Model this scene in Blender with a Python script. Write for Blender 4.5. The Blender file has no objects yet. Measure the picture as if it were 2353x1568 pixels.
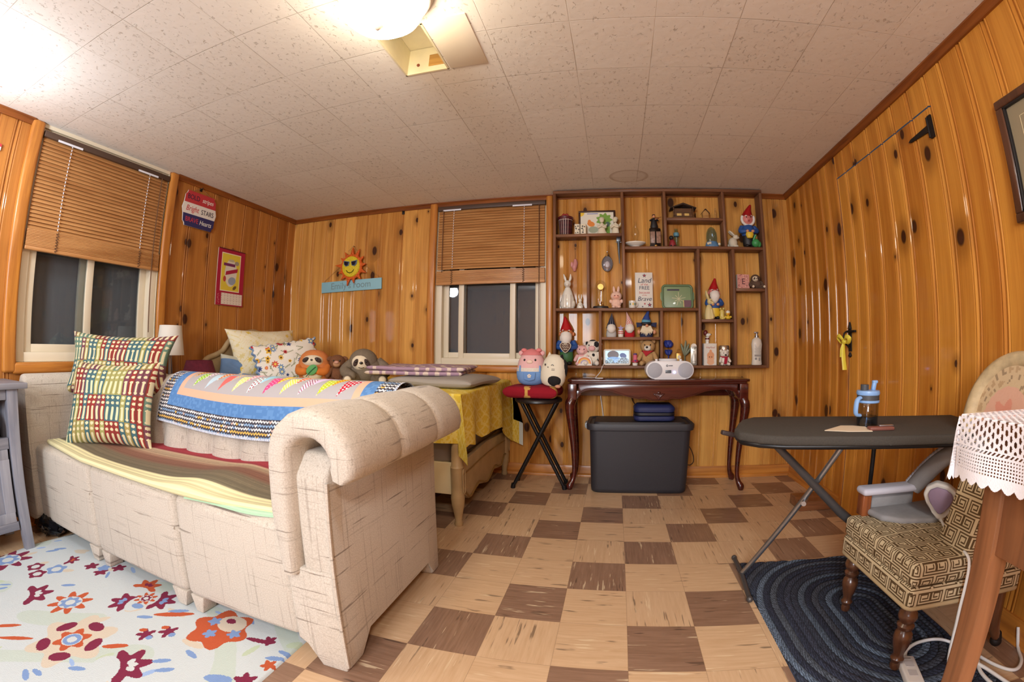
import bpy, bmesh, math, random
import numpy as np
from mathutils import Matrix, Vector, Euler

# ------------------------------------------------------------------ camera
S = bpy.context.scene
COL = S.collection
CAM_H = 0.94217
cam_data = bpy.data.cameras.new('camera')
cam = bpy.data.objects.new('camera', cam_data)
COL.objects.link(cam)
S.camera = cam
cam_data.type = 'PANO'
cam_data.panorama_type = 'FISHEYE_LENS_POLYNOMIAL'
cam_data.fisheye_fov = math.radians(200)
cam_data.sensor_fit = 'HORIZONTAL'
cam_data.sensor_width = 36.0
cam_data.sensor_height = 36.0 * 1568 / 2353
cam_data.fisheye_polynomial_k0 = 0.0
cam_data.fisheye_polynomial_k1 = -0.06587376
cam_data.fisheye_polynomial_k2 = -0.000134420
cam_data.fisheye_polynomial_k3 = 3.106485e-05
cam_data.fisheye_polynomial_k4 = -3.556081e-07
cam_data.shift_x = -81.148 / 2353
cam_data.shift_y = -11.137 / 1568
cam_data.clip_start = 0.02
_ya, _pi, _ro = -0.1507092, 0.0280445, 0.0027601
_fw = Vector((math.sin(_ya) * math.cos(_pi), math.cos(_ya) * math.cos(_pi), math.sin(_pi)))
_rt = Vector((math.cos(_ya), -math.sin(_ya), 0))
_up = _rt.cross(_fw)
_x = _rt * math.cos(_ro) + _up * math.sin(_ro)
_y = -_rt * math.sin(_ro) + _up * math.cos(_ro)
_m = Matrix((_x, _y, -_fw)).transposed().to_4x4()
_m.translation = Vector((0, 0, CAM_H))
cam.matrix_world = _m

# ------------------------------------------------------------------ light and exposure
XL, XR, YB, YF, H = -2.811, 1.350, 3.091, -2.0, 2.092
S.view_settings.view_transform = 'Standard'
S.view_settings.look = 'None'
S.view_settings.exposure = 0.77
S.view_settings.gamma = 1.0
S.view_settings.use_curve_mapping = False
S.cycles.use_denoising = True
S.cycles.max_bounces = 8
S.cycles.sample_clamp_indirect = 6.0
world = bpy.data.worlds.new('night')
S.world = world
world.use_nodes = True
world.node_tree.nodes['Background'].inputs[0].default_value = (0.02, 0.025, 0.035, 1)
world.node_tree.nodes['Background'].inputs[1].default_value = 1.0

def lamp(name, kind, loc, energy, color, rot=(0, 0, 0), **kw):
    d = bpy.data.lights.new(name, kind)
    d.energy = energy
    d.color = color
    for k, v in kw.items():
        setattr(d, k, v)
    o = bpy.data.objects.new(name, d)
    o.location = loc
    o.rotation_euler = rot
    COL.objects.link(o)
    return o

# cool lamp standing out of frame by the left wall, throwing its light at the ceiling
lamp('corner_lamp_light', 'POINT', (-2.35, 0.30, 1.78), 11.0, (0.84, 0.91, 1.0), shadow_soft_size=0.08)
# the lit part of the room behind the camera: an unseen cool area light and an added ceiling disc
lamp('rear_area_light', 'AREA', (-0.80, YF + 0.06, 1.50), 52.0, (0.82, 0.91, 1.0), (math.radians(90), 0, 0),
     shape='RECTANGLE', size=0.8, size_y=0.9)
lamp('rear_fill_disc', 'AREA', (0.45, -1.0, H - 0.05), 26.0, (1.0, 0.97, 0.93), (0, 0, 0), shape='DISK', size=0.5)

# ------------------------------------------------------------------ helpers
def lin(c):
    out = []
    for v in c[:3]:
        v = v / 255.0
        out.append(v / 12.92 if v <= 0.04045 else ((v + 0.055) / 1.055) ** 2.4)
    return tuple(out)

class NT:
    """small shader-node builder"""
    def __init__(self, name):
        self.m = bpy.data.materials.new(name)
        self.m.use_nodes = True
        self.t = self.m.node_tree
        self.b = self.t.nodes['Principled BSDF']
        self.out = self.t.nodes['Material Output']
    def n(self, kind, **kw):
        nd = self.t.nodes.new(kind)
        for k, v in kw.items():
            setattr(nd, k, v)
        return nd
    def link(self, a, b):
        self.t.links.new(a, b)
    def put(self, sock, v):
        if hasattr(v, 'is_linked') or isinstance(v, bpy.types.NodeSocket):
            self.link(v, sock)
        else:
            if isinstance(v, tuple) and len(v) == 3 and sock.type == 'RGBA':
                v = (*v, 1)
            sock.default_value = v
    def math(self, op, a, b=0.0, c=None, clamp=False):
        nd = self.n('ShaderNodeMath', operation=op, use_clamp=clamp)
        self.put(nd.inputs[0], a)
        self.put(nd.inputs[1], b)
        if c is not None:
            self.put(nd.inputs[2], c)
        return nd.outputs[0]
    def step(self, v, lo, hi):
        nd = self.n('ShaderNodeMapRange', interpolation_type='SMOOTHSTEP')
        self.put(nd.inputs['Value'], v)
        nd.inputs['From Min'].default_value = lo
        nd.inputs['From Max'].default_value = hi
        return nd.outputs[0]
    def mix(self, f, a, b, mode='MIX'):
        nd = self.n('ShaderNodeMix', data_type='RGBA', blend_type=mode)
        self.put(nd.inputs[0], f)
        self.put(nd.inputs[6], a)
        self.put(nd.inputs[7], b)
        return nd.outputs[2]
    def co(self, which='Object'):
        return self.n('ShaderNodeTexCoord').outputs[which]
    def mapv(self, vec, scale=(1, 1, 1), loc=(0, 0, 0), rot=(0, 0, 0)):
        nd = self.n('ShaderNodeMapping')
        self.link(vec, nd.inputs[0])
        nd.inputs['Location'].default_value = loc
        nd.inputs['Rotation'].default_value = rot
        nd.inputs['Scale'].default_value = scale
        return nd.outputs[0]
    def noise(self, vec, scale=5.0, detail=3.0, rough=0.5, dist=0.0):
        nd = self.n('ShaderNodeTexNoise')
        self.link(vec, nd.inputs['Vector'])
        nd.inputs['Scale'].default_value = scale
        nd.inputs['Detail'].default_value = detail
        nd.inputs['Roughness'].default_value = rough
        nd.inputs['Distortion'].default_value = dist
        return nd.outputs[0]
    def sep(self, vec):
        nd = self.n('ShaderNodeSeparateXYZ')
        self.link(vec, nd.inputs[0])
        return nd.outputs
    def comb(self, x, y, z):
        nd = self.n('ShaderNodeCombineXYZ')
        for s, v in zip(nd.inputs, (x, y, z)):
            self.put(s, v)
        return nd.outputs[0]
    def ramp(self, f, stops):
        nd = self.n('ShaderNodeValToRGB')
        self.link(f, nd.inputs[0])
        el = nd.color_ramp.elements
        while len(el) < len(stops):
            el.new(0.5)
        for e, (p, c) in zip(el, stops):
            e.position = p
            e.color = (*c, 1)
        return nd.outputs[0]
    def bump(self, h, strength=0.3, dist=0.01):
        nd = self.n('ShaderNodeBump')
        self.put(nd.inputs['Height'], h)
        nd.inputs['Strength'].default_value = strength
        nd.inputs['Distance'].default_value = dist
        self.link(nd.outputs[0], self.b.inputs['Normal'])
    def set(self, **kw):
        names = dict(col='Base Color', rough='Roughness', metal='Metallic', coat='Coat Weight', coatr='Coat Roughness',
                     trans='Transmission Weight', ior='IOR', spec='Specular IOR Level', alpha='Alpha',
                     ecol='Emission Color', estr='Emission Strength', sheen='Sheen Weight')
        for k, v in kw.items():
            self.put(self.b.inputs[names[k]], v)
        return self.m

_mats = {}
def mat(name, c, rough=0.55, metal=0.0, coat=0.0, noise=0.0, nscale=60.0, bump=0.0, **kw):
    """plain material: sRGB colour with a little natural variation"""
    key = (name, tuple(c))
    if key in _mats:
        return _mats[key]
    t = NT(name)
    base = lin(c)
    t.set(rough=rough, metal=metal, coat=coat, **kw)
    if noise or bump:
        f = t.noise(t.co(), nscale, 3.0)
        if noise:
            a = tuple(v * (1 - noise) for v in base)
            b = tuple(min(1, v * (1 + noise)) for v in base)
            t.set(col=t.ramp(f, [(0.3, a), (0.7, b)]))
        else:
            t.set(col=base)
        if bump:
            t.bump(f, bump, 0.004)
    else:
        t.set(col=base)
    _mats[key] = t.m
    return t.m

def painted(name, rough=0.9, bump=0.25, nscale=400.0, coat=0.0, spec=0.3):
    """material that takes its pattern from the face colours"""
    key = ('painted', name)
    if key in _mats:
        return _mats[key]
    t = NT(name)
    a = t.n('ShaderNodeAttribute', attribute_name='pattern')
    t.set(col=a.outputs['Color'], rough=rough, coat=coat, spec=spec)
    if bump:
        t.bump(t.noise(t.co(), nscale, 2.0), bump, 0.002)
    _mats[key] = t.m
    return t.m

def rotm(r):
    if r is None:
        return Matrix.Identity(4)
    return Euler([math.radians(v) for v in r]).to_matrix().to_4x4()

class B:
    """collects shapes and links them as one mesh object"""
    def __init__(self):
        self.bm = bmesh.new()
        self.count = 0
    def _mi(self, mi):
        self.bm.faces.ensure_lookup_table()
        if mi:
            for i in range(self.count, len(self.bm.faces)):
                self.bm.faces[i].material_index = mi
        self.count = len(self.bm.faces)
        return self
    def box(self, c, s, bev=0.0, rot=None, mi=0, seg=2):
        M = Matrix.Translation(c) @ rotm(rot) @ Matrix.Diagonal((*s, 1))
        r = bmesh.ops.create_cube(self.bm, size=1, matrix=M)
        if bev:
            ed = list({e for v in r['verts'] for e in v.link_edges})
            bmesh.ops.bevel(self.bm, geom=ed, offset=min(bev, min(s) * 0.49), segments=seg, profile=0.5, affect='EDGES')
        return self._mi(mi)
    def ell(self, c, r, rot=None, mi=0, u=20, v=12):
        if not hasattr(r, '__len__'):
            r = (r, r, r)
        M = Matrix.Translation(c) @ rotm(rot) @ Matrix.Diagonal((*r, 1))
        bmesh.ops.create_uvsphere(self.bm, u_segments=u, v_segments=v, radius=1, matrix=M)
        return self._mi(mi)
    def cone(self, p0, p1, r0, r1=None, n=16, mi=0, caps=True):
        r1 = r0 if r1 is None else r1
        p0, p1 = Vector(p0), Vector(p1)
        d = p1 - p0
        q = d.to_track_quat('Z', 'Y').to_matrix().to_4x4()
        M = Matrix.Translation((p0 + p1) / 2) @ q
        bmesh.ops.create_cone(self.bm, cap_ends=caps, segments=n, radius1=max(r0, 1e-5), radius2=max(r1, 1e-5), depth=d.length, matrix=M)
        return self._mi(mi)
    def rings(self, rings, closed_u=True, caps=True, mi=0, loop=False):
        bm = self.bm
        vs = [[bm.verts.new(p) for p in r] for r in rings]
        n = len(vs[0])
        m = len(vs)
        for a in range(m if loop else m - 1):
            A, C = vs[a], vs[(a + 1) % m]
            for i in range(n if closed_u else n - 1):
                j = (i + 1) % n
                bm.faces.new((A[i], A[j], C[j], C[i]))
        if caps and closed_u and not loop:
            bm.faces.new(list(reversed(vs[0])))
            bm.faces.new(vs[-1])
        return self._mi(mi)
    def lathe(self, prof, c=(0, 0, 0), n=24, mi=0, rot=None, sx=1.0, sy=1.0, caps=True):
        M = Matrix.Translation(c) @ rotm(rot)
        rg = []
        for r, z in prof:
            r = max(r, 1e-4)
            rg.append([M @ Vector((r * sx * math.cos(2 * math.pi * i / n), r * sy * math.sin(2 * math.pi * i / n), z)) for i in range(n)])
        return self.rings(rg, caps=caps, mi=mi)
    def tube(self, pts, r, n=10, mi=0, loop=False, smooth=0, sx=1.0):
        pts = [Vector(p) for p in pts]
        rad = r if hasattr(r, '__len__') else [r] * len(pts)
        if smooth:
            pts, rad = spline(pts, rad, smooth, loop)
        rg = []
        m = len(pts)
        prev = None
        for i, p in enumerate(pts):
            a = pts[(i - 1) % m] if loop or i else p
            b = pts[(i + 1) % m] if loop or i < m - 1 else p
            t = (b - a)
            t = t.normalized() if t.length > 1e-9 else Vector((0, 0, 1))
            if prev is None:
                ref = Vector((0, 0, 1)) if abs(t.z) < 0.9 else Vector((0, 1, 0))
                nn = (ref - t * ref.dot(t)).normalized()
            else:
                nn = (prev - t * prev.dot(t)).normalized()
            prev = nn
            bb = t.cross(nn)
            rg.append([p + (nn * math.cos(2 * math.pi * k / n) + bb * sx * math.sin(2 * math.pi * k / n)) * rad[i] for k in range(n)])
        return self.rings(rg, caps=not loop, mi=mi, loop=loop)
    def prism(self, poly, axis, a, b, bev=0.0, mi=0, seg=2):
        """polygon pushed along an axis: y takes (x,z), x takes (y,z), z takes (x,y)"""
        def P(u, v, w):
            return {'y': (u, w, v), 'x': (w, u, v), 'z': (u, v, w)}[axis]
        bm = self.bm
        va = [bm.verts.new(P(u, v, a)) for u, v in poly]
        vb = [bm.verts.new(P(u, v, b)) for u, v in poly]
        n = len(poly)
        fs = [bm.faces.new(va), bm.faces.new(list(reversed(vb)))]
        for i in range(n):
            j = (i + 1) % n
            fs.append(bm.faces.new((va[i], vb[i], vb[j], va[j])))
        if bev:
            ed = list({e for f in fs for e in f.edges})
            bmesh.ops.bevel(bm, geom=ed, offset=bev, segments=seg, profile=0.5, affect='EDGES', clamp_overlap=True)
        return self._mi(mi)
    def grid(self, fn, nu, nv, mi=0, closed_u=False):
        rg = [[fn(i / (nu if closed_u else nu - 1), j / (nv - 1)) for i in range(nu)] for j in range(nv)]
        return self.rings(rg, closed_u=closed_u, caps=False, mi=mi)
    def done(self, name, mats, parent=None, smooth=45.0, **props):
        bm = self.bm
        bmesh.ops.recalc_face_normals(bm, faces=bm.faces)
        if smooth:
            lim = math.radians(smooth)
            for f in bm.faces:
                f.smooth = True
            for e in bm.edges:
                if len(e.link_faces) == 2 and e.calc_face_angle(0) > lim:
                    e.smooth = False
        me = bpy.data.meshes.new(name)
        bm.to_mesh(me)
        bm.free()
        for m in (mats if isinstance(mats, (list, tuple)) else [mats]):
            me.materials.append(m)
        return put(name, me, parent, **props)

def put(name, data, parent=None, **props):
    o = bpy.data.objects.new(name, data)
    COL.objects.link(o)
    if parent is not None:
        o.parent = parent
    for k, v in props.items():
        o[k] = v
    return o

def spline(pts, rad, k, loop=False):
    out, ro = [], []
    n = len(pts)
    for i in range(n if loop else n - 1):
        p1, p2 = pts[i], pts[(i + 1) % n]
        p0 = pts[(i - 1) % n] if loop or i else p1
        p3 = pts[(i + 2) % n] if loop or i + 2 < n else p2
        for s in range(k):
            t = s / k
            out.append(0.5 * ((2 * p1) + (p2 - p0) * t + (2 * p0 - 5 * p1 + 4 * p2 - p3) * t * t + (3 * p1 - p0 - 3 * p2 + p3) * t ** 3))
            ro.append(rad[i] * (1 - t) + rad[(i + 1) % n] * t)
    if not loop:
        out.append(pts[-1])
        ro.append(rad[-1])
    return out, ro

def tag(o, label, cat, group=None):
    o['label'] = label
    o['category'] = cat
    if group:
        o['group'] = group
    return o

def thing(name, label, cat, loc=(0, 0, 0), rz=0.0, group=None, rx=0.0, ry=0.0):
    o = bpy.data.objects.new(name, None)
    o.empty_display_size = 0.05
    COL.objects.link(o)
    o.location = loc
    o.rotation_euler = (math.radians(rx), math.radians(ry), math.radians(rz))
    return tag(o, label, cat, group)

def copy_thing(src, loc=None, rz=None, label=None):
    r = src.copy()
    COL.objects.link(r)
    if loc is not None:
        r.location = loc
    if rz is not None:
        r.rotation_euler[2] = math.radians(rz)
    if label:
        r['label'] = label
    for ch in list(src.children):
        c = ch.copy()
        COL.objects.link(c)
        c.parent = r
        for g in list(ch.children):
            d = g.copy()
            COL.objects.link(d)
            d.parent = c
    return r

def structure(o):
    o['kind'] = 'structure'
    return o

def text(body, size, mat_, parent, loc, rot=(90, 0, 0), name='lettering', align='CENTER', shear=0.0, extrude=0.0004, sx=1.0, space=1.0):
    cu = bpy.data.curves.new(name, 'FONT')
    cu.body = body
    cu.size = size
    cu.align_x = align
    cu.align_y = 'CENTER'
    cu.shear = shear
    cu.extrude = extrude
    cu.space_character = space
    cu.materials.append(mat_)
    tmp = bpy.data.objects.new('tmp', cu)
    me = bpy.data.meshes.new_from_object(tmp)         # letters become a plain mesh
    me.name = name
    bpy.data.objects.remove(tmp)
    bpy.data.curves.remove(cu)
    o = put(name, me, parent)
    o.location = loc
    o.rotation_euler = [math.radians(v) for v in rot]
    o.scale = (sx, 1, 1)
    return o

# --- meshes whose pattern is laid down face by face
def np_mesh(name, V, F, C, parent, m, smooth=True, **props):
    me = bpy.data.meshes.new(name)
    nv, nf = len(V), len(F)
    me.vertices.add(nv)
    me.vertices.foreach_set('co', np.ascontiguousarray(V, dtype=np.float32).ravel())
    me.loops.add(nf * 4)
    me.loops.foreach_set('vertex_index', np.ascontiguousarray(F, dtype=np.int32).ravel())
    me.polygons.add(nf)
    me.polygons.foreach_set('loop_start', np.arange(0, nf * 4, 4, dtype=np.int32))
    me.polygons.foreach_set('use_smooth', np.full(nf, smooth, dtype=bool))
    me.update(calc_edges=True)
    if C is not None:
        at = me.attributes.new('pattern', 'FLOAT_COLOR', 'FACE')
        at.data.foreach_set('color', np.concatenate([C, np.ones((nf, 1))], 1).astype(np.float32).ravel())
    me.materials.append(m)
    return put(name, me, parent, **props)

def srgb_arr(c):
    c = np.asarray(c, float) / 255.0
    return np.where(c <= 0.04045, c / 12.92, ((c + 0.055) / 1.055) ** 2.4)

def grid_faces(nu, nv, off=0, flip=False):
    i, j = np.meshgrid(np.arange(nu - 1), np.arange(nv - 1))
    a = (j * nu + i).ravel() + off
    q = [a, a + 1, a + 1 + nu, a + nu]
    if flip:
        q.reverse()
    return np.stack(q, 1)

def sheet(name, pos, colfn, nu, nv, parent, m, flip=False, **props):
    """patterned surface; pos(u,v)->(x,y,z) arrays, colfn(u,v)->sRGB array"""
    U, V = np.meshgrid(np.linspace(0, 1, nu), np.linspace(0, 1, nv))
    P = np.stack([np.broadcast_to(np.asarray(p, float), U.shape) for p in pos(U, V)], -1).reshape(-1, 3)
    Fc = grid_faces(nu, nv, 0, flip)
    u, v = np.meshgrid((np.arange(nu - 1) + 0.5) / (nu - 1), (np.arange(nv - 1) + 0.5) / (nv - 1))
    C = srgb_arr(colfn(u.ravel(), v.ravel()))
    return np_mesh(name, P, Fc, C, parent, m, **props)

class Paint:
    """paints shapes into an array of colours at points (x, y)"""
    def __init__(self, x, y, base):
        self.x, self.y = x, y
        self.c = np.tile(np.asarray(base, float), (len(x), 1))
    def fill(self, mask, col):
        self.c[mask] = col
        return self
    def ell(self, cx, cy, rx, ry=None, ang=0.0, col=(0, 0, 0), inner=0.0):
        ry = rx if ry is None else ry
        a = math.radians(ang)
        dx, dy = self.x - cx, self.y - cy
        p = (dx * math.cos(a) + dy * math.sin(a)) / rx
        q = (-dx * math.sin(a) + dy * math.cos(a)) / ry
        d = p * p + q * q
        return self.fill((d < 1) & (d >= inner * inner), col)
    def flower(self, cx, cy, r, n, col, depth=0.35, ang=0.0, sx=1.0, sy=1.0, rot=0.0):
        a = math.radians(rot)
        dx, dy = self.x - cx, self.y - cy
        p = (dx * math.cos(a) + dy * math.sin(a)) / sx
        q = (-dx * math.sin(a) + dy * math.cos(a)) / sy
        th = np.arctan2(q, p) - math.radians(ang)
        rr = r * (1 - depth * (0.5 - 0.5 * np.cos(n * th)))
        return self.fill(np.hypot(p, q) < rr, col)
    def rect(self, x0, x1, y0, y1, col):
        return self.fill((self.x >= x0) & (self.x < x1) & (self.y >= y0) & (self.y < y1), col)
    def poly(self, pts, col):
        ins = np.zeros(len(self.x), bool)
        n = len(pts)
        for i in range(n):
            (x1, y1), (x2, y2) = pts[i], pts[(i + 1) % n]
            if y1 == y2:
                continue
            c = ((y1 > self.y) != (y2 > self.y)) & (self.x < (x2 - x1) * (self.y - y1) / (y2 - y1) + x1)
            ins ^= c
        return self.fill(ins, col)

def hashn(*a):
    """repeatable pseudo-random 0..1 from integer arrays"""
    h = np.zeros(np.broadcast(*a).shape)
    for k, v in enumerate(a):
        h = h + np.asarray(v) * (12.9898 + 65.233 * k)
    s = np.sin(h) * 43758.5453
    return s - np.floor(s)

# ------------------------------------------------------------------ shared materials
def pine(name, light, dark, knot=(58, 24, 10), kscale=(5.2, 3.0), rough=0.55):
    """varnished knotty pine; the boards' UVs carry metres across and along the grain"""
    t = NT(name)
    uv = t.co('UV')
    tone = t.n('ShaderNodeAttribute', attribute_name='tone').outputs['Fac']
    warp = t.noise(t.mapv(uv, (6, 1.6, 1)), 1.0, 2.0)
    s = t.sep(uv)
    x = t.math('ADD', s[0], t.math('MULTIPLY', warp, 0.02))
    v2 = t.comb(x, s[1], 0.0)
    fine = t.noise(t.mapv(v2, (150, 3.5, 1)), 1.0, 3.0)
    wide = t.noise(t.mapv(v2, (26, 1.1, 1)), 1.0, 3.0)
    f = t.math('ADD', t.math('MULTIPLY', fine, 0.35), t.math('MULTIPLY', wide, 0.65))
    f = t.math('ADD', f, t.math('MULTIPLY', t.math('SUBTRACT', tone, 0.5), 0.24))
    col = t.ramp(f, [(0.30, lin(dark)), (0.72, lin(light))])
    vor = t.n('ShaderNodeTexVoronoi', voronoi_dimensions='2D', feature='F1')
    t.link(t.mapv(v2, (kscale[0], kscale[1], 1)), vor.inputs['Vector'])
    vor.inputs['Scale'].default_value = 1.0
    rnd = t.sep(vor.outputs['Color'])
    size = t.math('MULTIPLY', t.math('SUBTRACT', rnd[0], 0.40, clamp=True), 0.24)
    d = t.math('DIVIDE', vor.outputs['Distance'], t.math('ADD', size, 0.0015))
    halo = t.math('SUBTRACT', 1.0, t.step(d, 0.8, 3.4))
    halo = t.math('MULTIPLY', halo, t.step(rnd[0], 0.45, 0.5))
    core = t.math('SUBTRACT', 1.0, t.step(d, 0.55, 1.0))
    core = t.math('MULTIPLY', core, t.step(rnd[0], 0.45, 0.5))
    hc = tuple(a * 0.5 for a in lin(dark))
    col = t.mix(t.math('MULTIPLY', halo, 0.62), col, hc)
    col = t.mix(t.math('MULTIPLY', core, 0.95), col, lin(knot))
    ring = t.math('MULTIPLY', t.math('MULTIPLY', t.step(d, 0.45, 0.75), t.math('SUBTRACT', 1.0, t.step(d, 0.85, 1.1))), core)
    col = t.mix(t.math('MULTIPLY', ring, 0.7), col, lin((28, 10, 5)))
    t.set(col=col, rough=rough, spec=0.2, coat=0.30, coatr=0.06)
    t.bump(f, 0.06, 0.002)
    return t.m

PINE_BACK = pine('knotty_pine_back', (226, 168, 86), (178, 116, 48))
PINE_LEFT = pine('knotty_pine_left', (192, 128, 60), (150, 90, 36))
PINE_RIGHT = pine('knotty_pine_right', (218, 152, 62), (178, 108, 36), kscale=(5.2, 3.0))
def woodgrain(name, light, dark, axis=2, rough=0.4, coat=0.2, scale=1.0):
    t = NT(name)
    sc = [38 * scale] * 3
    sc[axis] = 2.6 * scale
    f = t.noise(t.mapv(t.co(), tuple(sc)), 1.0, 4.0, 0.55, 0.6)
    t.set(col=t.ramp(f, [(0.32, lin(dark)), (0.68, lin(light))]), rough=rough, coat=coat, coatr=0.15)
    t.bump(f, 0.08, 0.002)
    return t.m

CASING = woodgrain('varnished_pine_casing', (205, 136, 56), (165, 98, 36), 2)
CASING_H = woodgrain('varnished_pine_rail', (205, 136, 56), (165, 98, 36), 0)
CASING_Y = woodgrain('varnished_pine_rail_side', (205, 136, 56), (165, 98, 36), 1)
CROWN_X = woodgrain('dark_crown_moulding', (150, 84, 30), (108, 54, 18), 0)
CROWN_Y = woodgrain('dark_crown_moulding_side', (150, 84, 30), (108, 54, 18), 1)
SHELFWOOD = woodgrain('rough_stained_shelf_wood', (142, 96, 64), (92, 58, 38), 0, 0.6, 0.05)
SHELFWOOD_V = woodgrain('rough_stained_shelf_upright', (142, 96, 64), (92, 58, 38), 2, 0.6, 0.05)
MAHOG = woodgrain('red_mahogany', (84, 30, 22), (58, 19, 15), 0, 0.22, 0.5)
WHITE = mat('white_plastic', (232, 232, 230), 0.35)
BLACK = mat('black_plastic', (30, 30, 33), 0.45)
BLKMETAL = mat('black_metal', (26, 26, 28), 0.35, 0.3)
STEEL = mat('brushed_steel', (170, 172, 176), 0.32, 0.9)
VINYL = mat('cream_vinyl', (226, 214, 188), 0.4)
IRONBLK = mat('old_black_iron', (36, 30, 27), 0.6, 0.4)
CHINA = mat('glazed_white_china', (232, 228, 216), 0.12, 0.0, 0.5)

def glass_mat(name, tint=(1, 1, 1), refl=0.10, rough=0.02):
    t = NT(name)
    tr = t.n('ShaderNodeBsdfTransparent')
    tr.inputs[0].default_value = (*tint, 1)
    gl = t.n('ShaderNodeBsdfGlossy')
    gl.inputs['Roughness'].default_value = rough
    fr = t.n('ShaderNodeLayerWeight')
    fr.inputs['Blend'].default_value = 0.5
    edge = t.math('POWER', fr.outputs['Facing'], 3.0)
    mx = t.n('ShaderNodeMixShader')
    t.link(t.math('ADD', t.math('MULTIPLY', edge, 0.45), refl * 0.4), mx.inputs[0])
    t.link(tr.outputs[0], mx.inputs[1])
    t.link(gl.outputs[0], mx.inputs[2])
    t.link(mx.outputs[0], t.out.inputs[0])
    return t.m
GLASS = glass_mat('clear_glass', (0.97, 0.98, 0.97))
PANE = glass_mat('window_glass', (0.75, 0.78, 0.8), 0.12)

# ------------------------------------------------------------------ the room
def floor_material():
    t = NT('asbestos_tile_floor')
    p = t.co('Object')
    s = t.sep(p)
    T = 0.2286
    gx = t.math('DIVIDE', t.math('SUBTRACT', s[0], 0.075875), T)
    gy = t.math('DIVIDE', t.math('SUBTRACT', 2.453151, s[1]), T)
    i, j = t.math('FLOOR', gx), t.math('FLOOR', gy)
    fx, fy = t.math('FRACT', gx), t.math('FRACT', gy)
    k = t.math('MODULO', t.math('ADD', t.math('ADD', i, j), 298.0), 3.0)      # every third diagonal is dark
    dark = t.math('LESS_THAN', k, 0.5)
    wn = t.n('ShaderNodeTexWhiteNoise', noise_dimensions='2D')
    t.link(t.comb(i, j, 0.0), wn.inputs['Vector'])
    rnd = wn.outputs['Value']
    turn = t.math('GREATER_THAN', rnd, 0.5)
    off = t.math('MULTIPLY', rnd, 40.0)
    va = t.comb(t.math('ADD', t.math('MULTIPLY', s[0], 7.0), off), t.math('MULTIPLY', s[1], 95.0), off)
    vb = t.comb(t.math('MULTIPLY', s[0], 95.0), t.math('ADD', t.math('MULTIPLY', s[1], 7.0), off), off)
    vm = t.n('ShaderNodeMix', data_type='VECTOR')
    t.link(turn, vm.inputs[0])
    t.link(va, vm.inputs[4])
    t.link(vb, vm.inputs[5])
    vec = vm.outputs[1]
    n1 = t.noise(vec, 1.0, 3.0, 0.6)
    n2 = t.noise(t.mapv(vec, (0.8, 0.55, 1), (31, 17, 5)), 1.0, 2.0, 0.55)
    n3 = t.noise(t.mapv(p, (9, 9, 9)), 1.0, 2.0)
    lightc = t.ramp(n1, [(0.25, lin((196, 160, 122))), (0.75, lin((212, 180, 144)))])
    darkc = t.ramp(n1, [(0.25, lin((124, 94, 74))), (0.75, lin((152, 120, 98)))])
    col = t.mix(dark, lightc, darkc)
    col = t.mix(t.math('MULTIPLY', t.math('SUBTRACT', rnd, 0.5), 0.25), col, (0.45, 0.3, 0.2))
    streak_d = t.math('MULTIPLY', t.step(n2, 0.635, 0.67), t.step(n3, 0.42, 0.56))
    col = t.mix(t.math('MULTIPLY', streak_d, 0.6), col, lin((58, 44, 36)))
    n4 = t.noise(t.mapv(vec, (0.9, 0.8, 1), (3, 71, 9)), 1.0, 2.0, 0.55)
    streak_l = t.math('MULTIPLY', t.step(n4, 0.64, 0.68), t.step(n3, 0.6, 0.45))
    col = t.mix(t.math('MULTIPLY', streak_l, 0.6), col, lin((226, 206, 170)))
    def edge(f):
        return t.math('MINIMUM', f, t.math('SUBTRACT', 1.0, f))
    e = t.math('MINIMUM', edge(fx), edge(fy))
    seam = t.math('LESS_THAN', e, 0.005)
    col = t.mix(t.math('MULTIPLY', seam, 0.35), col, lin((110, 80, 56)))
    t.set(col=col, rough=t.math('ADD', 0.22, t.math('MULTIPLY', n3, 0.25)), spec=0.45)
    t.bump(t.math('SUBTRACT', t.math('MULTIPLY', n3, 0.6), seam), 0.12, 0.002)
    return t.m

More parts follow.
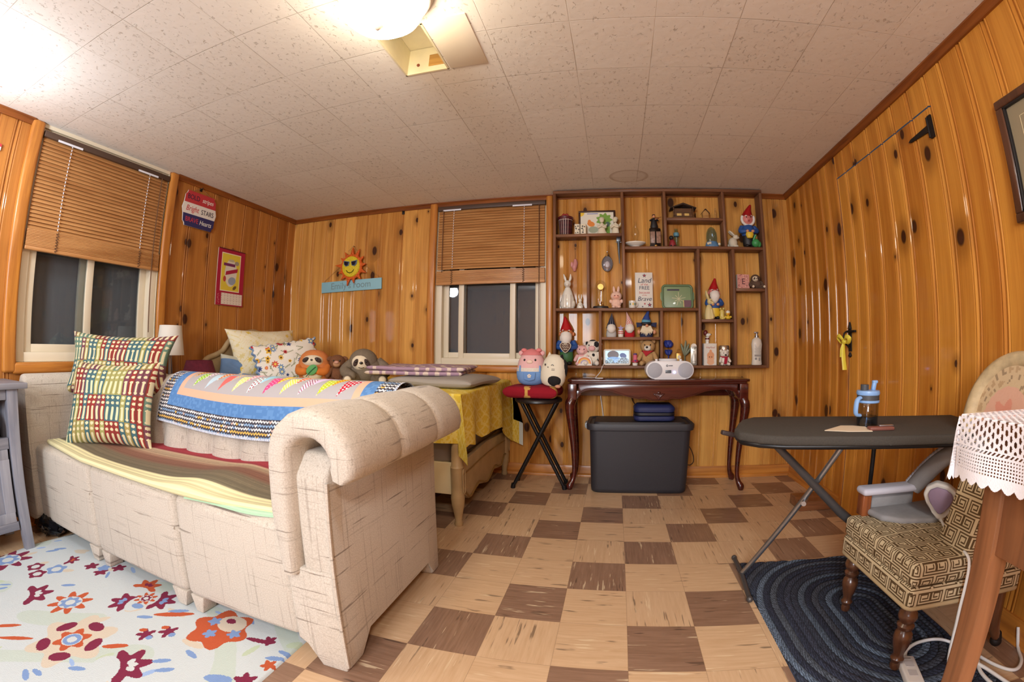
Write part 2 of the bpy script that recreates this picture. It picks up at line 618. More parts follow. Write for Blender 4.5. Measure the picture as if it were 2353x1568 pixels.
def ceiling_material():
    t = NT('textured_ceiling_tile')
    p = t.co('Object')
    s = t.sep(p)
    T = 0.30306
    gx = t.math('DIVIDE', t.math('SUBTRACT', s[0], -0.115806), T)
    gy = t.math('DIVIDE', t.math('SUBTRACT', s[1], 1.260612), T)
    i, j = t.math('FLOOR', gx), t.math('FLOOR', gy)
    fx, fy = t.math('FRACT', gx), t.math('FRACT', gy)
    wn = t.n('ShaderNodeTexWhiteNoise', noise_dimensions='2D')
    t.link(t.comb(i, j, 0.0), wn.inputs['Vector'])
    rnd = wn.outputs['Value']
    def edge(f):
        return t.math('MINIMUM', f, t.math('SUBTRACT', 1.0, f))
    e = t.math('MINIMUM', edge(fx), edge(fy))
    seam = t.math('SUBTRACT', 1.0, t.step(e, 0.001, 0.007))
    patchy = t.noise(t.mapv(p, (2.2, 2.2, 1)), 1.0, 2.0)
    seam = t.math('MULTIPLY', seam, t.math('ADD', 0.25, t.math('MULTIPLY', t.step(patchy, 0.4, 0.6), 0.6)))
    warp = t.noise(t.mapv(p, (30, 30, 1)), 1.0, 2.0)
    pits = t.noise(t.mapv(p, (62, 44, 1)), 1.0, 4.0, 0.62, 0.8)
    dens = t.math('ADD', 0.59, t.math('MULTIPLY', rnd, 0.03))
    pit = t.math('MULTIPLY', t.math('SUBTRACT', pits, dens), 14.0, clamp=True)
    base = t.mix(rnd, lin((230, 225, 217)), lin((235, 231, 224)))
    col = t.mix(t.math('MULTIPLY', pit, 0.42), base, lin((150, 132, 112)))
    col = t.mix(t.math('MULTIPLY', seam, 0.65), col, lin((140, 120, 98)))
    # old rust-coloured specks and one ring stain near the shelves
    sp = t.noise(t.mapv(p, (26, 19, 1), (4, 9, 0)), 1.0, 1.0)
    col = t.mix(t.math('MULTIPLY', t.step(sp, 0.80, 0.83), 0.8), col, lin((150, 92, 52)))
    d = t.n('ShaderNodeVectorMath', operation='LENGTH')
    t.link(t.mapv(p, (7.5, 9, 0), (-0.13 * 7.5, -2.76 * 9, 0)), d.inputs[0])
    ring = t.math('MULTIPLY', t.step(d.outputs['Value'], 0.75, 0.95), t.math('SUBTRACT', 1.0, t.step(d.outputs['Value'], 0.97, 1.02)))
    ring = t.math('ADD', t.math('MULTIPLY', ring, 0.30), t.math('MULTIPLY', t.math('LESS_THAN', d.outputs['Value'], 0.97), 0.10))
    col = t.mix(ring, col, lin((150, 118, 86)))
    t.set(col=col, rough=0.95, spec=0.1)
    h = t.math('ADD', t.math('MULTIPLY', warp, 0.4), t.math('MULTIPLY', pit, -1.0))
    h = t.math('SUBTRACT', h, t.math('MULTIPLY', seam, 0.8))
    t.bump(h, 0.5, 0.006)
    return t.m

structure(B().box(((XL + XR) / 2, (YB + YF) / 2, -0.05), (XR - XL + 0.4, YB - YF + 0.4, 0.1)).done('floor', floor_material()))
# ceiling slab left open for the box beside the lamp
HX0, HX1, HY0, HY1 = -0.832, -0.632, 1.16, 1.456
cb = B()
x0, x1, y0, y1 = XL - 0.2, XR + 0.2, YF - 0.2, YB + 0.2
for (a, b, c, d) in ((x0, HX0, y0, y1), (HX1, x1, y0, y1), (HX0, HX1, y0, HY0), (HX0, HX1, HY1, y1)):
    cb.box(((a + b) / 2, (c + d) / 2, H + 0.01), (b - a, d - c, 0.02))
ceil = structure(cb.done('ceiling', ceiling_material(), smooth=0))

def board_wall(name, edges, height, openings, place, m, seed, recess=0.0, z0=0.0):
    """tongue-and-groove boards: edges are the seams along the wall, openings (u0,u1,z0,z1); place(u,depth,z)->xyz"""
    rng = random.Random(seed)
    bm = bmesh.new()
    uvl = bm.loops.layers.uv.new('UVMap')
    tone = bm.faces.layers.float.new('tone')
    def strip(us, ds, za, zb, uo, vo, tn):
        vs = [(bm.verts.new(place(u, d, za)), bm.verts.new(place(u, d, zb)), u) for u, d in zip(us, ds)]
        for a, b in zip(vs[:-1], vs[1:]):
            f = bm.faces.new((a[0], b[0], b[1], a[1]))
            f[tone] = tn
            for l, (uu, zz) in zip(f.loops, ((a[2], za), (b[2], za), (b[2], zb), (a[2], zb))):
                l[uvl].uv = (uu + uo, zz + vo)
    for a, b in zip(edges[:-1], edges[1:]):
        w = b - a
        uo, vo, tn = rng.uniform(0, 50), rng.uniform(0, 50), rng.random()
        prof = [(a, -0.007), (a + 0.004, -0.006), (a + 0.007, 0.0), (a + 0.011, 0.002), (a + 0.015, 0.0), (a + 0.018, -0.002), (a + 0.022, 0.0),
                (b - 0.018, 0.0), (b - 0.014, -0.002), (b - 0.010, 0.001), (b - 0.006, 0.0), (b - 0.004, -0.006), (b, -0.007)]
        if w < 0.06:
            prof = [(a, -0.007), (a + 0.004, 0.0), (b - 0.004, 0.0), (b, -0.007)]
        cuts = sorted({a, b} | {u for o in openings for u in o[:2] if a < u < b})
        for c0, c1 in zip(cuts[:-1], cuts[1:]):
            pts = [(c0, float(np.interp(c0, *zip(*prof))))] + [q for q in prof if c0 < q[0] < c1] + [(c1, float(np.interp(c1, *zip(*prof))))]
            mid = (c0 + c1) / 2
            zs = [(z0, height)]
            for o in openings:
                if o[0] <= mid <= o[1]:
                    zs = [s for s in ((z0, o[2]), (o[3], height)) if s[1] - s[0] > 1e-4]
            for za, zb in zs:
                strip([q[0] for q in pts], [q[1] - recess for q in pts], za, zb, uo, vo, tn)
    me = bpy.data.meshes.new(name)
    for f in bm.faces:
        f.smooth = False
    bm.to_mesh(me)
    bm.free()
    me.materials.append(m)
    return put(name, me)

def seams(known, lo, hi, seed):
    rng = random.Random(seed)
    e = sorted(k for k in known if lo < k < hi)
    u = e[0]
    while u - lo > 0.24:
        u -= rng.uniform(0.12, 0.21)
        e.insert(0, u)
    u = e[-1]
    while hi - u > 0.24:
        u += rng.uniform(0.12, 0.21)
        e.append(u)
    return [lo - 0.012] + e + [hi + 0.012]

WB = (-1.352, -0.478, 0.815, H)                 # back window opening (x, z)
WL = (0.872, 1.736, 0.842, H)                   # left window opening (y, z)
back_edges = seams([-2.73, -2.592, -2.44, -2.352, -2.227, -2.12, -2.005, -1.869, -1.661, -1.532, -1.403, -1.24, -1.08, -0.93, -0.76, -0.6, -0.44,
                    -0.334, -0.235, -0.098, -0.029, 0.161, 0.256, 0.40, 0.498, 0.636, 0.749, 0.851, 0.988, 1.116, 1.19, 1.233, 1.30], XL, XR, 5)
left_edges = seams([0.62, 0.735, 0.823, 0.98, 1.15, 1.32, 1.5, 1.66, 1.80, 1.948, 2.145, 2.28, 2.463, 2.627, 2.76, 2.857, 2.995], YF, YB, 6)
right_edges = seams([3.012, 2.86, 2.76, 2.66, 2.53, 2.431, 2.313, 2.2, 2.092, 1.943, 1.82, 1.704, 1.572, 1.44, 1.333, 1.204, 1.06, 0.92], YF, YB, 7)
DOOR = (1.44, 2.313, 0.0, 1.922)
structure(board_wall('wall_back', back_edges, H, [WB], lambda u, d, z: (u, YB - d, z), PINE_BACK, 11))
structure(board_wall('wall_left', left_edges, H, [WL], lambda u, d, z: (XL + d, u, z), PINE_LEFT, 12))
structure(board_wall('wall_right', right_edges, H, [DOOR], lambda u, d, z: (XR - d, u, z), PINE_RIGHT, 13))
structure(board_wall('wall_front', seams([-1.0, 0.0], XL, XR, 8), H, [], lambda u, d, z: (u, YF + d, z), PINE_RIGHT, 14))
door = structure(board_wall('door_1', [DOOR[0] + 0.004] + [e for e in right_edges if DOOR[0] < e < DOOR[1]] + [DOOR[1] - 0.004], DOOR[3] - 0.005, [],
                            lambda u, d, z: (XR - d, u, z), PINE_RIGHT, 15, recess=0.003, z0=0.012))
# strap hinge and thumb latch of the door
B().prism([(1.475, 1.845), (1.475, 1.815), (1.60, 1.822), (1.615, 1.828), (1.60, 1.836)], 'x', XR - 0.0005, XR - 0.006) \
   .box((XR - 0.004, 1.455, 1.83), (0.008, 0.022, 0.10)).cone((XR - 0.008, 1.468, 1.785), (XR - 0.008, 1.468, 1.875), 0.005).done('hinge', IRONBLK, door)
B().box((XR - 0.003, 2.283, 0.985), (0.006, 0.030, 0.13), 0.002).lathe([(0.0, -0.02), (0.012, -0.014), (0.004, 0.02), (0, 0.025)], (XR - 0.003, 2.283, 1.06), 12) \
   .lathe([(0.0, -0.03), (0.012, -0.02), (0.004, 0.0)], (XR - 0.003, 2.283, 0.915), 12) \
   .tube([(XR - 0.006, 2.283, 1.035), (XR - 0.04, 2.283, 1.02), (XR - 0.042, 2.283, 0.975), (XR - 0.006, 2.283, 0.94)], 0.005, 8, smooth=5) \
   .box((XR - 0.012, 2.25, 1.03), (0.012, 0.08, 0.012), 0.002).done('latch', IRONBLK, door)

def trim(name, m, p0, p1, prof):
    """moulding: 2D profile (out from the wall, up) run from p0 to p1"""
    p0, p1 = Vector(p0), Vector(p1)
    d = (p1 - p0).normalized()
    inward = Vector((-d.y, d.x, 0))
    c = Vector(((XL + XR) / 2, (YB + YF) / 2, 0))
    if inward.dot(c - p0) < 0:
        inward = -inward
    b = B()
    b.rings([[p + inward * a + Vector((0, 0, z)) for a, z in prof] for p in (p0, p1)])
    return structure(b.done(name, m))
crown = [(0, -0.034), (0.012, -0.034), (0.016, -0.028), (0.022, -0.012), (0.03, -0.008), (0.03, 0), (0, 0)]
trim('trim_1', CROWN_X, (XL, YB, H), (XR, YB, H), crown)
trim('trim_2', CROWN_Y, (XL, YB, H), (XL, WL[1] + 0.06, H), crown)
trim('trim_3', CROWN_Y, (XL, WL[0] - 0.06, H), (XL, YF, H), crown)
trim('trim_4', CROWN_Y, (XR, YB, H), (XR, YF, H), crown)
base_p = [(0, 0), (0.024, 0), (0.024, 0.012), (0.016, 0.022), (0.012, 0.024), (0.012, 0.075), (0.008, 0.083), (0, 0.083)]
trim('baseboard_back', CASING_H, (XL, YB, 0), (XR, YB, 0), base_p)
trim('baseboard_left', CASING_Y, (XL, YB, 0), (XL, YF, 0), base_p)
trim('baseboard_right', CASING_Y, (XR, YB, 0), (XR, DOOR[1] + 0.01, 0), base_p)
trim('baseboard_door_side', CASING_Y, (XR, DOOR[0] - 0.01, 0), (XR, YF, 0), base_p).name = 'trim_5'

def window(name, place, u0, u1, z0, sashes):
    """two-pane slider set in the opening; place(u,depth_into_wall,z)"""
    root = bpy.data.objects.new(name, None)
    COL.objects.link(root)
    structure(root)
    def bar(b, ua, ub, za, zb, da, db, bev=0.004):
        p, q = Vector(place(ua, da, za)), Vector(place(ub, db, zb))
        c, s = (p + q) / 2, q - p
        b.box(c, tuple(max(abs(v), 1e-4) for v in s), bev)
    top = H - 0.02
    f = B()
    jam = B()
    for (ua, ub, za, zb) in ((u0 - 0.02, u0, z0 - 0.02, top), (u1, u1 + 0.02, z0 - 0.02, top), (u0, u1, z0 - 0.02, z0), (u0, u1, top, top + 0.02)):
        bar(jam, ua, ub, za, zb, 0.0, 0.16, 0)
    jam.done('jamb', VINYL, root)
    w = 0.05
    for (ua, ub, za, zb) in ((u0, u0 + w, z0, top), (u1 - w, u1, z0, top), (u0 + w, u1 - w, z0, z0 + w), (u0 + w, u1 - w, top - w, top)):
        bar(f, ua, ub, za, zb, 0.015, 0.10)
    f.done('window_frame', VINYL, root)
    for (ua, ub, da, lo) in sashes:
        sb = B()
        sw = 0.042
        zt = top - w
        for (a, b2, za, zb) in ((ua, ua + sw, lo, zt), (ub - sw, ub, lo, zt), (ua + sw, ub - sw, lo, lo + sw), (ua + sw, ub - sw, zt - sw, zt)):
            bar(sb, a, b2, za, zb, da, da + 0.028, 0.003)
        so = sb.done('sash', VINYL, root)
        pb = B()
        bar(pb, ua + sw - 0.004, ub - sw + 0.004, lo + sw - 0.004, zt - sw + 0.004, da + 0.012, da + 0.016, 0)
        pb.done('pane', PANE, so)
    sc = B()
    bar(sc, u0 + w, u1 - w, z0 + w, top - w, 0.112, 0.114, 0)
    sc.done('insect_screen', mat('grey_insect_screen', (150, 151, 152), 0.9), root)
    return root

casing_prof_n = 7
def casing(b, c, s, axis):
    """rounded casing strip"""
    b.box(c, s, min(s) * 0.45, seg=4)
cl = B()
casing(cl, (XL + 0.012, WL[0] - 0.036, (0.79 + H) / 2), (0.036, 0.072, H - 0.79), 2)
casing(cl, (XL + 0.012, WL[1] + 0.032, (0.79 + H) / 2), (0.036, 0.064, H - 0.79), 2)
structure(cl.done('trim_6', CASING))
cl = B()
casing(cl, (XL + 0.012, (WL[0] + WL[1]) / 2, 0.812), (0.036, WL[1] - WL[0] + 0.04, 0.06), 1)
structure(cl.done('trim_7', CASING_Y))
cl = B()
casing(cl, (WB[0] - 0.03, YB - 0.012, (0.765 + H) / 2), (0.064, 0.036, H - 0.765), 2)
casing(cl, (WB[1] + 0.026, YB - 0.012, (0.765 + H) / 2), (0.052, 0.036, H - 0.765), 2)
structure(cl.done('trim_8', CASING))
cl = B()
casing(cl, ((WB[0] + WB[1]) / 2, YB - 0.012, 0.788), (WB[1] - WB[0] + 0.03, 0.036, 0.055), 0)
structure(cl.done('trim_9', CASING_H))
window('window_1', lambda u, d, z: (XL - d, u, z), WL[0], WL[1], WL[2], [(WL[0] + 0.05, 1.31, 0.03, WL[2] + 0.05), (1.235, WL[1] - 0.05, 0.062, WL[2] + 0.05)])
window('window_2', lambda u, d, z: (u, YB + d, z), WB[0], WB[1], WB[2], [(-1.165, -0.715, 0.025, WB[2] + 0.045), (WB[0] + 0.05, -1.12, 0.06, WB[2] + 0.05), (-0.76, WB[1] - 0.05, 0.06, WB[2] + 0.05)])

# unseen frame added around the cool area light behind the camera
wf = B()
for c, s_ in (((-0.80, YF + 0.02, 1.98), (0.92, 0.03, 0.06)), ((-0.80, YF + 0.02, 1.02), (0.92, 0.03, 0.06)), ((-1.23, YF + 0.02, 1.50), (0.06, 0.03, 0.9)), ((-0.37, YF + 0.02, 1.50), (0.06, 0.03, 0.9))):
    wf.box(c, s_, 0.004)
structure(wf.done('rear_light_frame', VINYL))

# box let into the ceiling beside the lamp
bx = structure(bpy.data.objects.new('trim_10', None))
COL.objects.link(bx)
PAINTC = mat('yellowed_white_paint', (226, 218, 186), 0.5, noise=0.06, nscale=14)
hb = B()
dz = 0.13
for (c, s) in (((HX0 + 0.005, (HY0 + HY1) / 2, H - 0.002 + dz / 2), (0.008, HY1 - HY0 - 0.004, dz)), ((HX1 - 0.005, (HY0 + HY1) / 2, H - 0.002 + dz / 2), (0.008, HY1 - HY0 - 0.004, dz)),
               (((HX0 + HX1) / 2, HY0 + 0.005, H - 0.002 + dz / 2), (HX1 - HX0 - 0.004, 0.008, dz)), (((HX0 + HX1) / 2, HY1 - 0.005, H - 0.002 + dz / 2), (HX1 - HX0 - 0.004, 0.008, dz)),
               (((HX0 + HX1) / 2, (HY0 + HY1) / 2, H + dz + 0.004), (HX1 - HX0, HY1 - HY0, 0.008))):
    hb.box(c, s)
hb.done('box_lining', PAINTC, bx)
B().box((-0.682, HY1 - 0.009, H + 0.055), (0.09, 0.006, 0.06), 0.002).done('box_cutout', woodgrain('bare_lath', (206, 164, 92), (168, 122, 60), 0), bx)
B().cone((-0.775, HY1 - 0.008, H + 0.04), (-0.775, HY1 - 0.013, H + 0.04), 0.007).done('box_screw', mat('rusty_screw', (140, 76, 50), 0.7), bx)
B().box((-0.545, 1.30, H - 0.001), (0.16, 0.30, 0.006), 0.002).done('patch_panel', mat('fresh_white_patch', (236, 228, 210), 0.7), bx)

# ------------------------------------------------------------------ ceiling lamp
t_ = NT('lit_frosted_glass')
t_.set(col=lin((255, 246, 230)), ecol=(1.0, 0.84, 0.62, 1), estr=19.0, rough=0.4)
LITGLASS = t_.m
lampo = thing('ceiling_lamp', 'lit round frosted glass ceiling lamp with white ringed rim beside the open ceiling box', 'ceiling lamp', (-0.682, 0.972, H))
B().lathe([(0.0, 0.0), (0.158, 0.0), (0.162, -0.008), (0.160, -0.020), (0.153, -0.024), (0.155, -0.032), (0.150, -0.040), (0.142, -0.042), (0.138, -0.034), (0.0, -0.034)], n=48) \
   .done('rim', mat('white_enamel_rim', (238, 236, 230), 0.3), lampo)
B().lathe([(0.136, -0.034), (0.138, -0.070), (0.128, -0.105), (0.100, -0.132), (0.064, -0.147), (0.02, -0.153), (0.0, -0.153)], n=48, caps=False).done('glass_bowl', LITGLASS, lampo)
B().lathe([(0.0, -0.151), (0.014, -0.153), (0.018, -0.159), (0.012, -0.165), (0.006, -0.173), (0.0, -0.175)], n=20).done('finial', mat('white_finial', (240, 232, 214), 0.4), lampo)

# ------------------------------------------------------------------ sofa
def slub(name, c1, c2, dark):
    t = NT(name)
    p = t.co()
    weave = t.noise(t.mapv(p, (260, 260, 260)), 1.0, 2.0)
    n1 = t.noise(t.mapv(p, (5, 5, 150)), 1.0, 2.0, 0.5)
    n2 = t.noise(t.mapv(p, (140, 140, 3)), 1.0, 2.0, 0.5)
    s = t.sep(p)
    bands = t.math('FRACT', t.math('MULTIPLY', s[2], 17.0))
    near = t.step(t.math('ABSOLUTE', t.math('SUBTRACT', bands, 0.5)), 0.22, 0.02)
    line = t.math('MULTIPLY', t.step(n1, 0.60, 0.68), t.math('ADD', 0.25, t.math('MULTIPLY', near, 0.75)))
    col = t.ramp(weave, [(0.35, lin(c1)), (0.65, lin(c2))])
    col = t.mix(t.math('MULTIPLY', t.step(n2, 0.58, 0.70), 0.30), col, lin(dark))
    col = t.mix(t.math('MULTIPLY', line, 0.75), col, lin(dark))
    t.set(col=col, rough=0.95, spec=0.15, sheen=0.15)
    t.bump(t.math('ADD', weave, t.math('MULTIPLY', line, -0.5)), 0.12, 0.002)
    return t.m
SOFA = slub('beige_slub_upholstery', (184, 174, 160), (202, 193, 180), (104, 90, 78))
sofa = thing('sofa', 'beige slub-weave sofa with rolled arm standing across the room', 'sofa', (-1.70, 1.25, 0.0))
def loc(o):                                       # children are built in room coordinates
    o.location = (-o.parent.location[0], -o.parent.location[1], -o.parent.location[2])
    return o
for xa, xb in ((-2.66, -2.036), (-2.032, -1.402), (-1.398, -0.872)):
    b = B()
    b.box(((xa + xb) / 2, 1.135, 0.258), (xb - xa, 0.47, 0.376), 0.03, seg=4)
    o = loc(b.done('seat_section', SOFA, sofa))
    b = B()
    b.tube([(xa + 0.012, 0.905, 0.318), (xb - 0.012, 0.905, 0.318)], 0.006, 6)
    loc(b.done('piping', SOFA, sofa))
for xa, xb in ((-2.66, -2.56), (-2.14, -2.045), (-2.025, -1.95), (-1.50, -1.41), (-1.39, -1.32)):
    loc(B().prism([(xa, 0.075), (xb, 0.075), ((xb * 0.75 + xa * 0.25), 0.010), (xa * 0.75 + xb * 0.25, 0.010)], 'y', 0.905, 0.97, 0.004).done('foot', SOFA, sofa))
# right arm: core panel with shaped lower edge and the padded scroll
core = [(0.898, 0.0), (0.898, 0.60), (0.94, 0.66), (1.58, 0.66), (1.612, 0.60), (1.605, 0.0), (1.53, 0.0), (1.50, 0.085), (1.03, 0.085), (0.985, 0.0)]
loc(B().prism(core, 'x', -0.815, -0.708, 0.012).done('arm_panel', SOFA, sofa))
loc(B().prism([(-0.872, 0.08), (-0.872, 0.33), (-0.712, 0.33), (-0.712, 0.0), (-0.80, 0.0), (-0.835, 0.075)], 'y', 0.890, 0.985, 0.006).done('arm_front_skirt', SOFA, sofa))
def scroll(off):
    path = [(-0.846, 0.315), (-0.850, 0.50), (-0.848, 0.625)]
    cx, cz, r = -0.742, 0.648, 0.100
    for k in range(0, 11):
        a = math.radians(172 - k * 17.2)
        path.append((cx + r * 1.06 * math.cos(a), cz + r * math.sin(a)))
    path += [(-0.640, 0.632), (-0.648, 0.610)]
    L, R_ = [], []
    n = len(path)
    for i, p in enumerate(path):
        a, b = path[max(0, i - 1)], path[min(n - 1, i + 1)]
        dx, dz = b[0] - a[0], b[1] - a[1]
        l = math.hypot(dx, dz)
        nx, nz = -dz / l, dx / l
        e = off * (0.55 if i in (0, n - 1) else 1.0)
        L.append((p[0] + nx * e, p[1] + nz * e))
        R_.append((p[0] - nx * e, p[1] - nz * e))
    return L + R_[::-1]
ys = []
rg = []
y_list = [0.862, 0.868, 0.885, 0.92, 1.00, 1.08, 1.118, 1.128, 1.138, 1.18, 1.28, 1.36, 1.390, 1.400, 1.410, 1.45, 1.54, 1.62, 1.645, 1.652]
o_list = [0.020, 0.030, 0.037, 0.041, 0.043, 0.042, 0.039, 0.032, 0.039, 0.042, 0.043, 0.042, 0.039, 0.032, 0.039, 0.042, 0.043, 0.041, 0.033, 0.020]
b = B()
b.rings([[(x, y, z) for x, z in scroll(o)] for y, o in zip(y_list, o_list)])
loc(b.done('arm_roll', SOFA, sofa, smooth=60))
loc(B().tube([(-0.708, 0.892, 0.02), (-0.708, 0.890, 0.30), (-0.706, 0.893, 0.52), (-0.708, 0.898, 0.59)], 0.006, 6, smooth=4).done('arm_piping', SOFA, sofa))
b = B()
b.prism([(-2.795, 0.05), (-2.795, 0.66), (-2.785, 0.735), (-2.75, 0.785), (-2.71, 0.79), (-2.685, 0.765), (-2.672, 0.69), (-2.66, 0.55), (-2.655, 0.40), (-2.655, 0.05)], 'y', 0.875, 1.50, 0.016, seg=3)
loc(b.done('left_arm', SOFA, sofa))

BACKPROF = [(1.290, 0.36), (1.315, 0.50), (1.345, 0.62), (1.375, 0.70), (1.415, 0.757), (1.47, 0.785), (1.53, 0.782), (1.585, 0.745), (1.612, 0.67), (1.618, 0.5), (1.618, 0.08)]
_pp, _ = spline([Vector((0, y, z)) for y, z in BACKPROF], [1] * len(BACKPROF), 8)
_pp = np.array([(p.y, p.z) for p in _pp])
_seg = np.r_[0, np.cumsum(np.hypot(*np.diff(_pp, axis=0).T))]
BL = _seg[-1]
def back_at(s, off=0.0):
    y = np.interp(s, _seg, _pp[:, 0])
    z = np.interp(s, _seg, _pp[:, 1])
    y2, z2 = np.interp(s + 0.004, _seg, _pp[:, 0]), np.interp(s + 0.004, _seg, _pp[:, 1])
    y1, z1 = np.interp(s - 0.004, _seg, _pp[:, 0]), np.interp(s - 0.004, _seg, _pp[:, 1])
    dy, dz = y2 - y1, z2 - z1
    l = np.hypot(dy, dz) + 1e-9
    return y - dz / l * off, z + dy / l * off
X0, X1 = -2.672, -0.80
def back_pos(u, v):
    x = X0 + (X1 - X0) * u
    ch = np.abs(np.sin(np.pi * (x - X0) / 0.192)) ** 0.45
    s = v * BL
    soft = np.clip(np.minimum(s / 0.04, (0.62 - s) / 0.12), 0, 1)
    y, z = back_at(s, (ch - 0.9) * 0.042 * soft)
    return x, y, z
o = sheet('back', back_pos, lambda u, v: np.tile((200, 184, 166), (len(u), 1)), 300, 90, sofa, SOFA, flip=False)
loc(o)
for xa in (X0 + 0.001, X1 - 0.004):
    loc(B().prism([(y, z) for y, z in BACKPROF], 'x', xa, xa + 0.003).done('back_end', SOFA, sofa))

# ------------------------------------------------------------------ quilt over the sofa back
def hearts(u, v, cell=0.0165):
    """small knitted-heart print: x,y in metres"""
    i, j = np.floor(u / cell), np.floor(v / cell)
    fx, fy = np.abs(u / cell - i - 0.5) * 2, v / cell - j
    c = np.tile((64, 62, 72), (len(u), 1)).astype(float)
    t = fy - 0.12 - 0.45 * fx
    inside = (t > 0) & (t < 0.46) & (fx < 0.92)
    pal = np.array([(232, 230, 228), (232, 230, 228), (228, 182, 90), (140, 172, 206), (206, 180, 168), (232, 230, 228)])
    k = (hashn(j, i * 0 + 3) * 6).astype(int)
    k = np.where(hashn(i, j) > 0.65, (hashn(i + 9, j) * 6).astype(int), k)
    c[inside] = pal[np.clip(k, 0, 5)][inside]
    return c
QX0, QX1 = -2.135, -0.775
QS0 = 0.205
QL = 0.66
PENN = [((236, 176, 90), 'd', (40, 36, 40)), ((150, 200, 60), 'd', (236, 240, 200)), ((240, 226, 232), 'd', (120, 40, 60)), ((190, 214, 226), None, None),
        ((232, 128, 40), 'd', (250, 240, 226)), ((230, 110, 104), None, None), ((232, 190, 130), 's', (150, 180, 206)), ((222, 224, 140), 'd', (240, 240, 200)),
        ((244, 206, 210), 'd', (200, 90, 110)), ((206, 232, 232), 'd', (170, 60, 70)), ((164, 216, 236), None, None), ((222, 70, 130), 'd', (240, 150, 180)),
        ((240, 220, 90), 'd', (236, 130, 50)), ((236, 224, 100), 's', (250, 246, 200)), ((228, 110, 56), 'd', (250, 246, 236)), ((236, 214, 226), 's', (150, 80, 110)),
        ((222, 200, 232), None, None), ((190, 206, 50), 'd', (240, 240, 160)), ((236, 186, 50), 's', (214, 120, 40)), ((196, 36, 60), 'd', (250, 240, 240))]
def quilt_col(u, v):
    x = u * (QX1 - QX0)
    s = v * QL
    w = QX1 - QX0
    ex = np.minimum(x, w - x)
    e = np.minimum(ex, s)
    p = Paint(x, s, (176, 172, 174))
    n = 20
    base = 0.255
    for k in range(n):
        row = k % 2
        cx = 0.225 + 0.0485 * k
        col, pat, c2 = PENN[k]
        cy = 0.245 if row else 0.292
        tri = [(cx - 0.030, cy + 0.030), (cx + 0.048, cy + 0.036), (cx - 0.034, cy - 0.058)]
        before = p.c.copy()
        p.poly(tri, col)
        if pat:
            m = (np.abs(p.c - before).sum(1) > 0)
            if pat == 'd':
                q = (np.mod(x, 0.014) - 0.007) ** 2 + (np.mod(s + 0.007 * (np.floor(x / 0.014) % 2), 0.014) - 0.007) ** 2 < 0.0042 ** 2
            else:
                q = np.mod(x + s, 0.014) < 0.005
            p.fill(m & q, c2)
    p.fill(e < 0.175, (222, 178, 150))
    mott = hashn(np.floor(x * 90), np.floor(s * 90))
    p.fill((e < 0.140), (86, 130, 184))
    p.c[(e < 0.140) & (mott > 0.6)] = (98, 142, 194)
    m = e < 0.085
    p.c[m] = hearts(x, s)[m]
    ed = e < 0.010
    p.c[ed] = np.where((np.mod((x + s) * 90, 1) > 0.5)[:, None], (226, 228, 236), (150, 162, 186))[ed]
    return p.c
def quilt_pos(u, v):
    x = QX0 + (QX1 - QX0) * u
    s = QS0 + v * QL + 0.012 * np.sin(x * 5) * (1 - v)
    y, z = back_at(s, 0.020 + 0.003 * np.sin(x * 9) * np.clip(1 - v * 3, 0, 1))
    return x + 0.03 * (0.4 - v) * (u < 0.02), y, z
sheet('quilt', quilt_pos, quilt_col, 560, 280, None, painted('quilted_cotton', 0.95, 0.35, 90.0))
tag(bpy.data.objects['quilt'], 'patchwork bunting quilt with blue border draped over the sofa back', 'quilt')

# ------------------------------------------------------------------ striped blanket folded on the seat
def blanket_col(u, v):
    wob = 0.035 * np.sin(u * 6.0) + 0.05 * np.exp(-((u - 0.78) / 0.09) ** 2)
    s = v + wob * np.clip((v - 0.25) * 3, 0, 1)
    st = hashn(np.floor(s * 130))
    c = np.zeros((len(u), 3))
    stops = [(0.0, (214, 206, 160)), (0.30, (226, 218, 172)), (0.315, (112, 104, 84)), (0.50, (128, 114, 92)), (0.56, (136, 96, 78)), (0.66, (146, 104, 86)),
             (0.74, (176, 150, 122)), (0.84, (190, 166, 136)), (0.87, (158, 56, 66)), (1.0, (166, 60, 70))]
    xs = [a for a, _ in stops]
    for k in range(3):
        c[:, k] = np.interp(s, xs, [q[1][k] for q in stops])
    return np.clip(c * (0.90 + 0.2 * st)[:, None], 0, 255)
def blanket_pos(u, v):
    x = -2.60 + 1.70 * u
    fy = 0.955 - 0.055 * np.clip(u / 0.3, 0, 1) + 0.055 * np.clip((u - 0.70) * 3.2, 0, 1) ** 1.5
    edge = 0.015 + 0.016 * np.exp(-((u - 0.74) / 0.07) ** 2)
    wav = 0.006 * np.sin(u * 11) + 0.022 * np.exp(-((u - 0.80) / 0.07) ** 2)
    t = np.clip((v - 0.12) / 0.06, 0, 1)
    under = np.clip(v / 0.12, 0, 1)
    over = np.clip((v - 0.18) / 0.82, 0, 1)
    ang = t * np.pi
    y = np.where(v < 0.12, fy + 0.10 * (1 - under), np.where(v < 0.18, fy - edge * 0.5 * np.sin(ang), fy + over * (1.335 - fy)))
    z0, z1 = 0.449, 0.449 + edge + 0.006
    z = np.where(v < 0.12, z0, np.where(v < 0.18, z0 + (z1 - z0) * (0.5 - 0.5 * np.cos(ang)), z1 + wav * np.sin(np.clip(over * 1.3, 0, 1) * np.pi) - 0.012 * over))
    return x, y, z
bl = thing('folded_blanket', 'brown and cream striped blanket lying folded along the sofa seat', 'blanket', (-1.75, 1.12, 0.449))
loc(sheet('blanket_top', blanket_pos, blanket_col, 220, 150, bl, painted('woven_blanket', 0.95, 0.4, 160.0)))
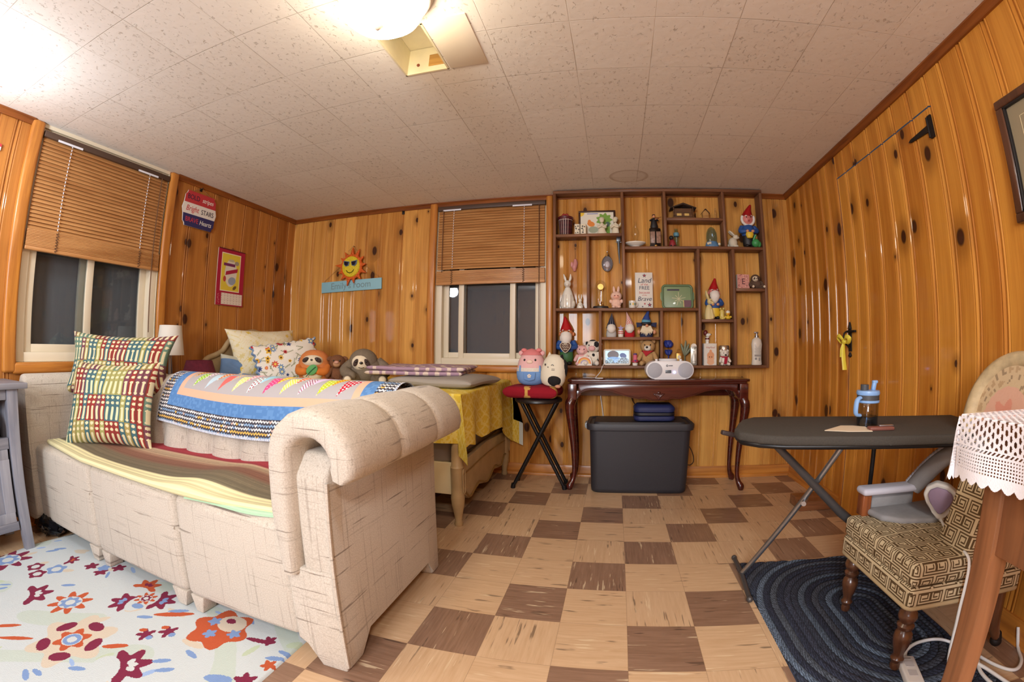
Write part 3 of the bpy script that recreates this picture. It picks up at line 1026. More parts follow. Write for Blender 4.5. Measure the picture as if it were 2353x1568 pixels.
def under_pos(u, v):
    x = -1.32 + 0.42 * u
    y = 0.893 + 0.050 * u ** 2 + 0.085 * v + 0.010 * np.sin(u * 6)
    return x, y, 0.446 + 0.011 * np.clip(v * 5, 0, 1) ** 0.5 - 0.009 * np.clip(v * 2 - 1, 0, 1)
loc(sheet('green_lining', under_pos, lambda u, v: np.tile((176, 212, 178), (len(u), 1)) * (0.92 + 0.08 * (np.mod(v * 30, 1) > 0.4))[:, None], 60, 40, bl, painted('woven_blanket', 0.95, 0.4, 160.0), label='pale green lining'))

# ------------------------------------------------------------------ cushions
def cushion(name, label, cat, c, w, h, th, colfn, m, rz=0, rx=0, ry=0, group=None, n=150, pinch=0.07, frill=0.0, back=None):
    t = thing(name, label, cat, c, rz, group, rx, ry)
    us = np.linspace(-1, 1, n)
    U, V = np.meshgrid(us, us)
    px = w / 2 * U * (1 - pinch * (1 - V ** 2)) * (1 + frill * np.sin(V * 22) * (np.abs(U) > 0.93))
    pz = h / 2 * V * (1 - pinch * (1 - U ** 2)) * (1 + frill * np.sin(U * 26) * (np.abs(V) > 0.93))
    sw = th / 2 * ((1 - np.abs(U) ** 3.2) * (1 - np.abs(V) ** 3.2)) ** 0.55
    wr = 0.006 * np.sin(U * 7 + V * 3) * np.sin(V * 8) * (1 - U ** 2) * (1 - V ** 2)
    Vs, Fs, Cs = [], [], []
    ue, ve = np.meshgrid((us[1:] + us[:-1]) / 2, (us[1:] + us[:-1]) / 2)
    col = srgb_arr(colfn(ue.ravel() * w / 2, ve.ravel() * h / 2))
    for k, sgn in enumerate((-1, 1)):
        Vs.append(np.stack([px, sgn * (sw + wr), pz], -1).reshape(-1, 3))
        Fs.append(grid_faces(n, n, k * n * n, flip=sgn > 0))
        Cs.append(col)
    np_mesh('cover', np.concatenate(Vs), np.concatenate(Fs), np.concatenate(Cs), t, m)
    return t
def chain_print(x, y):
    cw = 0.030
    i = np.floor(x / cw)
    fx = x / cw - i - 0.5
    per = 0.135
    j = np.floor(y / per)
    fy = y / per - j
    blk = np.floor((i + 2 * j) / 4)
    pal = np.array([(146, 54, 50), (160, 158, 96), (110, 140, 122), (120, 70, 84), (166, 150, 92), (70, 108, 116)])
    c = pal[(hashn(blk, j) * 6).astype(int)].astype(float)
    alt = pal[(hashn(i, j + 7) * 6).astype(int)]
    c = np.where((hashn(i, j) > 0.55)[:, None], alt, c)
    cream = np.array((222, 212, 172))
    long_ = fy < 0.6
    cap = np.where(long_, (np.abs(fx) < 0.20) & (np.abs(fy - 0.30) < 0.20) | (np.hypot(fx / 0.26, (np.abs(fy - 0.30) - 0.20) / 0.055) < 1), False)
    chain = ~long_ & (np.hypot(fx / 0.30, (np.mod((fy - 0.6) / 0.2, 1) - 0.5) / 0.30) < 1)
    rim = (np.abs(fx) > 0.42)
    c[rim] = c[rim] * 0.62 + np.array((120, 112, 70)) * 0.2
    c[cap | chain] = cream
    return c
WOVEN = painted('woven_cushion_cover', 0.9, 0.5, 260.0)
cushion('throw_pillow', 'chain-patterned throw pillow lying across the sofa corner behind the upright one', 'pillow', (-2.45, 1.295, 0.835), 0.66, 0.34, 0.16, chain_print, WOVEN, rz=30, rx=-14, ry=1.5, pinch=0.15, group='chain-patterned throw pillows')
cushion('throw_pillow', 'chain-patterned throw pillow standing upright on the striped blanket in the sofa corner', 'pillow', (-2.275, 1.155, 0.655), 0.50, 0.42, 0.15, lambda x, y: chain_print(x + 0.07, y + 0.1), WOVEN, rz=28, rx=-16, pinch=0.11, group='chain-patterned throw pillows')

# ------------------------------------------------------------------ bed
BEDW = mat('cream_gilt_bed_paint', (176, 152, 112), 0.42, coat=0.15, noise=0.12, nscale=12)
BEDRAIL = mat('cream_bed_rail', (222, 208, 168), 0.45)
GILT = mat('dull_gold_edging', (150, 118, 64), 0.4, 0.2)
SHEET = mat('grey_bed_sheet', (150, 144, 140), 0.95, noise=0.06, nscale=18, bump=0.25)
bed = thing('bed', 'single bed with cream curved headboard and low footboard behind the sofa', 'bed', (-1.75, 2.55, 0.0))
loc(B().box((-1.755, 2.55, 0.50), (1.88, 0.96, 0.36), 0.05, seg=4).done('mattress', SHEET, bed))
top = [(2.075, 0.10), (2.075, 0.78), (2.12, 0.845), (2.20, 0.872), (2.27, 0.905), (2.335, 0.978), (2.42, 1.026), (2.50, 1.04), (2.575, 1.052)]
hb_poly = top + [(5.15 - y, z) for y, z in top[::-1]][1:]
loc(B().prism(hb_poly, 'x', -2.768, -2.735, 0.006).done('headboard', BEDW, bed))
loc(B().tube([(-2.742, y, z) for y, z in hb_poly[1:-1]], 0.021, 10, smooth=4).done('headboard_rim', BEDW, bed))
foot = [(2.06, 0.335), (2.06, 0.15), (2.13, 0.155), (2.20, 0.105), (2.27, 0.115), (2.38, 0.14), (2.55, 0.09), (2.72, 0.14), (2.83, 0.115), (2.90, 0.105), (2.97, 0.155), (3.04, 0.15), (3.04, 0.335), (2.55, 0.36)]
fb = loc(B().prism(foot, 'x', -0.795, -0.768, 0.005).done('footboard', BEDW, bed))
loc(B().tube([(-0.766, y, z + 0.012) for y, z in foot[1:12]], 0.006, 6, smooth=3).tube([(-0.766, 2.10, 0.27), (-0.766, 2.55, 0.285), (-0.766, 3.0, 0.27)], 0.004, 6, smooth=4).done('gold_moulding', GILT, bed))
post = [(0.0, 0.0), (0.020, 0.0), (0.024, 0.012), (0.018, 0.03), (0.022, 0.06), (0.034, 0.12), (0.037, 0.16), (0.034, 0.18), (0.034, 0.32), (0.036, 0.325), (0.030, 0.335), (0.028, 0.42), (0.024, 0.49), (0.018, 0.50), (0.0, 0.505)]
for yy in (2.056, 3.044):
    loc(B().lathe(post, (-0.782, yy, 0.0), 18).tube([(-0.744, yy + dx, z) for dx, z in ((-0.014, 0.20), (0.0, 0.185), (0.014, 0.20), (0.014, 0.30), (0.0, 0.315), (-0.014, 0.30))], 0.003, 6, loop=True, smooth=3).done('bed_post', BEDW, bed))
for yy in (2.075, 3.025):
    loc(B().box((-1.77, yy, 0.255), (1.93, 0.024, 0.175), 0.004).done('side_rail', BEDRAIL, bed))

def cover_pos(u, v):
    # u runs from the head to beyond the foot edge, v from beyond the near side to beyond the far side
    t = -0.25 + v * (1.02 + 0.25 + 0.28)
    ey = np.where(t < 0, -t, np.where(t > 1.02, t - 1.02, 0.0))
    ysd = np.where(t < 0, -1, 1)
    yb = np.clip(t, 0, 1.02) + 2.03
    lf = np.interp(yb, [2.03, 2.12, 2.2, 2.3, 2.38, 2.5, 2.62, 2.75, 2.88, 3.0, 3.07], [0.31, 0.27, 0.29, 0.25, 0.285, 0.27, 0.30, 0.29, 0.33, 0.42, 0.46])
    L0 = 1.20
    s = u * (L0 + lf)
    ex = np.clip(s - L0, 0, None)
    x = -0.752 - L0 + np.minimum(s, L0)
    m = np.minimum(ex, ey)
    dz = np.maximum(ex, ey) + 0.12 * m
    round_ = 0.02
    lim = 3.066
    fold = 0.018 * np.sin(yb * 21) * np.clip(ex * 5, 0, 1) 
    x = x + np.where(ex > 0, 0.012 + fold + 0.28 * m, 0)
    y = yb + np.where(ey > 0, ysd * (0.012 + 0.012 * np.sin(x * 19) * np.clip(ey * 5, 0, 1) + 0.28 * m), 0)
    y = np.minimum(y, lim)
    z = 0.706 - dz + round_ * np.exp(-dz * 60) * 0.3 + 0.004 * np.sin(x * 13) * np.sin(yb * 11) * (dz < 0.01)
    return x, y, z
def cover_col(u, v):
    n = hashn(np.floor(u * 160), np.floor(v * 120))
    c = np.tile((226, 196, 70), (len(u), 1)).astype(float)
    lattice = np.minimum(np.abs(np.mod(u * 22 + v * 16, 1) - 0.5), np.abs(np.mod(u * 22 - v * 16, 1) - 0.5))
    c[lattice < 0.10] = (236, 216, 120)
    c[(n > 0.80)] = (234, 212, 112)
    c[(v > 0.935) & (u > 0.86)] = (214, 222, 216)
    return c
sheet('coverlet', cover_pos, cover_col, 230, 200, None, painted('quilted_coverlet', 0.9, 0.6, 55.0))
tag(bpy.data.objects['coverlet'], 'yellow quilted coverlet hanging over the foot of the bed', 'bedspread')

def folded(name, label, cat, c, s, colfn, m, layers=3, rz=0, soft=14):
    """a folded cloth: stacked rounded layers"""
    t = thing(name, label, cat, c, rz)
    h = s[2] / layers
    nu, nv = 110, 90
    for k in range(layers):
        e = 0.012 * ((k * 7) % 3 - 1)
        sx, sy = s[0] - abs(e), s[1] - 0.012 * ((k * 5) % 3)
        U, V = np.meshgrid(np.linspace(-1, 1, nu), np.linspace(-1, 1, nv))
        Vs, Fs, Cs = [], [], []
        ue, ve = np.meshgrid((np.linspace(-1, 1, nu)[1:] + np.linspace(-1, 1, nu)[:-1]) / 2, (np.linspace(-1, 1, nv)[1:] + np.linspace(-1, 1, nv)[:-1]) / 2)
        col = srgb_arr(colfn(ue.ravel() * sx / 2 + k, ve.ravel() * sy / 2))
        sw = h / 2 * ((1 - np.abs(U) ** soft) * (1 - np.abs(V) ** soft)) ** 0.45
        dr = 0.012 * np.sin(U * 2.6 + k) * np.cos(V * 2.1) * (k + 1) / layers
        for q, sg in enumerate((1, -1)):
            Vs.append(np.stack([sx / 2 * U + e, sy / 2 * V, h * (k + 0.5) + sg * sw * 0.98 + np.maximum(dr, 0)], -1).reshape(-1, 3))
            Fs.append(grid_faces(nu, nv, q * nu * nv, flip=sg < 0))
            Cs.append(col)
        np_mesh('fold', np.concatenate(Vs), np.concatenate(Fs), np.concatenate(Cs), t, m)
    return t
FLEECE = painted('soft_fleece', 0.95, 0.6, 500.0)
def lav(x, y):
    a = np.sin(x * 46 + 2 * np.sin(y * 31)) * np.sin(y * 52 + 2 * np.sin(x * 27)) + 0.5 * np.sin(x * 95 + y * 60)
    c = np.tile((172, 142, 160), (len(x), 1)).astype(float)
    c[a > 0.25] = (222, 204, 190)
    return c
folded('folded_blanket', 'grey fleece blanket folded on the yellow coverlet under the lavender one', 'blanket', (-0.99, 2.47, 0.709), (0.56, 0.46, 0.066), lambda x, y: np.tile((158, 150, 140), (len(x), 1)), FLEECE, 1, rz=-6, soft=7)
folded('folded_blanket', 'lavender and cream patterned blanket folded on top of the grey fleece blanket', 'blanket', (-1.17, 2.52, 0.776), (0.62, 0.46, 0.052), lav, FLEECE, 2, rz=8, soft=24)

def yellow_print(x, y):
    c = np.tile((238, 228, 196), (len(x), 1)).astype(float)
    a = np.sin(x * 70 + 2 * np.sin(y * 50)) * np.sin(y * 64 + 2 * np.sin(x * 44))
    c[np.abs(a) < 0.07] = (232, 214, 150)
    p = Paint(x, y, (0, 0, 0))
    p.c = c
    rng = random.Random(4)
    for _ in range(34):
        p.flower(rng.uniform(-.3, .3), rng.uniform(-.2, .2), rng.uniform(.010, .024), 6, (232, 204, 96) if rng.random() < 0.5 else (228, 212, 150), 0.5)
    return p.c
def flower_print(x, y):
    p = Paint(x, y, (238, 230, 214))
    rng = random.Random(9)
    for _ in range(60):
        a, b, g = rng.uniform(-.24, .24), rng.uniform(-.17, .17), rng.uniform(0, 180)
        for k in range(5):
            q = (k - 2) * 0.010
            p.ell(a + q * math.cos(math.radians(g)), b + q * math.sin(math.radians(g)), 0.007, 0.0025, g + 50, (126, 132, 88))
    for _ in range(46):
        a, b = rng.uniform(-.24, .24), rng.uniform(-.17, .17)
        c1, c2 = rng.choice([((186, 46, 48), (120, 30, 34)), ((226, 178, 60), (86, 50, 40)), ((118, 146, 178), (240, 226, 160)), ((78, 92, 140), (40, 44, 80)), ((216, 92, 66), (240, 200, 90))])
        r = rng.uniform(.012, .029)
        p.flower(a, b, r, rng.choice((5, 8, 10)), c1, 0.4).ell(a, b, r * 0.33, None, 0, c2)
    m = (np.abs(x) > 0.232) | (np.abs(y) > 0.152)
    p.fill(m, (132, 156, 184))
    return p.c
cushion('bed_pillow', 'large yellow floral bed pillow leaning on the headboard', 'pillow', (-2.52, 2.50, 0.885), 0.60, 0.40, 0.19, yellow_print, painted('cotton_pillow', 0.95, 0.4, 120.0), rz=74, rx=-24, ry=-1, pinch=0.12)
cushion('bed_pillow', 'small blue pillow tucked between the headboard and the yellow pillow', 'pillow', (-2.56, 2.25, 0.775), 0.26, 0.19, 0.11, lambda x, y: np.where((y > 0.055)[:, None], (206, 208, 190), (112, 144, 184)), painted('cotton_pillow', 0.95, 0.4, 120.0), rz=58, rx=-20, ry=10)
cushion('bed_pillow', 'flower-printed pillow with scalloped blue edge in front of the yellow pillow', 'pillow', (-2.24, 2.44, 0.825), 0.49, 0.32, 0.14, flower_print, painted('cotton_pillow', 0.95, 0.4, 120.0), rz=55, rx=-18, ry=-9, frill=0.035, n=220)

# ------------------------------------------------------------------ nightstand and its two lamps
ns = thing('nightstand', 'brown nightstand hidden between sofa back and bed', 'nightstand', (-2.55, 1.82, 0.0))
NSW = woodgrain('brown_nightstand', (110, 72, 44), (72, 44, 26), 0)
B().box((0, 0, 0.59), (0.46, 0.34, 0.025), 0.006).done('top', NSW, ns)
B().box((0, 0, 0.40), (0.42, 0.30, 0.355), 0.004).done('body', NSW, ns)
for sx in (-1, 1):
    for sy in (-1, 1):
        B().cone((sx * 0.19, sy * 0.13, 0.225), (sx * 0.19, sy * 0.13, 0.0), 0.018, 0.012).done('leg', NSW, ns)
def table_lamp(label, loc_, shade_m, r0, r1, zs0, zs1, base_m):
    t = thing('table_lamp', label, 'lamp', loc_, 0, 'lamps on the nightstand')
    B().lathe([(0, 0), (0.05, 0), (0.052, 0.012), (0.02, 0.02), (0.012, 0.04), (0.016, zs0 * 0.5), (0.010, zs0 * 0.9), (0.008, zs1 - 0.02), (0, zs1 - 0.02)], n=20).done('base', base_m, t)
    B().lathe([(r0, zs0), (r1, zs1), (r1 - 0.004, zs1), (r0 - 0.004, zs0)], n=36, caps=False).lathe([(0.0, zs1 - 0.03), (r1 - 0.004, zs1 - 0.028)], n=12, caps=False).done('lamp_shade', shade_m, t, smooth=60)
    return t
table_lamp('white drum-shaped lampshade by the window, lamp unlit', (-2.62, 1.735, 0.6035), mat('white_lamp_shade', (228, 222, 210), 0.9), 0.088, 0.070, 0.275, 0.458, STEEL)
table_lamp('burgundy cone-shaped lampshade behind the sofa, lamp unlit', (-2.455, 1.84, 0.6035), mat('burgundy_velvet', (104, 34, 52), 0.95, noise=0.15, nscale=50), 0.128, 0.082, 0.095, 0.245, STEEL)

# ------------------------------------------------------------------ console table under the shelves
SHX = 0.303
con = thing('console_table', 'dark red mahogany console table with curved legs under the wall shelves', 'table', (SHX, 2.90, 0.0))
def top_out(e):
    return [(-0.592 - e, 0.155 + e), (-0.592 - e, -0.125 - e), (-0.565, -0.152 - e), (0.0, -0.162 - e), (0.575, -0.152 - e), (0.605 + e, -0.125 - e), (0.605 + e, 0.155 + e)]
B().prism(top_out(0.0), 'z', 0.724, 0.742, 0.006, seg=3).prism(top_out(-0.012), 'z', 0.712, 0.725, 0.003).done('table_top', MAHOG, con)
def apron(sign):
    pts = []
    for k in range(-24, 25):
        u = k / 24
        x = u * 0.52
        a = abs(u)
        z = np.interp(a, [0, 0.10, 0.17, 0.26, 0.42, 0.60, 0.80, 0.93, 1.0], [0.604, 0.606, 0.622, 0.614, 0.634, 0.666, 0.678, 0.668, 0.640])
        pts.append((x, float(z)))
    return [(-0.52, 0.713)] + pts + [(0.52, 0.713)]
B().prism(apron(1), 'y', -0.128, -0.112, 0.002).tube([(x, -0.129, z + 0.008) for x, z in apron(1)[1:-1]], 0.003, 6).done('apron', MAHOG, con)
B().box((0, 0.13, 0.66), (1.06, 0.016, 0.10)).done('back_apron', MAHOG, con)
for sx in (-1, 1):
    B().box((sx * 0.555, 0.0, 0.66), (0.016, 0.22, 0.105)).done('side_apron', MAHOG, con)
sh = B()
for k in range(9):
    a = math.radians(90 + (k - 4) * 15)
    sh.ell((0.0 - math.cos(a) * 0.020, -0.131, 0.650 - math.sin(a) * 0.020), (0.0055, 0.006, 0.024), rot=(0, (k - 4) * 15, 0), u=10, v=8)
sh.ell((0, -0.131, 0.657), (0.012, 0.006, 0.008))
sh.done('carved_shell', MAHOG, con)
def cabriole(sx, sy):
    px, py = sx * 0.575, sy * 0.125
    b = B()
    b.box((sx * 0.560, sy * 0.112, 0.660), (0.058, 0.058, 0.106), 0.004)
    path = [(-0.004, 0.0, 0.62), (0.012, 0.4, 0.585), (0.014, 0.5, 0.54), (0.004, 0.2, 0.44), (-0.010, -0.2, 0.30), (-0.016, -0.4, 0.17), (-0.014, -0.3, 0.10), (-0.004, 0.0, 0.055), (0.010, 0.4, 0.028), (0.012, 0.4, 0.012), (0.008, 0.3, 0.0)]
    rr = [0.030, 0.034, 0.033, 0.026, 0.020, 0.0155, 0.0145, 0.018, 0.024, 0.022, 0.016]
    b.tube([(sx * (0.560 + d), sy * (0.112 + d * 0.6), z) for d, _, z in path], rr, 14, smooth=5)
    b.prism([(sx * 0.548, 0.668), (sx * 0.49, 0.668), (sx * 0.505, 0.640), (sx * 0.54, 0.60)], 'y', sy * 0.100, sy * 0.124, 0.003)
    return b.done('leg', MAHOG, con)
for sx in (-1, 1):
    for sy in (-1, 1):
        cabriole(sx, sy)

# ------------------------------------------------------------------ wall shelf unit
FY, SY = 2.972, 3.084
shelf = thing('wall_shelf', 'dark stained wooden wall shelf of uneven pigeonholes above the console table', 'shelf', (0.351, YB - 0.003, 1.44))
TH = 0.020
def shb(name, x0, x1, z0, z1, m, y0=FY, y1=SY):
    b = B().box(((x0 + x1) / 2, (y0 + y1) / 2, (z0 + z1) / 2), (x1 - x0, y1 - y0, z1 - z0), 0.0015, seg=1)
    return loc(b.done(name, m, shelf))
SX0, SX1, SZ0, SZ1 = -0.412, 1.112, 0.803, 2.062
shb('side_panel', SX0, SX0 + TH, SZ0, SZ1, SHELFWOOD_V)
shb('side_panel', SX1 - TH, SX1, SZ0, SZ1, SHELFWOOD_V)
shb('top_panel', SX0, SX1, SZ1 + 0.0005, SZ1 + 0.022, SHELFWOOD)
shb('bottom_panel', SX0 + TH, SX1 - TH, SZ0, 0.823, SHELFWOOD)
V1, V1B, V2, V3, V4, V5, V6, V7 = 0.086, -0.165, 0.388, 0.817, 0.613, 0.866, -0.083, 0.343
Z1, Z2, ZS, Z3, Z4, Z5, Z6, ZB = 1.753, 1.655, 1.864, 1.221, 1.359, 1.142, 1.020, 0.823
h = TH / 2
for x0, x1, z in ((SX0 + TH, V1 - h, Z1), (V1 + h, SX1 - TH, Z2), (V2 + h, V3 - h, ZS), (SX0 + TH, V4 - h, Z3), (V5 + h, SX1 - TH, Z4), (V4 + h, V5 - h, Z5), (V6 + h, V7 - h, Z6)):
    shb('shelf_board', x0 + 0.0003, x1 - 0.0003, z - TH, z, SHELFWOOD)
for x, z0, z1 in ((V1, Z3, SZ1), (V1B, Z3, Z1 - TH), (V2, Z2, SZ1), (V3, Z2, SZ1), (V4, ZB, Z2 - TH), (V5, ZB, Z2 - TH), (V6, ZB, Z3 - TH), (V7, ZB, Z3 - TH)):
    shb('divider', x - h, x + h, z0 + 0.0003, z1 - 0.0003, SHELFWOOD_V)

# ------------------------------------------------------------------ things on the shelves
YC = 3.03
SKIN = mat('painted_skin', (214, 150, 112), 0.5)
RED = mat('glossy_red_paint', (176, 26, 32), 0.3, coat=0.3)
BLUE = mat('blue_coat_paint', (44, 84, 150), 0.45)
CREAM = mat('cream_plaster', (226, 216, 190), 0.6)
BEARD = mat('white_beard', (232, 226, 216), 0.8, bump=0.4, nscale=90)
GREEN = mat('green_paint', (60, 110, 62), 0.5)
YELLOW = mat('yellow_paint', (226, 190, 52), 0.45)
DARK = mat('dark_paint', (28, 26, 28), 0.5)
EYE = mat('black_bead_eye', (14, 12, 14), 0.15, coat=0.5)
PINKP = mat('pink_plush', (228, 178, 176), 0.95, noise=0.06, nscale=90, bump=0.4)
WHITEP = mat('white_plush', (226, 218, 204), 0.95, noise=0.06, nscale=90, bump=0.4)
BROWNP = mat('brown_plush', (112, 70, 42), 0.95, noise=0.12, nscale=90, bump=0.5)
TANP = mat('tan_plush', (186, 148, 98), 0.95, noise=0.10, nscale=90, bump=0.5)
GREYP = mat('grey_brown_plush', (118, 104, 86), 0.95, noise=0.10, nscale=90, bump=0.5)
GOLD = mat('aged_gold', (190, 146, 74), 0.35, 0.7)
def E(part, m, t, c, r, rot=None, **kw):
    return B().ell(c, r, rot, **kw).done(part, m, t)
def pair(part, m, t, c, r, rot=None):
    for s in (-1, 1):
        rr = None if rot is None else (rot[0], s * rot[1], s * rot[2])
        E(part, m, t, (s * c[0], c[1], c[2]), r, rr)
def limb(part, m, t, p0, p1, r0, r1):
    return B().tube([p0, tuple((a + b) / 2 for a, b in zip(p0, p1)), p1], [r0, (r0 + r1) / 2 * 1.05, r1], 12, smooth=4).ell(p1, r1, u=12, v=8).done(part, m, t)

# top row
tb = thing('plaid_bucket', 'dark red plaid bucket with a bow in the top left pigeonhole', 'bucket', (-0.328, YC, Z1))
def tartan(u, v):
    x, y = u * 18, v * 4
    c = np.tile((92, 30, 36), (len(u), 1)).astype(float)
    c[np.mod(x, 1) < 0.5] = (70, 24, 32)
    c[(np.mod(y, 1) < 0.5)] *= 0.8
    c[np.mod(x + 0.2, 1) < 0.07] = (200, 180, 170)
    c[np.mod(y + 0.3, 1.9) < 0.09] = (200, 180, 170)
    return c
sheet('bucket_body', lambda u, v: ((0.043 + 0.010 * v) * np.cos(u * 2 * np.pi), (0.043 + 0.010 * v) * np.sin(u * 2 * np.pi), 0.130 * v), tartan, 90, 40, tb, painted('tartan_paper', 0.5, 0.1), flip=False)
B().lathe([(0.0, 0.12), (0.050, 0.12), (0.057, 0.123), (0.058, 0.138), (0.053, 0.142), (0, 0.142)], n=32).done('lid', mat('dark_red_lid', (88, 26, 32), 0.4), tb)
for a in (-55, -20, 20, 55):
    E('bow', mat('red_ribbon', (150, 30, 28), 0.4), tb, (math.sin(math.radians(a)) * 0.022, -0.02, 0.150 + abs(math.cos(math.radians(a))) * 0.006), (0.016, 0.008, 0.007), (0, a, 0))
for k, (cx, hh, col) in enumerate(((-0.242, 0.080, 'cream stamp block with dark leaf print, left one beside the plaid bucket'), (-0.197, 0.079, 'cream stamp block with dark pattern, right one of the two beside the plaid bucket'))):
    sb = thing('printed_block', col, 'block', (cx, YC - 0.02, Z1), 4 - 10 * k, 'printed cream blocks')
    B().box((0, 0, hh / 2), (0.036 + 0.004 * k, 0.03, hh), 0.002).done('block_body', CREAM, sb)
    pb = B()
    rng = random.Random(k + 3)
    for q in range(9):
        pb.ell((rng.uniform(-.012, .012), -0.0155, rng.uniform(.012, hh - .012)), (rng.uniform(.002, .006), 0.0008, rng.uniform(.002, .006)), (0, rng.uniform(0, 90), 0), u=10, v=6)
    pb.done('print', DARK, sb)
dr = thing('framed_drawing', "child's drawing with green tree in a brown frame on the top shelf", 'picture', (-0.100, 3.072, Z1), 0, rx=-3)
def drawing(u, v):
    p = Paint(u * 0.245, v * 0.175, (232, 226, 208))
    p.flower(0.175, 0.115, 0.055, 9, (126, 168, 74), 0.25, sx=1.1).rect(0.18, 0.215, 0.0, 0.11, (126, 168, 74)).ell(0.0, 0.175, 0.03, None, 0, (240, 200, 70))
    p.ell(0.078, 0.085, 0.028, 0.020, -20, (230, 140, 66)).ell(0.066, 0.105, 0.012, 0.014, 0, (230, 140, 66))
    p.ell(0.095, 0.040, 0.035, 0.026, 0, (170, 176, 150)).ell(0.20, 0.08, 0.016, 0.02, 0, (90, 110, 100)).rect(0.05, 0.13, 0.162, 0.168, (120, 130, 190))
    return p.c
sheet('paper', lambda u, v: ((u - 0.5) * 0.245, -0.006 + 0 * u, 0.014 + v * 0.175), drawing, 160, 120, dr, painted('drawing_paper', 0.7, 0))
fr = B()
for c, s in (((0, 0, 0.007), (0.27, 0.016, 0.014)), ((0, 0, 0.197), (0.27, 0.016, 0.014)), ((-0.128, 0, 0.102), (0.014, 0.016, 0.176)), ((0.128, 0, 0.102), (0.014, 0.016, 0.176))):
    fr.box(c, s, 0.002)
fr.done('frame', woodgrain('dark_brown_frame', (74, 40, 28), (48, 26, 18), 0), dr)
for k, (cx, lab) in enumerate(((-0.064, 'cream praying cherub figurine in front of the framed drawing'), (0.033, 'cream kneeling child figurine at the right end of the top left shelf'))):
    cu = thing('figurine', lab, 'figurine', (cx, YC - 0.012, Z1), -25 * k, 'cream plaster figurines')
    B().lathe([(0, 0), (0.034 - 0.008 * k, 0.0), (0.036 - 0.008 * k, 0.012), (0.026, 0.03), (0.020, 0.062), (0.016, 0.078), (0.009, 0.088), (0.0, 0.09)], n=20, sy=0.7) \
       .tube([(-0.020, -0.004, 0.070), (-0.028, -0.016, 0.052), (-0.006, -0.026, 0.058), (0.0, -0.026, 0.066)], 0.007, 8, smooth=4) \
       .tube([(0.020, -0.004, 0.070), (0.028, -0.016, 0.052), (0.006, -0.026, 0.058), (0.0, -0.026, 0.066)], 0.007, 8, smooth=4).done('body', CREAM, cu)
    B().ell((0, -0.002, 0.110), (0.017, 0.018, 0.020)).ell((0, -0.020, 0.108), (0.003, 0.003, 0.004), u=8, v=6).ell((0, 0.004, 0.120), (0.019, 0.018, 0.015)).done('head', CREAM, cu)
    for s in (-1, 1):
        B().ell((s * 0.026, 0.012, 0.066), (0.006, 0.004, 0.024), (0, s * 25, 0)).done('wing', CREAM, cu)

oil = thing('hurricane_lamp', 'white saucer holding a clear glass chimney in the top middle pigeonhole', 'lamp', (0.175, YC, Z2))
B().lathe([(0, 0), (0.030, 0), (0.030, 0.012), (0.055, 0.022), (0.074, 0.034), (0.074, 0.040), (0.050, 0.046), (0.020, 0.050), (0, 0.050)], n=36, sy=0.7).done('saucer', CHINA, oil)
B().lathe([(0.016, 0.050), (0.018, 0.070), (0.030, 0.095), (0.028, 0.118), (0.017, 0.150), (0.012, 0.185), (0.013, 0.208)], n=28, caps=False).done('chimney', GLASS, oil)

mb = thing('music_box', 'dark six-sided lantern box with small photographs in the top middle pigeonhole', 'ornament', (0.316, YC, Z2))
B().lathe([(0, 0), (0.050, 0), (0.050, 0.012), (0.044, 0.016), (0.044, 0.125), (0.050, 0.130), (0.046, 0.140), (0.0, 0.146)], n=6, sy=0.85, rot=(0, 0, 30)).done('case', mat('dark_bronze', (44, 34, 28), 0.4, 0.4), mb)
for a, cx in ((-24, -0.020), (24, 0.022)):
    B().box((cx, -0.035 if cx < 0 else -0.034, 0.070), (0.032, 0.004, 0.085), 0.001, rot=(0, 0, 12 if cx > 0 else -8)).done('photograph', mat('sepia_photo', (150, 118, 100), 0.4, noise=0.35, nscale=70), mb)
E('oval_plate', GOLD, mb, (0.0, -0.045, 0.008), (0.010, 0.003, 0.006))
fd = thing('figurine', 'black-coated fiddler figurine standing on the dark lantern box', 'figurine', (0.312, YC, Z2 + 0.146))
B().lathe([(0, 0), (0.026, 0), (0.028, 0.012), (0.022, 0.040), (0.020, 0.062), (0.014, 0.074), (0, 0.078)], n=18, sy=0.75).done('coat', DARK, fd)
for q in (-1, 1):
    B().tube([(q * 0.016, 0, 0.066), (q * 0.028, -0.011, 0.054), (q * 0.016, -0.021, 0.062)], 0.006, 8, smooth=3).done('sleeve', DARK, fd)
E('face', SKIN, fd, (0, -0.004, 0.088), (0.010, 0.010, 0.012))
B().lathe([(0, 0.094), (0.012, 0.093), (0.010, 0.102), (0, 0.106)], n=14).done('cap', DARK, fd)
B().ell((0.020, -0.022, 0.066), (0.018, 0.004, 0.008), (0, -20, 0)).cone((0.034, -0.022, 0.071), (0.052, -0.022, 0.078), 0.002).done('fiddle', mat('fiddle_brown', (120, 70, 34), 0.35), fd)

BARK = woodgrain('rustic_brown_wood', (120, 84, 52), (66, 44, 28), 0, 0.8, 0.0, 3.0)
cab = thing('model_cabin', 'rustic wooden model cabin with straw-yellow doorway on the small upper shelf', 'ornament', (0.525, YC, ZS))
B().box((0, 0.005, 0.045), (0.13, 0.06, 0.07), 0.002).done('walls', BARK, cab)
B().box((0, 0, 0.005), (0.165, 0.085, 0.010), 0.002).done('base', BARK, cab)
B().prism([(-0.095, 0.082), (0.0, 0.118), (0.095, 0.082), (0.095, 0.076), (0.0, 0.106), (-0.095, 0.076)], 'y', -0.042, 0.045, 0.001).done('roof', mat('dark_bark_roof', (58, 42, 32), 0.9, noise=0.3, nscale=80), cab)
for cx in (-0.03, 0.025):
    B().box((cx, -0.026, 0.032), (0.034, 0.004, 0.018), 0.001).done('window_opening', mat('pale_straw', (220, 186, 108), 0.8), cab)
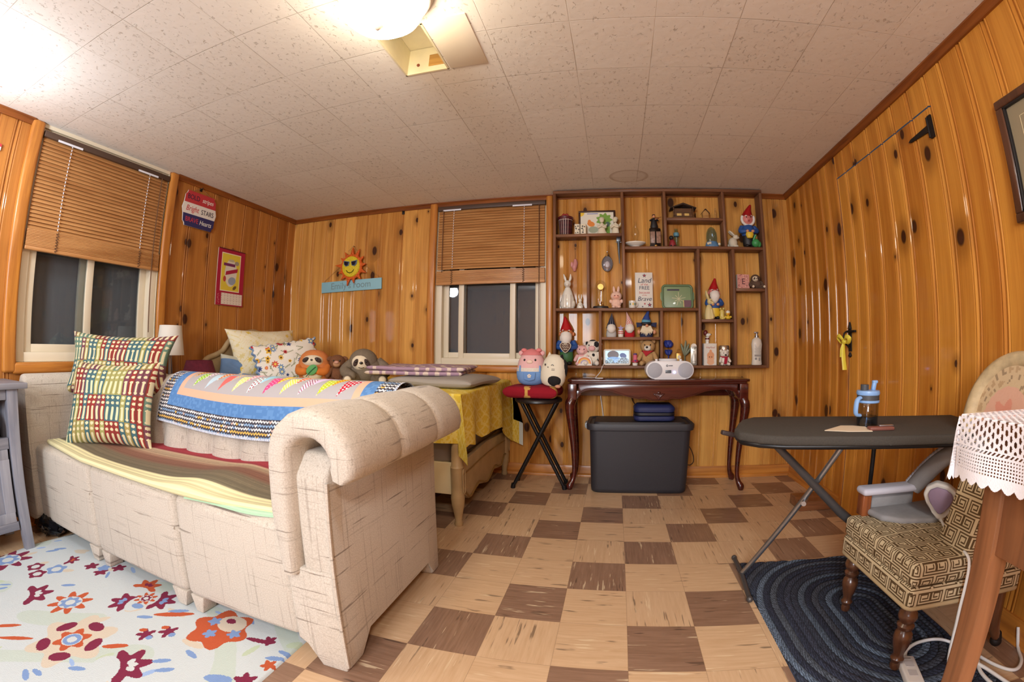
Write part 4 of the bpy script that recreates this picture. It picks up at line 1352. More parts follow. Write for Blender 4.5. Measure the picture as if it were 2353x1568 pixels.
for cx in (-0.07, 0.07):
    B().cone((cx, -0.034, 0.010), (cx, -0.034, 0.085), 0.004).done('post', BARK, cab)
th = thing('model_house', 'tiny gabled wooden house with a post beside it on the small upper shelf', 'ornament', (0.712, YC - 0.01, ZS))
PALEW = woodgrain('pale_whittled_wood', (206, 160, 92), (160, 112, 58), 0, 0.8, 0.0, 3.0)
B().prism([(-0.045, 0.008), (0.0, 0.008), (0.0, 0.045), (-0.0225, 0.07), (-0.045, 0.045)], 'y', -0.015, 0.015, 0.001).done('walls', PALEW, th)
for s in (-1, 1):
    B().box((-0.0225 + s * 0.016, 0, 0.060), (0.046, 0.036, 0.004), 0.001, rot=(0, s * 50, 0)).done('roof_half', BARK, th)
B().box((0.005, 0, 0.004), (0.115, 0.04, 0.008), 0.001).done('base', PALEW, th)
B().box((0.052, 0, 0.046), (0.008, 0.008, 0.078), 0.001).done('post', PALEW, th)

rf = thing('figurine', 'small red and black figurine in the pigeonhole below the model cabin', 'figurine', (0.438, YC - 0.01, Z2))
B().lathe([(0, 0), (0.022, 0.0), (0.026, 0.016), (0.020, 0.044), (0.012, 0.056), (0, 0.060)], n=18).done('body', mat('dull_red', (150, 44, 48), 0.6), rf)
E('head', DARK, rf, (-0.006, 0, 0.072), (0.017, 0.016, 0.016))
pair('leg', DARK, rf, (0.012, -0.018, 0.008), (0.008, 0.012, 0.008))
gj = thing('glass_jar', 'small glass jar with blue band standing behind the red figurine', 'jar', (0.474, YC + 0.028, Z2))
B().lathe([(0, 0), (0.018, 0), (0.019, 0.1), (0.012, 0.118), (0.014, 0.15)], n=20, caps=False).done('jar_body', glass_mat('pale_blue_glass', (0.75, 0.9, 0.95)), gj)
B().lathe([(0.0195, 0.092), (0.0205, 0.094), (0.0205, 0.116), (0.0195, 0.118)], n=20, caps=False).done('band', mat('turquoise_band', (96, 150, 166), 0.5), gj)
gl = thing('dome_ornament', 'blue domed water globe ornament in the pigeonhole below the tiny house', 'ornament', (0.728, YC, Z2))
B().lathe([(0, 0), (0.048, 0), (0.050, 0.012), (0.044, 0.034), (0.038, 0.045), (0, 0.045)], n=28, sy=0.8).done('base', mat('sea_blue_base', (86, 128, 166), 0.5, noise=0.2, nscale=40), gl)
B().lathe([(0.037, 0.044), (0.040, 0.075), (0.037, 0.112), (0.026, 0.140), (0.010, 0.154), (0.0, 0.156)], n=28, sy=0.8, caps=False).done('dome', glass_mat('blue_globe_water', (0.62, 0.78, 0.92), 0.15), gl)
for q, (a, b_) in enumerate(((-0.034, 0.026), (-0.020, 0.030), (0.046, 0.022))):
    E('shell', CREAM, gl, (a, -0.036, b_), (0.010, 0.008, 0.010))
bn = thing('figurine', 'white rabbit figurine looking right beside the blue-coated gnome', 'figurine', (0.888, YC, Z2))
WHC = mat('chalky_white', (214, 206, 184), 0.7)
B().ell((-0.004, 0, 0.040), (0.034, 0.028, 0.040)).ell((-0.032, 0.01, 0.022), (0.012, 0.012, 0.012)).ell((0.012, -0.022, 0.012), (0.020, 0.010, 0.012)).done('body', WHC, bn)
B().ell((0.020, -0.004, 0.082), (0.022, 0.018, 0.018)).ell((0.038, -0.004, 0.078), (0.008, 0.008, 0.007)).done('head', WHC, bn)
for s in (-1, 1):
    B().tube([(0.010, s * 0.008, 0.094), (-0.012, s * 0.012, 0.112), (-0.030, s * 0.012, 0.128)], [0.006, 0.009, 0.003], 8, smooth=3).done('ear', WHC, bn)
B().ell((0.030, -0.020, 0.086), 0.003, u=8, v=6).done('eye', EYE, bn)

def hat_cone(t, z0, r0, hgt, m, lean=0.0, tip=0.006, name='hat', y=0.0):
    B().tube([(0, y, z0), (lean * 0.2, y, z0 + hgt * 0.3), (lean * 0.55, y, z0 + hgt * 0.65), (lean * 1.1, y, z0 + hgt)], [r0, r0 * 0.72, r0 * 0.40, tip], 20, smooth=5).done(name, m, t)
def garden_gnome(label, loc_, H_, kind, rz=0):
    t = thing('garden_gnome', label, 'garden gnome', loc_, rz)
    k = H_ / 0.33
    def s(*v):
        return tuple(q * k for q in v)
    coat, trousers = BLUE, GREEN
    if kind == 'tall':
        trousers = YELLOW
    B().lathe([s(0, 0.085), s(0.040, 0.085), s(0.050, 0.105), s(0.050, 0.135), s(0.040, 0.165), s(0.022, 0.180), s(0, 0.182)], n=24, sy=0.8).done('coat', coat, t)
    B().lathe([s(0, 0.02), s(0.040, 0.022), s(0.046, 0.05), s(0.044, 0.09), s(0, 0.095)], n=24, sy=0.8).done('trousers', trousers if kind != 'basket' else DARK, t)
    for q in (-1, 1):
        E('boot', DARK, t, s(q * 0.022, -0.018, 0.014), s(0.018, 0.030, 0.014))
        B().tube([s(q * 0.044, 0, 0.160), s(q * 0.060, -0.016, 0.125), s(q * 0.026, -0.044, 0.118)], [0.017 * k, 0.018 * k, 0.014 * k], 12, smooth=5).done('sleeve', coat, t)
        E('hand', SKIN, t, s(q * 0.020, -0.050, 0.117), s(0.012, 0.010, 0.011))
    fz = 0.215 * k
    pinkf = mat('pink_face_paint', (216, 128, 118), 0.45) if kind != 'sign' else mat('tanned_face_paint', (206, 124, 76), 0.4)
    B().ell((0, 0, fz), s(0.043, 0.038, 0.044)).ell((0, -0.040 * k, fz - 0.004 * k), s(0.010, 0.010, 0.009), u=12, v=8).done('head', pinkf, t)
    for q in (-1, 1):
        E('ear', pinkf, t, (q * 0.044 * k, 0, fz - 0.004 * k), s(0.009, 0.006, 0.013))
        E('eye', EYE, t, (q * 0.015 * k, -0.036 * k, fz + 0.010 * k), s(0.004, 0.003, 0.005))
        E('eyebrow', BEARD, t, (q * 0.017 * k, -0.035 * k, fz + 0.022 * k), s(0.012, 0.004, 0.005), (0, q * 25, 0))
        if kind != 'basket':
            E('cheek', mat('red_cheek', (206, 86, 76), 0.45), t, (q * 0.024 * k, -0.032 * k, fz - 0.006 * k), s(0.009, 0.006, 0.008))
    if kind == 'basket':
        B().tube([(0.046 * k * math.cos(a), -0.016 * k, fz + 0.046 * k * math.sin(a)) for a in [math.radians(g) for g in range(150, 395, 15)]], 0.010 * k, 10).done('beard', BEARD, t)
    else:
        B().tube([(0, -0.024 * k, fz - 0.012 * k), (0, -0.038 * k, fz - 0.035 * k), (0, -0.036 * k, fz - 0.065 * k), (0, -0.030 * k, fz - 0.088 * k)], [0.038 * k, 0.040 * k, 0.028 * k, 0.008 * k], 16, smooth=5).done('beard', BEARD, t)
    E('mouth', mat('red_lips', (170, 40, 44), 0.4), t, (0, -0.047 * k if kind != 'basket' else -0.038 * k, fz - 0.019 * k), s(0.009, 0.014 if kind != 'basket' else 0.004, 0.004))
    hat_cone(t, fz + 0.020 * k, 0.046 * k, H_ - fz - 0.022 * k, RED, {'basket': 0.030, 'tall': 0.012, 'sign': -0.012}[kind] * k)
    if kind == 'basket':
        B().lathe([s(0, 0.062), s(0.020, 0.066), s(0.030, 0.090), s(0.026, 0.106), s(0, 0.104)], s(-0.006, -0.052, 0), n=16, sy=0.7).done('yellow_basket', YELLOW, t)
        B().ell(s(0.036, -0.050, 0.030), s(0.030, 0.026, 0.030)).ell(s(0.060, -0.050, 0.022), s(0.016, 0.016, 0.022)).tube([s(0.020, -0.05, 0.05), s(0.030, -0.056, 0.075), s(0.036, -0.06, 0.088)], 0.008 * k, 8).done('green_watering_can', mat('bright_green_can', (60, 150, 84), 0.4), t)
    if kind == 'sign':
        hp = [(0.0, -0.040), (-0.034, -0.004), (-0.036, 0.020), (-0.018, 0.032), (0.0, 0.022), (0.018, 0.032), (0.036, 0.020), (0.034, -0.004)]
        so = B().prism([(a * k, (b + 0.122) * k) for a, b in hp], 'y', -0.076 * k, -0.066 * k, 0.003 * k).done('heart_sign', mat('brown_sign_board', (96, 64, 46), 0.6), t)
        B().tube([(a * k * 0.93, -0.077 * k, (b * 0.93 + 0.122) * k) for a, b in hp], 0.0022 * k, 6, loop=True, smooth=3).done('heart_outline', CREAM, so)
        for q, (a, b_, w_) in enumerate(((-0.002, 0.137, 0.040), (0.0, 0.122, 0.044), (0.0, 0.107, 0.026))):
            B().tube([((a - w_ / 2 + w_ * i / 8) * k, -0.0775 * k, (b_ + 0.004 * math.sin(i * 2.4)) * k) for i in range(9)], 0.0016 * k, 6, smooth=2).done('painted_script', CREAM, so)
    return t
garden_gnome('garden gnome in blue coat with yellow basket and green watering can, top right pigeonhole', (1.005, YC, Z2), 0.332, 'basket')
garden_gnome('garden gnome in tall red hat behind the cream long-eared rabbit figurine', (0.728, YC + 0.006, Z5), 0.296, 'tall')
garden_gnome('large garden gnome holding a brown heart sign, bottom left pigeonhole', (-0.322, YC - 0.004, ZB), 0.345, 'sign')

# second row left
hr = thing('figurine', 'tall white glazed hare statue sitting in the left pigeonhole', 'figurine', (-0.314, YC, Z3))
B().lathe([(0, 0), (0.045, 0.0), (0.052, 0.03), (0.046, 0.075), (0.032, 0.120), (0.020, 0.148), (0.012, 0.16), (0, 0.165)], n=28, sy=0.82).ell((-0.030, 0.004, 0.035), (0.026, 0.034, 0.036)).ell((0.030, 0.004, 0.035), (0.026, 0.034, 0.036)) \
   .tube([(-0.014, -0.024, 0.095), (-0.016, -0.038, 0.05), (-0.016, -0.042, 0.006)], [0.014, 0.013, 0.012], 10, smooth=3).tube([(0.014, -0.024, 0.095), (0.016, -0.038, 0.05), (0.016, -0.042, 0.006)], [0.014, 0.013, 0.012], 10, smooth=3).done('body', CHINA, hr)
B().ell((0, -0.010, 0.178), (0.026, 0.030, 0.027)).ell((0, -0.036, 0.170), (0.013, 0.013, 0.012)).done('head', CHINA, hr)
for s in (-1, 1):
    B().tube([(s * 0.012, 0, 0.196), (s * 0.020, 0.004, 0.222), (s * 0.030 if s < 0 else 0.020, 0.004, 0.252)], [0.007, 0.010, 0.002], 10, smooth=4).done('ear', CHINA, hr)
mbn = thing('figurine', 'small white rabbit figurine beside the tall hare', 'figurine', (-0.224, YC - 0.02, Z3))
B().lathe([(0, 0), (0.020, 0), (0.022, 0.014), (0.016, 0.036), (0.008, 0.045), (0, 0.046)], n=18).tube([(-0.012, -0.012, 0.03), (0, -0.02, 0.02), (0.012, -0.012, 0.03)], 0.005, 8).done('body', CHINA, mbn)
B().ell((0, -0.002, 0.056), (0.013, 0.014, 0.014)).done('head', CHINA, mbn)
for s in (-1, 1):
    B().tube([(s * 0.006, 0, 0.066), (s * 0.009, 0, 0.084), (s * 0.007, 0.002, 0.102)], [0.004, 0.006, 0.002], 8, smooth=3).done('ear', CHINA, mbn)
po = thing('hanging_ornament', 'small pink ornament hanging on the boards above the tall hare', 'ornament', (-0.272, YB - 0.012, 1.54))
PINKO = mat('pink_resin', (206, 140, 136), 0.4)
B().tube([(0.008, 0.006, 0.05), (0.010, 0.004, 0.02), (0.002, 0, -0.01), (0.004, 0, -0.04)], [0.010, 0.018, 0.020, 0.008], 10, smooth=4).ell((-0.016, 0, 0.01), (0.010, 0.006, 0.022)).done('pendant', PINKO, po)
B().tube([(0.008, 0.008, 0.05), (0.008, 0.010, 0.13)], 0.0012, 6).cone((0.008, 0.010, 0.13), (0.008, 0.002, 0.13), 0.003).done('string', mat('brown_cord', (92, 60, 40), 0.8), po)
cl_ = thing('glass_cloche', 'clear glass dome on a black base with gilt clock pieces inside', 'glass dome', (-0.080, YC, Z3))
B().lathe([(0, 0), (0.054, 0), (0.056, 0.008), (0.052, 0.016), (0, 0.018)], n=32, sy=0.9).done('base', BLACK, cl_)
B().lathe([(0.043, 0.018), (0.043, 0.140), (0.039, 0.170), (0.028, 0.192), (0.012, 0.202), (0.0, 0.204)], n=32, sy=0.9, caps=False).done('dome', GLASS, cl_)
B().cone((-0.012, 0, 0.018), (-0.012, 0, 0.15), 0.003).cone((0.012, 0, 0.018), (0.012, 0, 0.15), 0.003).lathe([(0, 0.018), (0.022, 0.018), (0.020, 0.03), (0, 0.03)], n=18).lathe([(0, -0.006), (0.021, -0.006), (0.023, 0.0), (0.021, 0.006), (0, 0.006)], (0, -0.004, 0.155), n=22, rot=(90, 0, 0)).ell((0, 0, 0.045), (0.014, 0.014, 0.008)).done('gilt_works', GOLD, cl_)
pk = thing('plush_toy', 'pale pink long-eared fluffy toy beside the glass dome', 'plush toy', (0.030, YC - 0.01, Z3))
PALEPK = mat('pale_pink_fluff', (236, 196, 176), 0.95, noise=0.06, nscale=70, bump=0.6)
E('body', PALEPK, pk, (0, 0, 0.036), (0.036, 0.030, 0.037))
E('head', PALEPK, pk, (0, -0.004, 0.086), (0.040, 0.034, 0.034))
E('face', mat('pink_vinyl_face', (232, 172, 150), 0.5), pk, (0, -0.020, 0.082), (0.028, 0.020, 0.020))
pair('ear', PALEPK, pk, (0.015, 0, 0.130), (0.010, 0.010, 0.028), (0, 6, 0))
pair('eye', mat('dark_red_eye', (120, 40, 36), 0.3), pk, (0.011, -0.038, 0.086), (0.004, 0.003, 0.004))
pair('arm', PALEPK, pk, (0.038, -0.006, 0.050), (0.012, 0.012, 0.014))
pair('foot', PALEPK, pk, (0.018, -0.022, 0.010), (0.014, 0.016, 0.010))
oo = thing('hanging_ornament', 'oval clear glass ornament hanging by a chain below the top left shelf', 'ornament', (-0.031, YB - 0.012, 1.552))
GLO = mat('smoky_facet_glass', (150, 150, 160), 0.1, 0.6)
B().lathe([(0, -0.006), (0.030, -0.006), (0.037, 0.0), (0.030, 0.006), (0.0, 0.010)], n=36, rot=(90, 0, 0), sy=1.45).done('glass_oval', GLO, oo)
B().tube([(0.037 * math.cos(a), 0, 0.0545 * math.sin(a)) for a in [2 * math.pi * i / 24 for i in range(24)]], 0.004, 8, loop=True).done('beaded_rim', STEEL, oo)
E('raised_motif', mat('frosted_motif', (186, 178, 182), 0.35), oo, (0, -0.009, -0.006), (0.018, 0.004, 0.024))
B().tube([(-0.020, 0.002, 0.045), (0, 0.006, 0.090), (0.020, 0.002, 0.045)], 0.0012, 6).cone((0, 0.008, 0.090), (0, -0.002, 0.090), 0.003).done('chain', STEEL, oo)
br = thing('hanging_tool', 'slim grey metal spike hanging under the right end of the top left shelf', 'tool', (0.053, YC, Z1 - TH))
GREYM = mat('grey_spike_metal', (92, 98, 104), 0.35, 0.7)
B().tube([(0, 0, -0.03), (0.001, 0, -0.10), (0.004, 0, -0.19)], [0.011, 0.008, 0.003], 10).box((0.0, 0, -0.015), (0.03, 0.02, 0.03), 0.002).done('spike', GREYM, br)
B().cone((-0.016, 0, -0.034), (0.018, 0, -0.034), 0.003).ell((-0.016, 0, -0.034), 0.004, u=8, v=6).ell((0.018, 0, -0.034), 0.004, u=8, v=6).done('crosspiece', STEEL, br)
mg = thing('mug', 'tiny white flowered mug next to the LAND OF THE FREE sign', 'mug', (0.142, YC - 0.02, Z3))
B().lathe([(0, 0), (0.020, 0), (0.025, 0.006), (0.025, 0.052), (0.023, 0.052), (0.022, 0.008), (0, 0.006)], n=24).done('cup', CHINA, mg)
B().tube([(0.024, 0, 0.042), (0.034, 0, 0.038), (0.034, 0, 0.018), (0.024, 0, 0.014)], 0.003, 8, smooth=4).done('handle', CHINA, mg)
for a, c_ in ((-0.014, GREEN), (0.004, YELLOW), (0.016, GREEN)):
    E('flower_print', c_, mg, (a, -math.sqrt(0.0251 ** 2 - a * a), 0.028), (0.005, 0.0015, 0.008))

NAVYP = mat('navy_lettering', (40, 44, 74), 0.6)
REDP = mat('red_lettering', (186, 60, 60), 0.6)
ls = thing('wooden_sign', 'white wooden sign reading Land of the FREE because of the Brave', 'sign', (0.228, YC + 0.012, Z3), 0, rx=-2)
B().box((0, 0, 0.130), (0.125, 0.014, 0.258), 0.002).done('board', mat('white_painted_board', (226, 222, 212), 0.7), ls)
def star5(cx, cz, r, m, t, y):
    pts = [(cx + (r if k % 2 == 0 else r * 0.42) * math.sin(k * math.pi / 5), cz + (r if k % 2 == 0 else r * 0.42) * math.cos(k * math.pi / 5)) for k in range(10)]
    return B().prism(pts, 'y', y - 0.0006, y + 0.0004).done('star', m, t)
for body, z, sz, m_, shr in (('Land', 0.200, 0.050, NAVYP, 0.25), ('of the', 0.172, 0.022, REDP, 0.1), ('FREE', 0.146, 0.036, NAVYP, 0.0), ('because', 0.114, 0.024, REDP, 0.1), ('of the', 0.095, 0.014, REDP, 0.1), ('Brave', 0.068, 0.044, NAVYP, 0.25)):
    text(body, sz, m_, ls, (0.002, -0.0074, z), shear=shr)
star5(0.004, 0.236, 0.016, NAVYP, ls, -0.0074)
star5(0.004, 0.236, 0.009, REDP, ls, -0.0084)
star5(0.038, 0.026, 0.018, NAVYP, ls, -0.0074)
star5(0.038, 0.026, 0.010, REDP, ls, -0.0084)
star5(0.004, 0.034, 0.009, REDP, ls, -0.0074)
star5(-0.012, 0.014, 0.007, NAVYP, ls, -0.0074)

ty = thing('serving_tray', 'sage green metal tray with starburst and small tag leaning on the boards', 'tray', (0.468, YC + 0.020, Z3), 0, rx=-9)
SAGE = mat('sage_green_enamel', (132, 152, 112), 0.4, coat=0.2)
def rrect(w, h_, r, n=6, cx=0.0, cz=0.0):
    out = []
    for (sx, sz, a0) in ((1, 1, 0), (-1, 1, 90), (-1, -1, 180), (1, -1, 270)):
        for k in range(n + 1):
            a = math.radians(a0 + 90 * k / n)
            out.append((cx + sx * (w / 2 - r) + r * math.cos(a), cz + sz * (h_ / 2 - r) + r * math.sin(a)))
    return out
B().prism(rrect(0.205, 0.168, 0.02, cz=0.085), 'y', -0.002, 0.004, 0.001).done('pan', SAGE, ty)
B().tube([(a, -0.006, b_) for a, b_ in rrect(0.212, 0.168, 0.024, cz=0.086)], 0.008, 10, loop=True).done('raised_rim', mat('dark_sage_rim', (100, 124, 88), 0.4), ty)
for s in (-1, 1):
    B().prism([(s * 0.108, 0.130), (s * 0.122, 0.115), (s * 0.124, 0.075), (s * 0.108, 0.04)], 'y', -0.006, -0.001, 0.001).done('handle', SAGE, ty)
sbm = mat('cream_starburst', (214, 208, 170), 0.5)
b = B()
for k in range(9):
    a = math.pi * 2 * k / 9 + 0.2
    r_ = 0.036 if k % 2 else 0.050
    b.box((0.010 + r_ / 2 * math.cos(a), -0.0024, 0.072 + r_ / 2 * math.sin(a)), (r_, 0.0008, 0.003), rot=(0, -math.degrees(a), 0))
b.done('starburst', sbm, ty)
B().box((0.072, -0.0026, 0.036), (0.052, 0.001, 0.052)).done('tag', mat('mauve_tag', (118, 82, 92), 0.6), ty, label='mauve paper tag')
B().box((0.044, -0.0026, 0.036), (0.004, 0.001, 0.052)).done('tag_edge', mat('yellow_tag_edge', (236, 214, 130), 0.6), ty)
B().box((-0.028, -0.0026, 0.138), (0.088, 0.001, 0.011)).done('dark_label', mat('dark_label', (62, 52, 72), 0.5), ty)

# right column
eb = thing('letter_block', 'pink flowered block with the letter E on the upper right shelf', 'block', (0.942, YC, Z4), 6)
def rosy(u, v):
    p = Paint(u, v, (214, 152, 138))
    rng = random.Random(2)
    for _ in range(60):
        p.ell(rng.random(), rng.random(), rng.uniform(.015, .04), None, 0, rng.choice([(150, 78, 84), (236, 196, 176), (170, 100, 96)]))
    p.ell(0.5, 0.5, 0.2, None, 0, (214, 152, 138))
    return p.c
B().box((0, 0, 0.052), (0.092, 0.034, 0.104), 0.001).done('block_body', CREAM, eb)
sheet('front_paper', lambda u, v: ((u - 0.5) * 0.0925, -0.0178 + 0 * u, v * 0.1045), rosy, 70, 70, eb, painted('printed_paper', 0.6, 0))
text('E', 0.058, mat('plum_letter', (84, 46, 58), 0.6), eb, (0, -0.0184, 0.052))

def sloth(label, loc_, k, fur, facem, rz=0, drop=0.0, group=None):
    t = thing('sloth_plush', label, 'plush toy', loc_, rz, group)
    def s(*v):
        return tuple(q * k for q in v)
    E('body', fur, t, s(0, 0, 0.36), s(0.42, 0.36, 0.38))
    E('head', fur, t, s(-0.06, -0.08, 0.78 - drop), s(0.36, 0.30, 0.32))
    E('face', facem, t, s(-0.10, -0.22, 0.76 - drop), s(0.25, 0.19, 0.22))
    for q in (-1, 1):
        E('eye_patch', mat('dark_brown_patch', (66, 48, 42), 0.9), t, s(-0.10 + q * 0.135, -0.385, 0.76 - drop), s(0.055, 0.03, 0.10), (0, q * -28, 0))
        E('eye', EYE, t, s(-0.10 + q * 0.125, -0.41, 0.78 - drop), s(0.028, 0.02, 0.03))
    E('nose', EYE, t, s(-0.10, -0.41, 0.75 - drop), s(0.045, 0.03, 0.035))
    B().tube([s(-0.17, -0.395, 0.64 - drop), s(-0.10, -0.405, 0.625 - drop), s(-0.03, -0.395, 0.64 - drop)], 0.008 * k, 6, smooth=3).done('smile', EYE, t)
    for q in (-1, 1):
        B().tube([s(q * 0.30, 0, 0.55), s(q * 0.52, -0.16, 0.34), s(q * 0.34, -0.46, 0.22)], [0.13 * k, 0.14 * k, 0.12 * k], 14, smooth=5).ell(s(q * 0.34, -0.46, 0.22), 0.12 * k).done('arm', fur, t)
        B().tube([s(q * 0.20, -0.10, 0.16), s(q * 0.36, -0.40, 0.13), s(q * 0.42, -0.55, 0.13)], [0.15 * k, 0.14 * k, 0.13 * k], 14, smooth=4).ell(s(q * 0.42, -0.56, 0.13), 0.13 * k).done('leg', fur, t)
        E('paw_pad', facem, t, s(q * 0.42, -0.66, 0.14), s(0.09, 0.05, 0.09))
    return t
CREAMP = mat('cream_plush', (222, 206, 178), 0.95, noise=0.05, nscale=90, bump=0.3)
sloth('small brown sloth plush beside the letter E block', (1.046, YC + 0.008, Z4), 0.098, mat('cocoa_plush', (96, 74, 58), 0.95, noise=0.1, nscale=90, bump=0.5), CREAMP)
bt = thing('pump_bottle', 'white lotion pump bottle in the lower right pigeonhole', 'bottle', (1.038, YC, ZB))
B().lathe([(0, 0), (0.036, 0), (0.039, 0.006), (0.035, 0.04), (0.036, 0.10), (0.040, 0.145), (0.034, 0.178), (0.018, 0.190), (0.014, 0.194), (0, 0.194)], n=30, sy=0.62).done('bottle_body', mat('pearl_white_bottle', (222, 212, 196), 0.35), bt)
B().lathe([(0, 0.194), (0.014, 0.194), (0.014, 0.208), (0.007, 0.210), (0.006, 0.222), (0, 0.222)], n=18).box((-0.003, 0, 0.228), (0.030, 0.013, 0.012), 0.003).done('pump', STEEL, bt)
b = B()
for k in range(9):
    b.box((0.0, -0.0235 + 0.0008 * abs(k - 4) * 0.3, 0.140 - k * 0.0075), (0.046 - 0.004 * (k % 3), 0.001, 0.0022))
b.box((0.0, -0.0226, 0.066), (0.046, 0.001, 0.015)).box((-0.013, -0.0228, 0.044), (0.016, 0.001, 0.016)).box((0.013, -0.0228, 0.040), (0.012, 0.001, 0.022))
b.done('back_label', mat('grey_print', (150, 146, 140), 0.6), bt)
rb = thing('figurine', 'cream long-eared rabbit figurine sitting in front of the tall red-hat gnome', 'figurine', (0.684, YC - 0.026, Z5))
YLC = mat('pale_yellow_stoneware', (214, 196, 138), 0.5)
B().lathe([(0, 0), (0.030, 0), (0.033, 0.03), (0.027, 0.07), (0.016, 0.10), (0, 0.108)], n=22, sy=0.8).ell((0.020, -0.012, 0.02), (0.018, 0.016, 0.02)).tube([(0.014, -0.016, 0.07), (0.018, -0.024, 0.03), (0.018, -0.024, 0.004)], 0.008, 8).done('body', YLC, rb)
B().ell((0.006, -0.006, 0.125), (0.020, 0.020, 0.022)).ell((0.022, -0.014, 0.114), (0.012, 0.011, 0.010)).done('head', YLC, rb)
for s in (-1, 1):
    B().tube([(-0.004, s * 0.008, 0.140), (-0.014, s * 0.010, 0.170), (-0.020, s * 0.010, 0.202)], [0.006, 0.010, 0.002], 8, smooth=4).done('ear', YLC, rb)
E('eye', EYE, rb, (0.010, -0.026, 0.130), 0.003)
fg = thing('figurine', 'small yellow frog figurine right of the tall red-hat gnome', 'figurine', (0.780, YC - 0.015, Z5))
YLF = mat('butter_yellow_glaze', (212, 190, 96), 0.35)
B().lathe([(0, 0), (0.018, 0), (0.020, 0.012), (0.016, 0.04), (0.018, 0.055), (0.012, 0.068), (0, 0.070)], n=18).ell((0.012, -0.014, 0.012), 0.009).ell((-0.012, -0.014, 0.012), 0.009).done('body', YLF, fg)
pair('eye', YLF, fg, (0.011, -0.004, 0.076), (0.008, 0.007, 0.008))
dk = thing('figurine', 'tiny yellow duck figurine with white cap beside the frog', 'figurine', (0.822, YC - 0.02, Z5))
B().ell((0, 0, 0.014), (0.020, 0.018, 0.014)).ell((0.018, -0.006, 0.018), (0.008, 0.008, 0.008)).ell((-0.018, -0.006, 0.018), (0.008, 0.008, 0.008)).done('body', YELLOW, dk)
E('head', YELLOW, dk, (0, -0.002, 0.040), (0.015, 0.014, 0.014))
E('bill', mat('orange_bill', (226, 120, 40), 0.4), dk, (0, -0.017, 0.037), (0.008, 0.006, 0.004))
B().lathe([(0.0, 0.044), (0.016, 0.046), (0.015, 0.056), (0.006, 0.064), (0, 0.065)], n=18).done('cap', CHINA, dk)

# cloth gnomes on the middle shelf
def cloth_gnome(label, cx, body_m, hat_m, hgt, lean, r=0.034):
    t = thing('cloth_gnome', label, 'gnome', (cx, YC - 0.005, Z6), 0, 'cloth gnomes on the middle shelf')
    B().lathe([(0, 0), (r, 0), (r * 1.1, 0.02), (r * 0.95, 0.05), (r * 0.6, 0.075), (0, 0.08)], n=22, sy=0.85).done('body', body_m, t)
    B().tube([(0, -0.012, 0.070), (0, -0.026, 0.052), (0, -0.028, 0.028)], [r * 0.9, r * 0.95, r * 0.35], 16, smooth=4).done('beard', BEARD, t)
    E('nose', SKIN, t, (0, -0.040, 0.068), (0.008, 0.008, 0.007))
    return t
t = cloth_gnome('grey cloth gnome in a dark navy plaid hat on the middle shelf', -0.006, mat('grey_felt', (190, 188, 184), 0.95), None, 0, 0)
def plaid(c1, c2, c3):
    def f(u, v):
        x, y = u * 10, v * 7
        c = np.tile(c1, (len(u), 1)).astype(float)
        a, b_ = np.mod(x, 1) < 0.5, np.mod(y, 1) < 0.5
        c[a ^ b_] = c2
        c[np.mod(x, 1) < 0.06] = c3
        c[np.mod(y, 1) < 0.06] = c3
        return c
    return f
def plaid_hat(t, z0, r0, hgt, lean, fn, name):
    sheet('hat', lambda u, v: (r0 * (1 - v * 0.97) * np.cos(u * 2 * np.pi) + lean * v ** 2, r0 * (1 - v * 0.97) * np.sin(u * 2 * np.pi) - 0.004 + 0 * v, z0 + hgt * v), fn, 70, 50, t, painted('plaid_cloth', 0.9, 0.2))
plaid_hat(t, 0.062, 0.038, 0.106, 0.004, plaid((44, 46, 62), (32, 34, 50), (150, 150, 160)), 'h')
t = cloth_gnome('red cloth gnome in a red and white checked hat on the middle shelf', 0.122, mat('red_felt', (184, 24, 34), 0.9), None, 0, 0)
plaid_hat(t, 0.060, 0.036, 0.118, -0.022, plaid((198, 60, 56), (232, 220, 210), (232, 220, 210)), 'h')
t = thing('star_figurine', 'little red and white striped figure with lilac star top between the two cloth gnomes', 'figurine', (0.060, YC - 0.022, Z6), 0)
B().lathe([(0, 0), (0.018, 0), (0.019, 0.016), (0.016, 0.018), (0, 0.018)], n=18).done('base', CHINA, t)
for k in range(5):
    B().lathe([(0, 0.018 + k * 0.006), (0.019, 0.018 + k * 0.006), (0.019, 0.024 + k * 0.006), (0, 0.024 + k * 0.006)], n=18).done('stripe', REDP if k % 2 else CHINA, t)
o = star5(0, 0.062, 0.024, mat('lilac_glitter', (140, 124, 168), 0.4), t, 0.0)
t = thing('cloth_gnome', 'bearded gnome with blue hat and dark winged bow on the middle shelf', 'gnome', (0.240, YC - 0.004, Z6), 0, 'cloth gnomes on the middle shelf')
NAVY = mat('navy_cloth', (38, 44, 76), 0.8, noise=0.3, nscale=120)
B().lathe([(0, 0), (0.044, 0), (0.048, 0.03), (0.036, 0.07), (0.02, 0.085), (0, 0.086)], n=22, sy=0.75).done('body', NAVY, t)
bb = B()
rng = random.Random(3)
for k in range(26):
    a = (k - 12.5) / 12.5
    bb.tube([(a * 0.026, -0.026 - 0.008 * (1 - a * a), 0.075), (a * 0.036, -0.042, 0.05), (a * 0.046 + rng.uniform(-.004, .004), -0.040, 0.004 + rng.uniform(0, 0.018) + abs(a) * 0.02)], [0.006, 0.006, 0.001], 6, smooth=3)
bb.done('beard', mat('cream_long_beard', (226, 212, 182), 0.85), t)
E('nose', SKIN, t, (0, -0.048, 0.078), (0.011, 0.010, 0.010))
